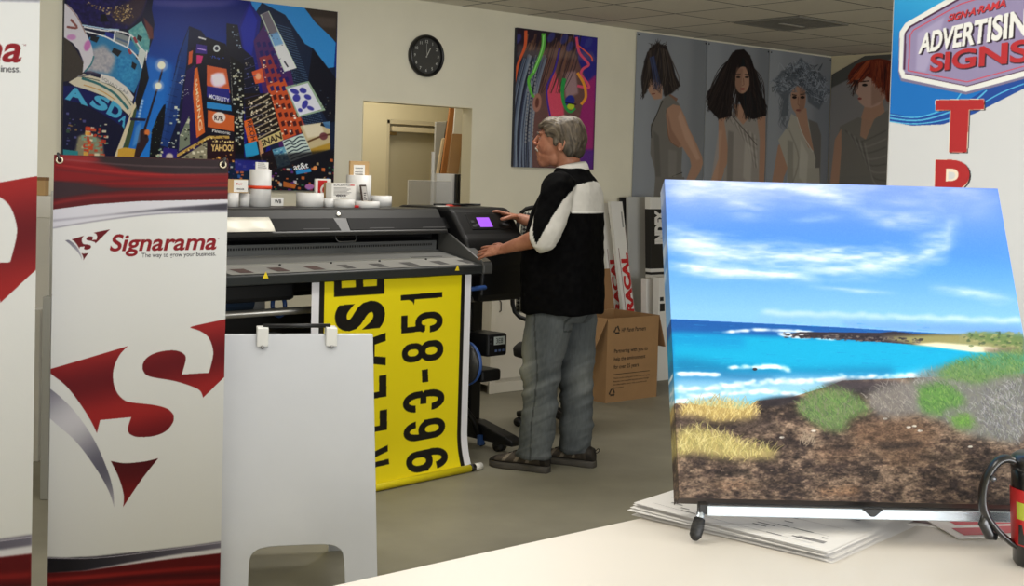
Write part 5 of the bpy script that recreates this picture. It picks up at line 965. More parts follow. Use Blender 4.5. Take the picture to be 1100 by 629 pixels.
# --- the yellow print
PU0, PU1, PZ = -1.058, -.03, 1.026
p = Pic(PO+prU*PU0+np.array([0, 0, PZ]), prU, (0, 0, -1), PU1-PU0, PZ-.012, 400, (236, 218, 22))
W_ = p.W*p.k
def vband(a, b, c): p.a[:, int(a*p.k):int(b*p.k)] = c
wl = PU1-PU0; vband(0, .045, (226, 226, 232)); vband(.045, .075, (24, 22, 20)); vband(wl-.046, wl, (226, 226, 232)); vband(wl-.073, wl-.046, (24, 22, 20))
def glyph_up(ch, xl, xr, ya, yb, b=.05):
    k = (xr-xl)*max(0, (((ya+yb)/2-185)/1250-.028)); p.text(ch, [(xl, yb), (xl, ya+k), (xr, ya), (xr, yb-k)], (20, 18, 18), b)
BK_, YL_ = (20, 18, 18), (236, 218, 22)
def rr(x0, y0, x1, y1, r=.42, n=7):
    rx, ry = (x1-x0)*min(.5, r*1.15), (y1-y0)*min(.5, r*.8 if y1-y0 > .75 else r); o = []
    for cx, cy, a in ((x1-rx, y1-ry, 0), (x0+rx, y1-ry, 90), (x0+rx, y0+ry, 180), (x1-rx, y0+ry, 270)):
        o += [(cx+rx*math.cos(R(a+90*k/n)), cy+ry*math.sin(R(a+90*k/n))) for k in range(n+1)]
    return o
bx = lambda x0, y0, x1, y1: [(x0, y0), (x1, y0), (x1, y1), (x0, y1)]
six = [(1, rr(0, 0, 1, 1)), (0, rr(.32, .15, .69, .85, .4)), (0, bx(.5, .5, 1.02, .7)), (1, rr(0, 0, 1, .64)), (0, rr(.32, .15, .69, .48))]
DIG = {'0': [(1, rr(0, 0, 1, 1)), (0, rr(.32, .16, .68, .84, .4))], '8': [(1, rr(.04, .46, .96, 1)), (1, rr(0, 0, 1, .56)), (0, rr(.33, .6, .67, .86)), (0, rr(.31, .15, .69, .43))],
       '6': six, '9': [(c, [(1-x, 1-y) for x, y in q]) for c, q in six], '1': [(1, bx(.42, 0, .76, 1)), (1, [(.08, .68), (.3, .72), (.44, .82), (.5, 1), (.74, 1), (.6, .7), (.5, .66)])],
       '3': [(1, rr(0, 0, 1, 1)), (0, rr(.32, .15, .68, .85, .4)), (0, bx(-.02, .31, .5, .69)), (1, bx(.36, .43, .8, .58)), (0, [(1.02, .47), (.9, .505), (1.02, .54)])],
       '5': [(1, rr(0, 0, 1, .66)), (0, rr(.32, .15, .68, .51)), (0, bx(-.02, .31, .32, .46)), (1, bx(.08, .85, .94, 1)), (1, bx(.08, .42, .36, 1))],
       'E': [(1, bx(0, 0, .28, 1)), (1, bx(0, .85, 1, 1)), (1, bx(0, 0, 1, .15)), (1, bx(0, .42, .9, .57))], 'L': [(1, bx(0, 0, .28, 1)), (1, bx(0, 0, 1, .15))],
       'A': [(1, [(-.06, 0), (.22, 0), (.3, .22), (.7, .22), (.78, 0), (1.06, 0), (.66, 1), (.34, 1)]), (0, [(.35, .37), (.65, .37), (.5, .82)])],
       'R': [(1, rr(0, .4, 1, 1)), (1, bx(0, 0, .28, 1)), (0, rr(.28, .54, .73, .86)), (1, [(.4, .45), (.7, 0), (1.04, 0), (.72, .45)])]}
def glyph_up(ch, xl, xr, ya, yb):
    k = (xr-xl)*max(0, (((ya+yb)/2-185)/1250-.028)); Q = [np.array(q) for q in ((xl, yb), (xl, ya+k), (xr, ya), (xr, yb-k))]
    if ch == 'S': p.text('S', [tuple(q) for q in Q], BK_, .05); return
    for c, q in DIG[ch]:
        p.fill([p.P(*((Q[0]*(1-x)+Q[1]*x)*y+(Q[3]*(1-x)+Q[2]*x)*(1-y))) for x, y in q], BK_ if c else YL_)
for ch, ya, yb in (('E', 283, 319), ('S', 321.5, 357), ('A', 359, 397), ('E', 402, 434), ('L', 439, 471), ('R', 478, 509)): s_ = (ya-300)*.02; glyph_up(ch, 359+s_, 413+s_, ya, yb)
for ch, ya, yb in (('0', 270, 299), ('1', 309.4, 330), ('5', 333.4, 359.8), ('8', 363.6, 391.2), ('3', 415.4, 445), ('6', 446.2, 476), ('9', 477.2, 508)):
    s_ = (ya-300)*.025; glyph_up(ch, 430+s_, 474.5+s_, ya, yb)
p.poly([(453, 397), (459.6, 396), (460.2, 409.6), (453.6, 410.6)], BK_)
t = thing('yellow_print', 'yellow lease banner print with black digits hanging from the printer', 'printed banner', (*(PO+prU*(PU0+PU1)/2)[:2], 0), pa)
p.mesh('print_sheet', vmat('print_vinyl', .38, .4), t, 1.1, lambda X, Z: np.stack([X, -.002+.006*np.sin(X*5+.6)*np.clip(1-Z, 0, 1)-.045*(np.clip(.2-Z, 0, 1)/.2)**2, Z], -1), (0, 0, .012))
hw = wl/2; ylw = mat('print_yellow', (236, 218, 22), .4); f = MB(); f.cyl((-hw, -.05, .0195), (hw-.02, -.05, .0195), .0185, n=20, m=0); f.build('bottom_roll', ylw, t)
MB().cyl((hw-.02, -.05, .0195), (hw+.012, -.05, .0195), .0188, n=20).build('roll_stripe', mat('print_black', (24, 22, 20), .4), t); MB().cyl((hw+.012, -.05, .0195), (hw+.062, -.05, .0195), .0185, n=20).build('core_end', mat('core_white', (226, 224, 216), .5), t)
# ------------------------------------------------------------------ things on the printer
TZ = 1.36
def put(name, label, cat, px, v, group=None, rot=0.):
    u, z = pu(*px, v); w = PO+prU*u+prV*v; return thing(name, label, cat, (w[0], w[1], TZ), pa+rot, group), u
def width(x0, x1, y, v): return pu(x1, y, v)[0]-pu(x0, y, v)[0]
wr = mat('roll_white', (226, 225, 222), .45, var=.02, scale=9); wr2 = mat('roll_core', (176, 160, 134), .7); ob = mat('band_orange', (222, 66, 28), .5); cardm = mat('card_tan', (186, 152, 104), .7); cw_ = mat('card_white', (232, 230, 224), .6); inkm = mat('card_ink', (70, 66, 70), .6); inkr = mat('card_red', (196, 34, 36), .5)
def media_roll(label, x0, x1, ytop, v, stack=1, hollow=True):
    t, u = put('media_roll', label, 'roll', ((x0+x1)/2, 221, v), 0) if False else put('media_roll', label, 'roll', ((x0+x1)/2, 221), v, 'white vinyl rolls on top of the printer')
    r = width(x0, x1, 221, v)*.5*.9; h = pu((x0+x1)/2, ytop, v)[1]-TZ
    MB().lathe([(r*.45, 0), (r, 0), (r, h), (r*.45, h), (r*.45, 0)] if hollow else [(0, 0), (r, 0), (r, h), (0, h)], 28, caps=False).build('roll_wrap', wr, t)
    if hollow: MB().lathe([(r*.45, .0005), (r*.45, h+.001), (r*.38, h+.001), (r*.38, .0005)], 24, caps=False).build('core', wr2, t)
    return t, r, h
VS = .5
t, r, h = media_roll('tall white roll with an orange band, on the printer beside the banner', 268.5, 290, 182, VS)
zb_ = pu(279, 201, VS)[1]-TZ; MB().lathe([(r+.001, zb_-.008), (r+.003, zb_-.008), (r+.003, zb_+.008), (r+.001, zb_+.008)], 28, caps=False).build('orange_band', ob, t); MB().tube([(-r-.002, 0, zb_), (-r-.016, -.004, zb_+.004), (-r-.026, 0, zb_-.004)], .008, 8, sq=.5).build('band_knot', ob, t)
ht = pu(279, 174, VS)[1]-TZ; f = MB(); f.box((-r*.55, -.004, h-.03), (r*.8, .004, ht)); 
for k in range(4): f.box((-r*.4, -.0048, h+.008+k*.009), (r*.6-k*.006, -.004, h+.011+k*.009), 1)
f.build('tucked_card', [cw_, inkm], t)
media_roll('short white roll under the tan card box, leftmost on the printer', 244, 256, 207, VS-.02); media_roll('short white roll squeezed between the tan card box and the tall banded roll', 257, 268, 207.5, VS+.02)
media_roll('wide white roll below the dark corner of the city print', 319.5, 346, 207, VS)
media_roll('small squat white roll left of the printed label box', 348.5, 358.5, 213, VS-.05); media_roll('squat white roll in front of the printed label box', 360, 379.5, 214, VS-.1); media_roll('low white roll in front of the leaning photo frame', 383, 406, 216, VS-.12)
media_roll('plain white roll at the right end of the group', 400, 419, 210, VS+.09)
t, r, h = media_roll('tall white roll topped with a tan clipboard card, beside the photo frame', 373, 396.5, 188, VS+.08)
ht = pu(385, 173, VS+.08)[1]-TZ; f = MB(); f.box((-r*.95, -.006, h-.02), (r*.95, .006, ht)); f.box((-r*.62, -.0075, h-.01), (r*.5, -.006, ht-.02), 1)
for k in range(4): f.box((-r*.5, -.0085, h+.004+k*.011), (r*.3, -.0075, h+.007+k*.011), 2)
f.build('tucked_card', [cardm, cw_, inkm], t)
def small_box(name, label, cat, x0, x1, y0, y1, v, dep, mats, extra=None, z0=0.):
    t, u = put(name, label, cat, ((x0+x1)/2, (y0+y1)/2), v); hw = width(x0, x1, y1, v)/2; zt = pu((x0+x1)/2, y0, v)[1]-TZ; zb2 = z0 if z0 is not None else 0
    f = MB(); f.box((-hw, 0, zb2), (hw, dep, zt)); 
    if extra: extra(f, hw, zb2, zt)
    f.build(name.split('_')[-1]+'_body', mats, t, bevel=.0015); return t
zs = pu(255, 207.3, VS)[1]-TZ+.002
def mayer(f, hw, a, b): f.box((-hw*.35, -.0012, a+.004), (hw*.98, 0, b-.003), 1); f.text('Mayer', .014, Matrix.Translation((-hw*.15, -.0016, a+(b-a)*.55)), 3, .01); f.text('VENDOR', .008, Matrix.Translation((-hw*.1, -.0016, a+(b-a)*.22)), 2, .03)
t = small_box('card_box', 'tan card box with a white label, resting on two short rolls', 'box', 243.5, 266.5, 192.5, 207, VS-.03, .07, [cardm, cw_, inkm, inkr], mayer, zs)
def wb_(f, hw, a, b): f.text('WB', (b-a)*.45, Matrix.Translation((-hw*.4, -.001, a+(b-a)*.3)), 2, .03)
small_box('name_card', 'small white card lettered WB standing on the printer', 'card', 290.5, 304.5, 212, 221, VS+.1, .012, [cw_, cw_, inkm], wb_)
def gsg(f, hw, a, b): f.box((-hw*.7, -.0012, a+(b-a)*.25), (hw*.45, 0, b-.008), 1); f.text('G', (b-a)*.42, Matrix.Translation((-hw*.42, -.0018, a+(b-a)*.38)), 2, .03)
small_box('letter_sign', 'small framed red sign with a white letter G', 'sign', 339, 355.5, 192, 220, VS+.14, .012, [cw_, inkr, cw_], gsg)
small_box('card_box', 'narrow tan box between the red letter sign and the label box', 'box', 352.5, 358.5, 196, 220, VS+.07, .04, [cardm])
def lbl(f, hw, a, b):
    f.text('BORDER PASS', .012, Matrix.Translation((-hw*.85, -.001, b-.016)), 1, .0); f.text('VENDOR', .013, Matrix.Translation((-hw*.7, -.001, a+(b-a)*.42)), 1, .04)
    for k in range(7): f.box((-hw*.85, -.0008, b-.026-k*.006), (hw*(.2+.5*((k*37) % 10)/10), 0, b-.024-k*.006), 1)
    f.box((hw*.5, -.0008, b-.014), (hw*.85, 0, b-.008), 2)
zl = 0.
small_box('label_box', 'white carton with a printed shipping label among the rolls', 'box', 356.5, 382.5, 196.5, 221, VS-.02, .05, [cw_, inkm, inkr], lbl)
t, u = put('photo_frame', 'small dark photo frame leaning at an angle against the tall roll', 'photo frame', (394, 215), VS-.035, None, R(32)); hh = pu(394, 198, VS-.04)[1]-TZ
MB().box((-.045, 0, 0), (.045, .008, hh), M=Matrix.Rotation(R(-10), 4, 'X')).build('frame_border', mat('frame_dark', (58, 44, 36), .5), t, bevel=.002)
f = MB(); f.box((-.036, -.001, .01), (.036, 0, hh-.01), 0, M=Matrix.Rotation(R(-10), 4, 'X'))
for k in range(6): f.box((-.03+k*.002, -.0018, .016+k*.011), (.0+.005*(k % 3)*2, -.001, .021+k*.011), 1, M=Matrix.Rotation(R(-10), 4, 'X'))
f.build('picture', [mat('frame_photo', (200, 196, 190), .4), inkm], t)
u, z = pu(380, 220, VS-.12); w = PO+prU*u+prV*(VS-.12); t = thing('tape_tab', 'bit of red tape on the printer top among the rolls', 'tape', (w[0]+.01, w[1], TZ), pa); MB().box((-.02, -.01, 0), (.02, .012, .012)).build('tape_piece', inkr, t, bevel=.003)
# white reflection in the left window, modelled as a curled sheet
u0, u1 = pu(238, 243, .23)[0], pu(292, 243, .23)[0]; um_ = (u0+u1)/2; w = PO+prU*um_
t = thing('window_reflection', 'white reflection in the left printer window, shaped as a curled sheet', 'paper', (w[0], w[1], 0), pa); f = MB(); n = 30; vs_ = []
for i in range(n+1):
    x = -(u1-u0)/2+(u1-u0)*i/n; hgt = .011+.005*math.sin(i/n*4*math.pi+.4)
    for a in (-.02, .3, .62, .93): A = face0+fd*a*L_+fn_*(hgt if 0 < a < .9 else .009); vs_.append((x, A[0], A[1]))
f.add(vs_, [(i*4+j, i*4+4+j, i*4+5+j, i*4+1+j) for i in range(n) for j in range(3)], 0, True); o = f.build('thin_white_sheet', mat('reflection_white', (240, 236, 222), .4), t); md = o.modifiers.new('solid', 'SOLIDIFY'); md.thickness = .0008  # this sheet stands in for the window's bright reflection
# clear holder, tools on the right of the printer top
u, z = pu(497, 219, .4); w = PO+prU*u+prV*.42; t = thing('red_tool', 'red handled cutter lying on the printer top', 'tool', (w[0]-.05, w[1], TZ+.0), pa); MB().box((-.05, -.012, 0), (.05, .014, .016)).build('handle', mat('tool_red', (206, 70, 56), .4), t, bevel=.004); MB().box((.05, -.008, .002), (.11, .01, .012)).build('blade', mat('tool_dark', (30, 30, 32), .4), t, bevel=.002)
w = PO+prU*pu(478, 219, .42)[0]+prV*.42; t = thing('white_squeegee', 'flat white squeegee lying left of the red cutter', 'tool', (w[0]-.02, w[1], TZ), pa); MB().box((-.05, -.02, 0), (.04, .02, .009)).build('squeegee_body', cw_, t, bevel=.003)
w = PO+prU*.3+prV*.42; t = thing('black_cable', 'black cable lying along the printer top by the console', 'cable', (w[0], w[1], TZ+.016), pa); MB().tube(smooth_line([(-.22, .0, .0), (-.14, .02, .0), (-.05, -.01, .0), (.06, .01, .0), (.12, -.02, .0)], 6), .006, 8).build('cable', blk, t)
# ------------------------------------------------------------------ the man at the printer
def remesh(mb, voxel, it=6, fac=.5):
    o = mb.build('tmp', [], None); md = o.modifiers.new('r', 'REMESH'); md.mode = 'VOXEL'; md.voxel_size = voxel; md.use_smooth_shade = True
    if it: m2 = o.modifiers.new('s', 'SMOOTH'); m2.iterations = it; m2.factor = fac
    dg = bpy.context.evaluated_depsgraph_get(); me = bpy.data.meshes.new_from_object(o.evaluated_get(dg)); old = o.data; bpy.data.objects.remove(o); bpy.data.meshes.remove(old); return me
def skin_obj(name, me, m, parent, colf=None, disp=None):
    n = len(me.vertices); co = np.empty(n*3, np.float32); me.vertices.foreach_get('co', co); co = co.reshape(-1, 3).astype(float)
    if disp:
        no = np.empty(n*3, np.float32); me.vertices.foreach_get('normal', no); no = no.reshape(-1, 3); d = disp(co, no); co2 = co+no*d[:, None]; me.vertices.foreach_set('co', co2.astype(np.float32).reshape(-1)); me.update()
    if colf:
        c = np.clip(colf(co), 0, 255)/255.; c = np.where(c <= .04045, c/12.92, ((c+.055)/1.055)**2.4)
        a = me.attributes.new('ink', 'FLOAT_COLOR', 'POINT'); a.data.foreach_set('color', np.concatenate([c, np.ones((n, 1))], 1).astype(np.float32).reshape(-1))
    me.polygons.foreach_set('use_smooth', np.ones(len(me.polygons), bool)); me.materials.clear(); me.materials.append(m); me.name = name
    return link(bpy.data.objects.new(name, me), parent)
_N3 = {}
def n3(P, scale, seed=0):
    """smooth 3-D noise 0..1 at points P"""
    if seed not in _N3: _N3[seed] = np.random.RandomState(seed).rand(24, 24, 24)
    g = _N3[seed]; q = P*np.asarray(scale)+100.; i = np.floor(q).astype(int); f = q-i; f = f*f*(3-2*f); out = 0
    for a in (0, 1):
        for b in (0, 1):
            for c in (0, 1):
                w = (f[:, 0] if a else 1-f[:, 0])*(f[:, 1] if b else 1-f[:, 1])*(f[:, 2] if c else 1-f[:, 2]); out = out+w*g[(i[:, 0]+a) % 24, (i[:, 1]+b) % 24, (i[:, 2]+c) % 24]
    return out
def ering(c, rx, ry, n=28, pw=2., tilt=0., rot=0.):
    o = []
    for k in range(n):
        a = 2*math.pi*k/n; ca, sa_ = math.cos(a), math.sin(a); x = rx*abs(ca)**(2/pw)*(1 if ca >= 0 else -1); y = ry*abs(sa_)**(2/pw)*(1 if sa_ >= 0 else -1)
        o.append((c[0]+x, c[1]+y, c[2]+x*tilt))
    return o
def column(mb, rows, n=28, pw=2.2):
    """rows of (x, y, z, rx, ry[, tilt]) joined as a smooth column"""
    R_ = smooth_line([tuple(r)+((0,) if len(r) == 5 else ()) for r in rows], 5); return mb.ring([ering(r[:3], r[3], r[4], n, pw, r[5]) for r in R_])
def limb(mb, pts, rad, n=18, sq=1.):
    P = smooth_line([tuple(p)+(r,) for p, r in zip(pts, rad)], 6); return mb.tube([q[:3] for q in P], [float(q[3]) for q in P], n, sq=sq)
def ball(mb, c, rx, ry, rz, rot=0.):
    M = Matrix.Translation(c) @ Matrix.Rotation(rot, 4, 'Y'); k = 14
    return mb.ring([[(rx*math.sin(math.pi*i/k)*math.cos(a)+0., ry*math.sin(math.pi*i/k)*math.sin(a), rz*math.cos(math.pi*i/k)) for a in np.linspace(0, 2*math.pi, 20, False)] for i in [.15]+list(range(1, k))+[k-.15]], M=M)
ma = R(115.5); mo_ = (4.47, 4.93, 0)
man = thing('person', 'man in black and white short sleeved shirt and faded jeans leaning on the printer', 'person', mo_, ma)
# joints
SHN, ELN, WRN = (-.07, .205, 1.49), (-.055, .3, 1.252), (.215, .252, 1.163)
SHF, ELF, WRF = (-.0, -.205, 1.49), (.13, -.3, 1.245), (.345, -.215, 1.315)
b = MB()
column(b, [(-.03, 0, .9, .13, .16), (-.03, 0, 1.1, .15, .165), (-.035, 0, 1.3, .14, .17), (-.05, 0, 1.44, .12, .17), (-.055, 0, 1.53, .075, .1), (-.05, 0, 1.58, .063, .066), (-.03, 0, 1.66, .062, .06), (-.01, 0, 1.72, .06, .058)])
for y in (.1, -.1): limb(b, [(0 if y > 0 else -.04, y, .95), (.02 if y > 0 else -.06, y*1.1, .5), (.05 if y > 0 else -.09, y*1.15, .09)], [.085, .06, .045])
for S_, E_, W_2 in ((SHN, ELN, WRN), (SHF, ELF, WRF)):
    S_, E_, W_2 = map(np.array, (S_, E_, W_2)); limb(b, [S_, S_*.5+E_*.5, E_*.97+S_*.03, E_*.72+W_2*.28, E_*.3+W_2*.7, W_2], [.058, .053, .046, .046, .034, .026])
# head
ball(b, (.012, 0, 1.762), .104, .077, .1); ball(b, (.06, 0, 1.72), .076, .066, .09); ball(b, (.068, 0, 1.655), .064, .05, .05); ball(b, (.1, 0, 1.622), .034, .034, .026); ball(b, (.03, 0, 1.645), .06, .05, .045)
ball(b, (.107, 0, 1.776), .024, .054, .016); limb(b, [(.128, 0, 1.768), (.148, 0, 1.745), (.164, 0, 1.726)], [.0105, .0115, .0115], 12); ball(b, (.15, .011, 1.72), .013, .009, .008); ball(b, (.15, -.011, 1.72), .013, .009, .008)
ball(b, (.129, 0, 1.69), .021, .03, .026); ball(b, (.112, 0, 1.665), .032, .036, .03); ball(b, (.112, 0, 1.64), .03, .034, .03); ball(b, (.085, 0, 1.635), .045, .04, .034); ball(b, (.138, 0, 1.674), .012, .023, .0055); ball(b, (.136, 0, 1.662), .012, .021, .007)
for s_ in (1, -1):
    ball(b, (.098, s_*.036, 1.716), .028, .02, .026)
    e = [(-.028+.017*math.cos(a)-.008*math.sin(a), s_*(.076+.006*math.cos(a+2.4)), 1.714+.03*math.sin(a)) for a in np.linspace(0, 2*math.pi, 16, False)]
    b.tube(e, .0062, 8, closed=True); ball(b, (-.024, s_*.072, 1.714), .016, .006, .026)
# hands: palm, four fingers and a thumb each
def hand(W, dirv, upv, fing, thumb):
    W = np.array(W, float); d = np.array(dirv, float); d /= np.linalg.norm(d); u = np.array(upv, float); u -= d*np.dot(u, d); u /= np.linalg.norm(u); s = np.cross(u, d)   # s: the left hand side of a forward pointing hand
    P = lambda a, c, h: W+d*a+s*c+u*h
    rings = []
    for a, hw, th in ((-.02, .027, .028), (.015, .031, .021), (.05, .04, .019), (.082, .041, .0155), (.094, .037, .012)):
        rings.append([P(a, hw*math.cos(t), th*math.sin(t)*.8) for t in np.linspace(0, 2*math.pi, 20, False)])
    b.ring(rings)
    for (c, L, sp, cv) in fing:
        p0 = P(.082, c, .002); a = .0; pts = [P(.06, c*.9, 0), p0]; cur = p0; th = cv[0]
        for k, l in enumerate((L*.44, L*.32, L*.24)):
            dd = (d*math.cos(sp)+s*math.sin(sp))*math.cos(th)-u*math.sin(th); cur = cur+dd*l; pts.append(cur); th += cv[k+1] if k < 2 else 0
        b.tube([tuple(q) for q in smooth_line(pts, 4)], [.0095]*5+list(np.linspace(.0094, .0072, len(smooth_line(pts, 4))-5)), 12); ball(b, tuple(cur), .0074, .0074, .0074)
    pts = [P(*q) for q in thumb]; sl_ = smooth_line(pts, 4); b.tube([tuple(q) for q in sl_], list(np.linspace(.0155, .0095, len(sl_))), 12); ball(b, tuple(pts[-1]), .0098, .0098, .0098)
# near hand flat on the end of the tray; its thumb side points away from the camera
def mirror_hand(W, dirv, upv, fing, thumb): hand(W, dirv, upv, [(-c, L, -sp, cv) for c, L, sp, cv in fing], [(a, -c, h) for a, c, h in thumb])
mirror_hand(WRN, (.165, -.03, -.028), (.1, .72, .8), [(.031, .078, .16, (.05, .1, .12)), (.0105, .086, .04, (.04, .1, .12)), (-.011, .08, -.06, (.05, .12, .12)), (-.031, .062, -.18, (.08, .14, .12))],
     [(.012, .024, -.004), (.04, .046, -.008), (.068, .06, -.014), (.094, .066, -.018)])
# far hand holding the top edge of the console, thumb lower on the panel
hand(WRF, (.12, .055, .028), (-.1, -.25, 1), [(.031, .076, .1, (.0, .35, .5)), (.0105, .084, .02, (-.02, .3, .5)), (-.011, .078, -.05, (.0, .35, .5)), (-.031, .06, -.14, (.05, .4, .5))],
     [(.008, .026, -.004), (.034, .052, -.014), (.06, .072, -.03), (.084, .076, -.042)])
me = remesh(b, .0038, 5, .5)
def skincol(P):
    c = np.array((160, 108, 84.))+(n3(P, 30, 1)-.5)[:, None]*np.array((26, 26, 24))+(n3(P, 90, 2)-.5)[:, None]*12
    red = np.exp(-(((P-np.array((.155, 0, 1.722)))/np.array((.03, .03, .025)))**2).sum(1))+np.exp(-(((P-np.array((.1, .05, 1.7)))/.035)**2).sum(1))*.6; c = c+red[:, None]*np.array((5, -6, -6))
    lip = np.exp(-(((P-np.array((.142, 0, 1.67)))/np.array((.012, .024, .009)))**2).sum(1)); c = c+lip[:, None]*np.array((-10, -24, -16))
    knuck = (P[:, 0] > .2) & (P[:, 2] < 1.45); c = c+(knuck*(n3(P, 120, 3)-.5)*26)[:, None]
    return c
sk = vmat('skin', .5, .4, 0, .08, 220); skin_obj('body', me, sk, man, skincol)
for s_ in (1, -1):
    ey = ball(MB(), (.1085, s_*.031, 1.75), .0125, .0125, .0105).build('eye', mat('eye_white', (190, 182, 174), .3), man); ball(MB(), (.117, s_*.032, 1.749), .0055, .0058, .006).build('iris', mat('iris_brown', (44, 32, 26), .2), ey)
    f = MB(); limb(f, [(.12, s_*.014, 1.756), (.1225, s_*.03, 1.7595), (.112, s_*.047, 1.755)], [.004, .006, .005], 10); f.build('eyelid', mat('lid_skin', (160, 104, 82), .5), man)
    f = MB(); limb(f, [(.13, s_*.012, 1.772), (.131, s_*.03, 1.778), (.117, s_*.05, 1.772)], [.005, .006, .004], 10); f.build('eyebrow', mat('brow_hair', (82, 72, 64), .8), man)
f = MB()
for s_ in (1, -1): limb(f, [(.146, 0, 1.699), (.143, s_*.018, 1.693), (.13, s_*.034, 1.683), (.122, s_*.038, 1.675)], [.007, .007, .005, .003], 12)
skin_obj('moustache', remesh(f, .0025, 2), mat('moustache_hair', (134, 124, 112), .8, var=.25, scale=90, bump=.3), man)
# hair
h_ = MB(); ball(h_, (-.022, 0, 1.785), .108, .088, .088); ball(h_, (-.052, 0, 1.748), .082, .085, .092); ball(h_, (-.07, 0, 1.7), .05, .074, .06, .3); ball(h_, (.056, 0, 1.828), .07, .074, .036, .2); ball(h_, (.088, .006, 1.822), .05, .058, .023, .35); ball(h_, (.045, .048, 1.81), .05, .03, .035, .3); ball(h_, (.045, -.048, 1.81), .05, .03, .035, .3)
for s_ in (1, -1): ball(h_, (.012, s_*.064, 1.785), .066, .022, .036, .2); ball(h_, (.012, s_*.07, 1.735), .014, .012, .03); ball(h_, (-.06, s_*.066, 1.7), .03, .02, .05, .3)
me = remesh(h_, .004, 4)
def hairflow(P):
    ang_ = np.arctan2(P[:, 2]-1.73, -(P[:, 0]-.07)); r_ = np.hypot(P[:, 2]-1.73, P[:, 0]-.07); return r_, ang_
def haircol(P):
    r_, a_ = hairflow(P); Q = np.stack([r_*150+n3(P, 22, 7)*5, a_*2.2, P[:, 1]*120], 1); s1 = n3(Q, (1, 1, 1), 8)[:, None]; s2 = n3(Q, (2.2, 1, 2.2), 9)[:, None]
    base = lerp((42, 36, 30), (122, 110, 92), np.clip(s1*.75+s2*.5-.1, 0, 1)[:, 0]); low = np.clip((1.74-P[:, 2])/.09, 0, 1)*np.clip((-P[:, 0])/.05, 0, 1); return base*(1-.35*low[:, None])
def hairdisp(P, N): r_, a_ = hairflow(P); Q = np.stack([r_*110+n3(P, 22, 7)*5, a_*1.8, P[:, 1]*80], 1); return (n3(Q, 1, 8)-.5)*.007+(n3(P, (26, 26, 26), 5)-.5)*.008
skin_obj('hair', me, vmat('hair', .55, .35), man, haircol, hairdisp)
# shirt
s = MB(); column(s, [(-.028, 0, .832, .2, .225), (-.026, 0, .9, .204, .228), (-.02, 0, 1.05, .204, .226), (-.022, 0, 1.2, .196, .226), (-.038, 0, 1.33, .18, .224), (-.056, 0, 1.43, .156, .212), (-.068, 0, 1.505, .126, .186), (-.064, 0, 1.556, .1, .128), (-.058, 0, 1.595, .082, .085)], 36, 2.5)
def sleeve(S, E, W, k):
    S, E, W = map(np.array, (S, E, W)); d = E-S; e = (W-E)/np.linalg.norm(W-E); limb(s, [S+np.array((0, -.1 if S[1] > 0 else .1, -.02)), S, S+d*.4, S+d*.8+e*.01, E+e*(k-.04), E+e*k], [.08, .086, .086, .082, .076, .08] if k > 0 else [.08, .086, .088, .09, .092, .094], 24)
sleeve(SHN, ELN, WRN, .055); sleeve(SHF, ELF, WRF, .0)
me = remesh(s, .0055, 7, .5)
dN = np.array(ELN)-np.array(SHN); LN = np.linalg.norm(dN); dN = dN/LN; dF = np.array(ELF)-np.array(SHF); LF = np.linalg.norm(dF); dF = dF/LF
def arm_t(P, S, d): q = P-np.array(S); t = q@d; r = q-t[:, None]*d; return t, r
def seg_d(P, A, B):
    A, B = np.array(A), np.array(B); d = B-A; t = np.clip(((P-A)@d)/(d@d), 0, 1); return np.linalg.norm(P-A-t[:, None]*d, axis=1)
def arm_d(P): return np.minimum(np.minimum(seg_d(P, SHN, ELN), seg_d(P, ELN, np.array(ELN)*.6+np.array(WRN)*.4)), np.minimum(seg_d(P, SHF, ELF), seg_d(P, ELF, np.array(ELF)*.8+np.array(WRF)*.2)))
def shirtcol(P):
    BL, WT = np.array((7, 7, 8.)), np.array((206, 203, 196.)); c = np.tile(BL, (len(P), 1)); wob = (n3(P, 14, 11)-.5)*.012
    x, y, z = P.T; inside = np.abs(y) < .17+.0*z
    q = -(x*.91+np.abs(y)*.41); qs = np.interp(z, [1.18, 1.26, 1.34, 1.43, 1.51, 1.53], [-.14, -.1, -.055, .0, .075, .165]); arm = (arm_d(P) < .118) & (np.abs(y) > .19) & ((np.abs(x+.026)/.205)**2.5+(np.abs(y)/.228)**2.5 > 1.16)
    white = (q > qs) & (z < 1.535) & ((z > 1.372) | arm); c[white] = WT
    front = (x > .085) & (np.abs(y-.01) < .075) & (z > 1.15); c[front] = WT*.97
    for E, W, k in ((ELN, WRN, .055), (ELF, WRF, .0)):
        e = (np.array(W)-np.array(E)); e = e/np.linalg.norm(e); t = (P-np.array(E))@e; cuff = arm & (t > k-.022) & (np.linalg.norm(P-np.array(E)-t[:, None]*e, axis=1) < .112) & (np.sign(y) == np.sign(E[1])); c[cuff] = WT
    pip = (x < -.06) & (np.abs(z-1.371) < .006) & (np.abs(y) < .2); c[pip] = (224, 222, 216)
    return c+((n3(P, 60, 12)-.5)*10)[:, None]
def shirtdisp(P, N):
    x, y, z = P.T; fold = (n3(np.stack([x*9, y*9, z*2.2], 1), 1, 13)-.5)*.022*np.clip((1.42-z)/.4, .15, 1)+(n3(P, 26, 14)-.5)*.008
    t, r = arm_t(P, SHN, dN); fold = fold+np.where((np.abs(y) > .19) & (z > 1.2), (n3(np.stack([x*10, y*10, z*26+x*14], 1), 1, 15)-.5)*.01, 0)
    return fold
skin_obj('shirt', me, vmat('shirt_cloth', .85, .06, 0, .1, 500), man, shirtcol, shirtdisp)
cl = MB(); k = 26; ro = []; hi = []; ri = []; a0 = .55
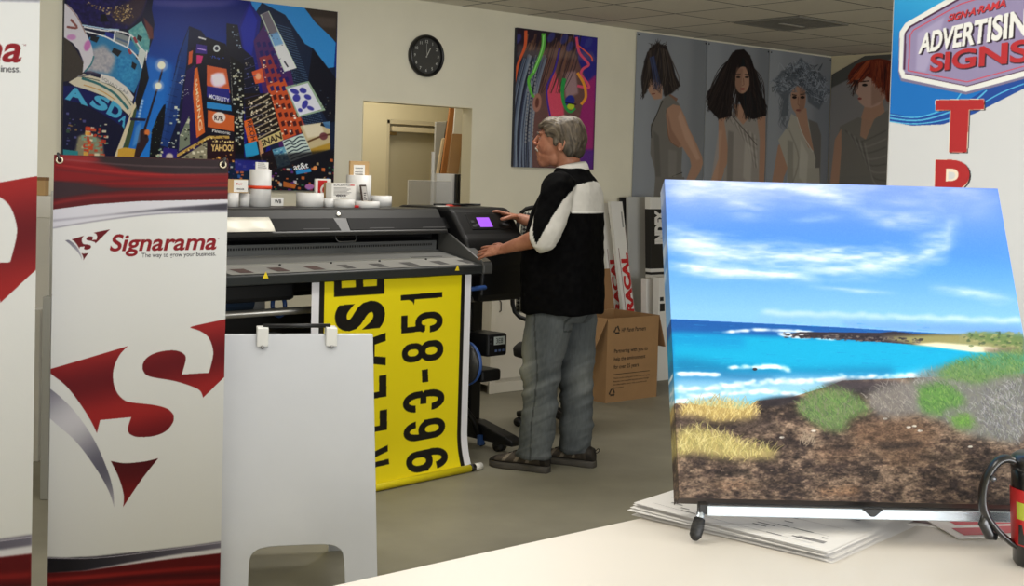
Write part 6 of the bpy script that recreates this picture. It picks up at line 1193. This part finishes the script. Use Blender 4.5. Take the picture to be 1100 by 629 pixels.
for i in range(k):
    a = a0+(2*math.pi-2*a0)*i/(k-1); ca, sa_ = math.cos(a), math.sin(a); bk_ = (1-ca)/2
    ro.append((-.052+.104*ca*(1 if ca < 0 else .95), .092*sa_, 1.55+.035*bk_)); hi.append((-.05+.078*ca, .074*sa_, 1.612+.042*bk_)); ri.append((-.05+.072*ca, .068*sa_, 1.56+.03*bk_))
v_ = ro+hi+ri; cl.add(v_, [(i, i+1, k+i+1, k+i) for i in range(k-1)]+[(k+i, k+i+1, 2*k+i+1, 2*k+i) for i in range(k-1)], 0, True); o = cl.build('collar', mat('collar_cloth', (212, 208, 200), .75), man); md = o.modifiers.new('t', 'SOLIDIFY'); md.thickness = .005; md = o.modifiers.new('b', 'SUBSURF'); md.levels = 1; md.render_levels = 1
# jeans
j = MB(); column(j, [(-.03, 0, 1.0, .16, .175), (-.035, 0, .93, .17, .19), (-.035, 0, .85, .165, .195), (-.03, 0, .79, .13, .17)], 30, 2.4)
column(j, [(-.005, .092, .92, .12, .1), (.01, .098, .78, .128, .108), (.03, .105, .62, .115, .1), (.04, .112, .5, .102, .092), (.036, .115, .38, .094, .084), (.042, .12, .24, .09, .08), (.055, .123, .13, .092, .082), (.062, .124, .075, .092, .084)], 26, 2.2)
column(j, [(-.05, -.092, .92, .12, .1), (-.055, -.098, .78, .124, .108), (-.06, -.105, .62, .112, .1), (-.066, -.112, .5, .1, .092), (-.08, -.115, .38, .092, .084), (-.08, -.118, .24, .088, .08), (-.076, -.12, .13, .09, .082), (-.076, -.12, .072, .092, .084)], 26, 2.2)
me = remesh(j, .0055, 5)
def wr_(P, seed):
    x, y, z = P.T; return n3(np.stack([x*5+y*3, y*6, z*30+x*16], 1), 1, seed)
def jeancol(P):
    x, y, z = P.T; c = lerp((66, 71, 75), (98, 102, 102), n3(P, (9, 9, 5), 21)); kn = np.exp(-((z-.53)/.13)**2)*np.clip((x+.0)/.1, 0, 1)+np.exp(-((z-.46)/.1)**2)*np.clip((-x-.05)/.1, 0, 1)*.8; th = np.exp(-((z-.68)/.12)**2)*np.clip((x-.04)/.08, 0, 1)
    c = c+(kn*.8+th*.5)[:, None]*np.array((44, 42, 36)); c = c+((wr_(P, 22)-.5)*34*np.exp(-((z-.46)/.16)**2))[:, None]+((wr_(P, 23)-.5)*30*np.clip((.25-z)/.2, 0, 1))[:, None]; c = c+((n3(P, (160, 160, 40), 24)-.5)*12)[:, None]
    for cy, cx in ((.2, .035), (-.2, -.07)): sm = (np.abs(x-cx-.012*np.sin(z*9)) < .0045) & (np.sign(y) == np.sign(cy)) & (np.abs(y) > .15); c[sm] = c[sm]*.72
    pk = (x < -.1) & (y > .03) & (y < .16) & (z < .9) & (z > .74); ed = pk & ((np.abs(z-.745) < .006) | (np.abs(y-.035) < .005) | (np.abs(y-.155) < .005)); c[ed] = c[ed]*.7
    hem = z < .095; c[hem] = c[hem]*.86
    return c
def jeandisp(P, N):
    x, y, z = P.T; k = np.exp(-((z-.45)/.16)**2)*.9+np.clip((.3-z)/.25, 0, 1)*1.25+.3; return (wr_(P, 22)-.5)*.013*k+(n3(P, 14, 25)-.5)*.012+(n3(np.stack([P[:, 0]*14, P[:, 1]*14, P[:, 2]*70+P[:, 0]*40], 1), 1, 26)-.5)*.006*k
skin_obj('jeans', me, vmat('denim', .85, .15, 0, .15, 700), man, jeancol, jeandisp)
# shoes
for sx, sy in ((.0, .122), (-.165, -.118)):
    f = MB(); X = lambda a: -.03+sx+a*.345
    f.ring([ering((0, 0, 0), 0, 0)]*0 or [[(X(a), sy+w*math.cos(t), max(.022, .022+hh*(.5+.5*math.sin(t))**.8 if math.sin(t) > -1 else .022)) for t in np.linspace(0, 2*math.pi, 22, False)] for a, w, hh in ((.0, .02, .05), (.03, .036, .08), (.12, .042, .092), (.25, .042, .098), (.38, .045, .094), (.5, .049, .078), (.64, .053, .06), (.78, .054, .048), (.9, .045, .036), (.97, .03, .024), (1., .012, .012))])
    def shoecol(P, sx=sx):
        a = (P[:, 0]+.03-sx)/.345; c = lerp((58, 52, 46), (84, 76, 66), n3(P, 60, 31)); dk_ = ((a > .86) | (a < .12) | (P[:, 2] < .04)); c[dk_] = c[dk_]*.55
        st = (np.sin(a*34+P[:, 2]*60) > .55) & (a > .3) & (a < .75) & (P[:, 2] > .045); c[st] = (128, 118, 104); return c
    sh = skin_obj('shoe', remesh(f, .004, 3), vmat('shoe_leather', .7, .25), man, shoecol)
    f = MB(); prof = [(.0, .022), (.02, .034), (.12, .041), (.3, .039), (.5, .044), (.68, .053), (.82, .051), (.93, .038), (1., .012)]; lo = [(X(a), sy+w) for a, w in prof]+[(X(a), sy-w) for a, w in reversed(prof)]
    f.ring([[(x, sy+(y-sy)*k, z) for x, y in lo] for z, k in ((.0, .95), (.008, 1.04), (.026, 1.06), (.034, 1.0))]); f.build('sole', mat('shoe_sole', (66, 62, 56), .8), sh)
    f = MB()
    for i in range(5): a = .4+i*.075; zt = .022+.098*(1-.55*(a-.4)/.35)-.004; f.tube([(X(a)+.006, sy-.026, zt-.016), (X(a), sy-.01, zt+.002), (X(a)+.012, sy+.012, zt+.001), (X(a)+.008, sy+.028, zt-.016)], .003, 6)
    f.build('laces', mat('shoe_lace', (40, 34, 30), .8), sh)
f = MB(); f.tube(smooth_line([(-.19, -.125, .085), (-.205, -.13, .1), (-.215, -.12, .092), (-.205, -.11, .08), (-.19, -.115, .085)], 5), .0028, 6); f.build('heel_loop', mat('shoe_lace', (40, 34, 30)), man)
# ------------------------------------------------------------------ stock leaning by the posters
fm = mat('foam_white', (214, 212, 206), .6); fg = mat('foam_grey', (186, 186, 182), .6); ctn = mat('carton_white', (222, 220, 214), .55, var=.02, scale=5); redm = mat('print_red', (186, 30, 34), .5); bkm = mat('print_dark', (26, 25, 25), .5)
def bwp(x, y, yy): q = on_plane(x, y, (0, yy, 0), (0, 1, 0)); return float(q[0]), float(q[2])
def leaner(name, label, cat, tl, tr, slope, yy, th, mats, group=None, extra=None, y_bot=None, zmax_extra=0.):
    """a board or long carton standing on the floor: top corners in photo px on the plane y=yy, sides slanting by slope (dx per m down), leaning back"""
    (x0, z0), (x1, z1) = bwp(*tl, yy), bwp(*tr, yy); zt = (z0+z1)/2; lean = y_bot if y_bot is not None else .12
    t = thing(name, label, cat, ((x0+x1)/2+slope*zt, yy-lean, 0), 0, group); w = (x1-x0)/2
    Sx = Matrix(((1, 0, -slope, 0), (0, 1, lean/zt, 0), (0, 0, 1, 0), (0, 0, 0, 1)))
    f = MB(); f.box((-w, 0, 0), (w, th, zt), 0, Sx)
    if extra: extra(f, w, zt, Sx)
    f.build('body', mats, t, bevel=.003); return t
def oracal(f, w, zt, S):
    M = S @ Matrix.Translation((w*.1, -.0015, zt-.9)) @ Matrix.Rotation(R(-90), 4, 'Y') @ Matrix.Scale(-1, 4, (0, 0, 1)) @ Matrix.Rotation(0, 4, 'X')
    tv, tf = glyphs('ORACAL', .06); mn, mx = tv.min(0), tv.max(0); L, hgt = .6, w*1.25; z0 = zt-1.0; x0 = w*.9
    f.add([(x0-(y-mn[1])/(mx[1]-mn[1])*hgt, -.0015, z0+(x-mn[0])/(mx[0]-mn[0])*L) for x, y in tv], tf, 1, False, S)
    f.box((-w*.55, -.001, zt-.98), (-w*.47, -.0005, zt-.36), 2, S); f.box((w*.93, -.001, zt-1.1), (w*.97, -.0005, zt-.2), 2, S)
    f.box((w*.55, -.001, zt-.2), (w*.8, -.0005, zt-.08), 3, S)
dr_ = mat('carton_line', (120, 60, 58), .5); gr_ = mat('carton_grey', (150, 150, 146), .5)
leaner('vinyl_carton', 'long white carton with red vertical lettering, half hidden behind the man', 'carton', (644, 218), (654.5, 218), .17, 7.08, .03, [ctn, redm, dr_, gr_], 'long lettered vinyl cartons', oracal, .05)
leaner('vinyl_carton', 'long white carton with red vertical lettering, fully seen right of the man', 'carton', (655.5, 216.4), (668.4, 216.2), .17, 6.95, .03, [ctn, redm, dr_, gr_], 'long lettered vinyl cartons', oracal, .05)
leaner('dark_board', 'narrow black board edge showing behind the lettered cartons', 'board', (666, 212), (676, 211.6), 0, 7.2, .012, [bkm], None, None, .02)
leaner('foam_board', 'tall pale grey foam board between the cartons and the black tube box', 'board', (675, 211.4), (693, 211), .02, 7.15, .03, [fg], None, None, .05)
def index_(f, w, zt, S):
    f.box((-w-.0006, -.001, zt-.62), (w+.0006, .0605, zt-.095), 1, S); tv, tf = glyphs('INDEX', .07); mn, mx = tv.min(0), tv.max(0); z0 = zt-.375; L = .27; hgt = w*1.3
    f.add([(w*.8-(y-mn[1])/(mx[1]-mn[1])*hgt, -.0022, z0+(x-mn[0])/(mx[0]-mn[0])*L) for x, y in tv], tf, 0, False, S); f.box((-w-.001, -.0016, zt-.6), (w+.001, .061, zt-.57), 0, S)
leaner('tube_carton', 'black and white tube carton lettered INDEX at the canvas edge', 'carton', (698.5, 211.4), (716, 211.6), .02, 6.95, .06, [ctn, bkm], None, index_, .05)
leaner('white_carton', 'white carton with slanted top before the black lettered tube box', 'carton', (694.5, 301), (705, 297), .01, 6.8, .06, [ctn], None, None, .03)
def marks(f, w, zt, S): f.box((-w*.9, -.001, zt-.26), (-w*.5, -.0005, zt-.2), 1, S); f.box((-w*.9, -.001, zt-.18), (-w*.6, -.0005, zt-.15), 1, S)
leaner('white_carton', 'white carton with a small dark mark, partly behind the canvas edge', 'carton', (708, 297), (733, 298), .0, 6.65, .06, [ctn, bkm], None, marks, .02)
# cardboard box
cx0, cx1, cy0, cy1, ch = 6.045, 6.552, 6.15, 6.6, .583; kb = mat('cardboard', (152, 117, 78), .8, var=.05, scale=7); kd = mat('cardboard_inside', (140, 104, 68), .85, var=.05, scale=7); ki = mat('cardboard_ink', (44, 34, 28), .7)
t = thing('cardboard_box', 'open brown cardboard box with printed front standing right of the man', 'box', ((cx0+cx1)/2, cy0, 0)); hw, dp, th = (cx1-cx0)/2, cy1-cy0, .006
f = MB(); f.box((-hw, 0, 0), (hw, th, ch)); f.box((-hw, dp-th, 0), (hw, dp, ch)); f.box((-hw, th, 0), (-hw+th, dp-th, ch)); f.box((hw-th, th, 0), (hw, dp-th, ch)); f.box((-hw+th, th, 0), (hw-th, dp-th, th))
tx = lambda s_, h, x, z, w=None: f.text(s_, h, Matrix.Translation((x, -.0012, z)), 1, .012, w=w)
tx('HP Planet Partners', .03, -hw+.135, ch-.1, .24); tx('Partnering with you to', .036, -hw+.07, ch-.25, .33); tx('help the environment', .036, -hw+.07, ch-.305, .31); tx('for over 25 years', .036, -hw+.07, ch-.36, .245)
f.box((-hw+.07, -.0012, ch-.392), (hw-.08, -.0006, ch-.388), 1)
for k, L in enumerate((.36, .35, .33, .1)): tx(['Thank you for taking part in the return program', 'Recycle your supplies by post at no charge', 'For information please visit us on the web', 'planet partners'][k], .013, -hw+.07, ch-.425-k*.022, L)
def recycle(x, z, r):
    for k in range(3):
        a = R(90+120*k); b2 = a+R(120); A_ = np.array((math.cos(a), math.sin(a)))*r; B_ = np.array((math.cos(b2), math.sin(b2)))*r; p0 = A_*.78+B_*.22; p1 = A_*.25+B_*.75; d = (p1-p0)/np.linalg.norm(p1-p0); nn = np.array((-d[1], d[0]))*r*.17
        f.add([(x+q[0], -.0013, z+q[1]) for q in (p0-nn, p1-nn, p1-nn*2, p1+d*r*.34, p1+nn*2, p1+nn, p0+nn)], [tuple(range(7))], 1)
recycle(-hw+.09, ch-.085, .036); recycle(-hw+.06, .07, .036)
f.box((-hw-.0012, .2, .07), (-hw-.0006, .26, .09), 1); f.box((-hw-.0012, .3, .06), (-hw-.0006, .32, .12), 1)
f.build('carton_walls', [kb, ki], t)
MB().box((-hw, -.003, 0), (hw, .003, .3), M=Matrix.Translation((0, dp+.004, ch)) @ Matrix.Rotation(R(-12), 4, 'X')).build('rear_flap', kd, t)
MB().box((-.003, 0, 0), (.003, dp, .24), M=Matrix.Translation((hw+.004, 0, ch)) @ Matrix.Rotation(R(163), 4, 'Y')).build('right_flap', kd, t)
MB().box((-.003, 0, 0), (.003, dp, .24), M=Matrix.Translation((-hw-.004, 0, ch)) @ Matrix.Rotation(R(-150), 4, 'Y')).build('left_flap', kb, t)
# low white cabinet behind the printer
c0, c1 = bwp(527, 360, 6.84)[0], bwp(566, 360, 6.84)[0]+.12; ctop = .72
t = thing('storage_cabinet', 'low white storage cabinet against the wall behind the printer end', 'cabinet', ((c0+c1)/2, 6.84, 0)); hw = (c1-c0)/2; wc = mat('cabinet_white', (206, 200, 184), .45)
MB().box((-hw, .02, .06), (hw, .38, ctop)).build('carcass', wc, t, bevel=.004); MB().box((-hw-.01, -.005, ctop), (hw+.01, .385, ctop+.025)).build('top', wc, t, bevel=.004)
d_ = MB().box((-hw+.045, .0, .1), (hw-.02, .02, ctop-.03)).build('door', wc, t, bevel=.003); MB().tube([(-hw+.075, .0, ctop-.14), (-hw+.075, -.018, ctop-.13), (-hw+.075, -.018, ctop-.07), (-hw+.075, .0, ctop-.06)], .004, 8).build('handle', mat('handle_dark', (70, 66, 60), .4), d_)
MB().box((-hw, -.004, .0), (-hw+.05, .02, ctop)).build('side_stile', wc, t, bevel=.003); MB().box((-hw, .004, .0), (hw, .022, .075)).build('plinth', wc, t, bevel=.003)
x_, z_ = bwp(505, 385, 7.0); x2 = bwp(524, 385, 7.0)[0]; leaner('beige_board', 'beige panel leaning by the wall left of the white cabinet', 'board', (486, 328), (498, 329), 0, 7.1, .02, [mat('beige_panel', (196, 184, 152), .6)], None, None, .03)
# mesh office chair behind the man
chp = cw((598-550)/1350*7.65, 7.65); t = thing('office_chair', 'black mesh back office chair hidden behind the man and printer end', 'chair', (chp[0], chp[1], 0), R(-46)); ck = mat('chair_black', (18, 18, 19), .5)
def mesh_mat():
    m = bpy.data.materials.new('chair_mesh'); m.use_nodes = True; N = m.node_tree.nodes; L = m.node_tree.links; b_ = N['Principled BSDF']; tc = N.new('ShaderNodeTexCoord'); mp = N.new('ShaderNodeMapping'); mp.inputs['Rotation'].default_value = (0, R(45), 0); ck_ = N.new('ShaderNodeTexChecker'); ck_.inputs['Scale'].default_value = 62; ck_.inputs[1].default_value = (*lin((150, 150, 140)), 1); ck_.inputs[2].default_value = (*lin((34, 34, 36)), 1)
    L.new(tc.outputs['Object'], mp.inputs[0]); L.new(mp.outputs[0], ck_.inputs[0]); L.new(ck_.outputs[0], b_.inputs['Base Color']); b_.inputs['Roughness'].default_value = .8; return m
f = MB(); n = 10; vs_ = []
for i in range(n+1):
    for jx in range(n+1): x = -.21+.42*jx/n; z = .74+.6*i/n; vs_.append((x*(1-.12*(i/n)**2), -.26+.05*(1-(x/.21)**2)*-1+.06*(z-.95)**2, z))
f.add(vs_, [(i*(n+1)+k, i*(n+1)+k+1, (i+1)*(n+1)+k+1, (i+1)*(n+1)+k) for i in range(n) for k in range(n)], 0, True); o = f.build('backrest_mesh', mesh_mat(), t); md = o.modifiers.new('s', 'SOLIDIFY'); md.thickness = .006
MB().tube(smooth_line([(-.215, -.25, .74), (-.218, -.255, 1.05), (-.19, -.245, 1.33), (0, -.29, 1.36), (.19, -.245, 1.33), (.218, -.255, 1.05), (.215, -.25, .74), (0, -.31, .7)], 5, True), .013, 10, closed=True).build('back_frame', ck, t)
MB().tube(smooth_line([(0, -.32, .9), (0, -.34, .7), (0, -.28, .5), (0, -.1, .44), (0, 0, .44)], 5), .022, 10, sq=.6).build('back_support', ck, t)
MB().ring([ering((0, .0, z), rx, ry, 28, 3.2) for z, rx, ry in ((.45, .2, .19), (.46, .235, .225), (.5, .24, .23), (.515, .225, .215), (.52, .15, .15))]).build('seat', mat('seat_fabric', (28, 28, 30), .9, bump=.2, scale=200), t)
MB().cyl((0, 0, .1), (0, 0, .45), .028).build('gas_post', ck, t)
for k in range(5):
    a = R(72*k+20); lg = MB().tube([(0, 0, .12), (.22*math.cos(a), .22*math.sin(a), .075)], [.03, .018], 10).build('base_arm', ck, t); MB().cyl((.21*math.cos(a)-.02*math.sin(a), .21*math.sin(a)+.02*math.cos(a), .028), (.21*math.cos(a)+.02*math.sin(a), .21*math.sin(a)-.02*math.cos(a), .028), .028, n=18).build('castor', ck, lg)
for s_ in (): MB().tube(smooth_line([(s_*.2, .0, .47), (s_*.26, .0, .5), (s_*.27, -.02, .66), (s_*.26, .1, .68)], 5), .014, 8).build('armrest', ck, t)
# ------------------------------------------------------------------ boards stored in the opening
def hall_board(name, label, cat, tl, tr, bl, yy, th, mats):
    """board with its top edge and left side traced on plane y=yy and run down to the floor"""
    (x0, z0), (x1, z1), (xb, zb_) = bwp(*tl, yy), bwp(*tr, yy), bwp(*bl, yy); sl_ = (xb-x0)/(z0-zb_); t = thing(name, label, cat, ((x0+x1)/2+sl_*(z0+z1)/2*.5, yy-.04, 0), 0, None); ox = (x0+x1)/2+sl_*(z0+z1)/2*.5
    f = MB(); f.prism([(x0-ox+sl_*z0, 0), (x1-ox+sl_*z0, 0), (x1-ox, z1), (x0-ox, z0)], 0, th, M=Matrix(((1, 0, 0, 0), (0, 1, .04/z0, 0), (0, 0, 1, 0), (0, 0, 0, 1)))); f.build('panel', mats, t, bevel=.002); return t
hall_board('foam_board', 'white foam board slanting in the doorway behind the cardboard sheets', 'board', (468.5, 131), (482, 130.5), (466, 190), 8.0, .02, [fg])
hall_board('dark_board', 'thin dark board edge between white foam and brown cardboard in the doorway', 'board', (480.6, 130), (483.4, 129), (470.5, 186), 7.92, .012, [bkm])
hall_board('cardboard_sheet', 'narrow orange brown cardboard strip slanting in the doorway, tallest of the brown ones', 'cardboard', (484, 114.8), (490, 115), (473.5, 186), 7.86, .02, [mat('cardboard_orange', (176, 116, 62), .8, var=.06, scale=8)])
hall_board('cardboard_sheet', 'thin light cardboard edge at the left foot of the doorway stack', 'cardboard', (475.4, 149), (478, 148), (469, 186), 7.8, .015, [mat('cardboard_pale', (214, 190, 150), .8)])
hall_board('foam_board', 'white sheet standing at the upper right of the doorway stack', 'board', (489.6, 115), (498.4, 115), (487, 143), 7.72, .015, [fm])
hall_board('cardboard_sheet', 'wide brown cardboard sheet in front of the doorway stack', 'cardboard', (486.5, 143.5), (498, 144), (480.4, 186.6), 7.62, .02, [kb])
(x0, z0), (x1, z1) = bwp(464, 186, 7.56), bwp(489.4, 187, 7.56)
t = thing('plastic_bin', 'translucent white plastic bin holding the boards in the doorway', 'bin', ((x0+x1)/2, 7.5, 0)); hw = (x1-x0)/2; clr = mat('bin_plastic', (226, 226, 226), .35, alpha=.62)
f = MB(); f.box((-hw, 0, 0), (hw, .004, z0)); f.box((-hw, .004, 0), (-hw+.004, .07, z0)); f.box((hw-.004, .004, 0), (hw, .07, z0)); f.box((-hw+.004, .066, 0), (hw-.004, .07, z0)); f.build('bin_walls', clr, t)
leaner('white_post', 'slim white edge strip standing left of the plastic bin', 'strip', (464.4, 163), (467.2, 163), 0, 7.48, .015, [fm], None, None, .01)
for k, (xa, xb, nm) in enumerate(((490.2, 492.3, 'left'), (493.2, 495.6, 'right'))): leaner('black_pole', 'black pole standing in the doorway by the jamb, the %s one of two' % nm, 'pole', (xa, 187), (xb, 187), 0, 7.47, .02, [bkm], 'black poles in the doorway', None, .01)
(x0, z0), (x1, z1) = bwp(437, 193.5, 7.16), bwp(483, 194, 7.16)
t = thing('acrylic_sheet', 'clear grey acrylic sheet with a bright left edge, standing before the doorway', 'acrylic sheet', ((x0+x1)/2, 7.14, 0)); hw = (x1-x0)/2
MB().box((-hw, 0, 0), (hw, .005, z0)).build('sheet', mat('acrylic_clear', (176, 176, 172), .2, alpha=.32), t); MB().box((-hw-.003, -.001, 0), (-hw, .006, z0)).box((-hw, -.001, z0), (hw, .006, z0+.003)).build('lit_edge', mat('acrylic_edge', (226, 222, 208), .3), t)
# ------------------------------------------------------------------ stock behind the banners at the left
lr_ = R(-40)
def slab(name, label, cat, xa, xb, ytop, d, dep, m, z0=0., extra=None):
    a, b_ = (xa-550)/1350*d, (xb-550)/1350*d; zt = EYE-(ytop-174)*d/1350; c = cw((a+b_)/2, d); t = thing(name, label, cat, (c[0], c[1], z0), lr_); f = MB(); f.box((-(b_-a)/2, 0, 0), ((b_-a)/2, dep, zt-z0)); f.build('panel' if dep < .2 else 'box_body', m, t, bevel=.004)
    if extra: extra(t, (b_-a)/2, zt-z0)
    return t, zt
def cap(t, hw, h): MB().box((-hw-.006, -.006, h-.115), (hw+.006, .4, h+.002)).build('lid', mat('carton_lid', (232, 230, 224), .5), t, bevel=.004)
t, zt = slab('white_carton', 'tall white lidded carton between the two banners', 'carton', 12, 53.5, 211, 6.7, .38, ctn, 0., cap)
a_ = cw((43.5-550)/1350*6.75, 6.75); tb = thing('card_box', 'little tan box on top of the tall white carton by the left banner', 'box', (a_[0], a_[1], zt+.003), lr_); MB().box((-.03, 0, 0), (.02, .06, .095)).build('box_body', cardm, tb, bevel=.002); MB().box((-.031, -.001, .08), (.021, .061, .098)).build('lid', kd, tb, bevel=.001)
slab('grey_board', 'tall thin grey board on edge left of the red and white banner', 'board', 53.6, 58.5, 205, 6.1, .16, fg)
slab('grey_board', 'shorter grey board on edge before the tall one, near the banner foot', 'board', 46.6, 56, 319, 5.72, .14, mat('board_mid_grey', (160, 160, 154), .6))
slab('foam_board', 'low white foam boards edge showing beside the left banner', 'board', 33, 44.5, 333, 6.45, .1, fm)
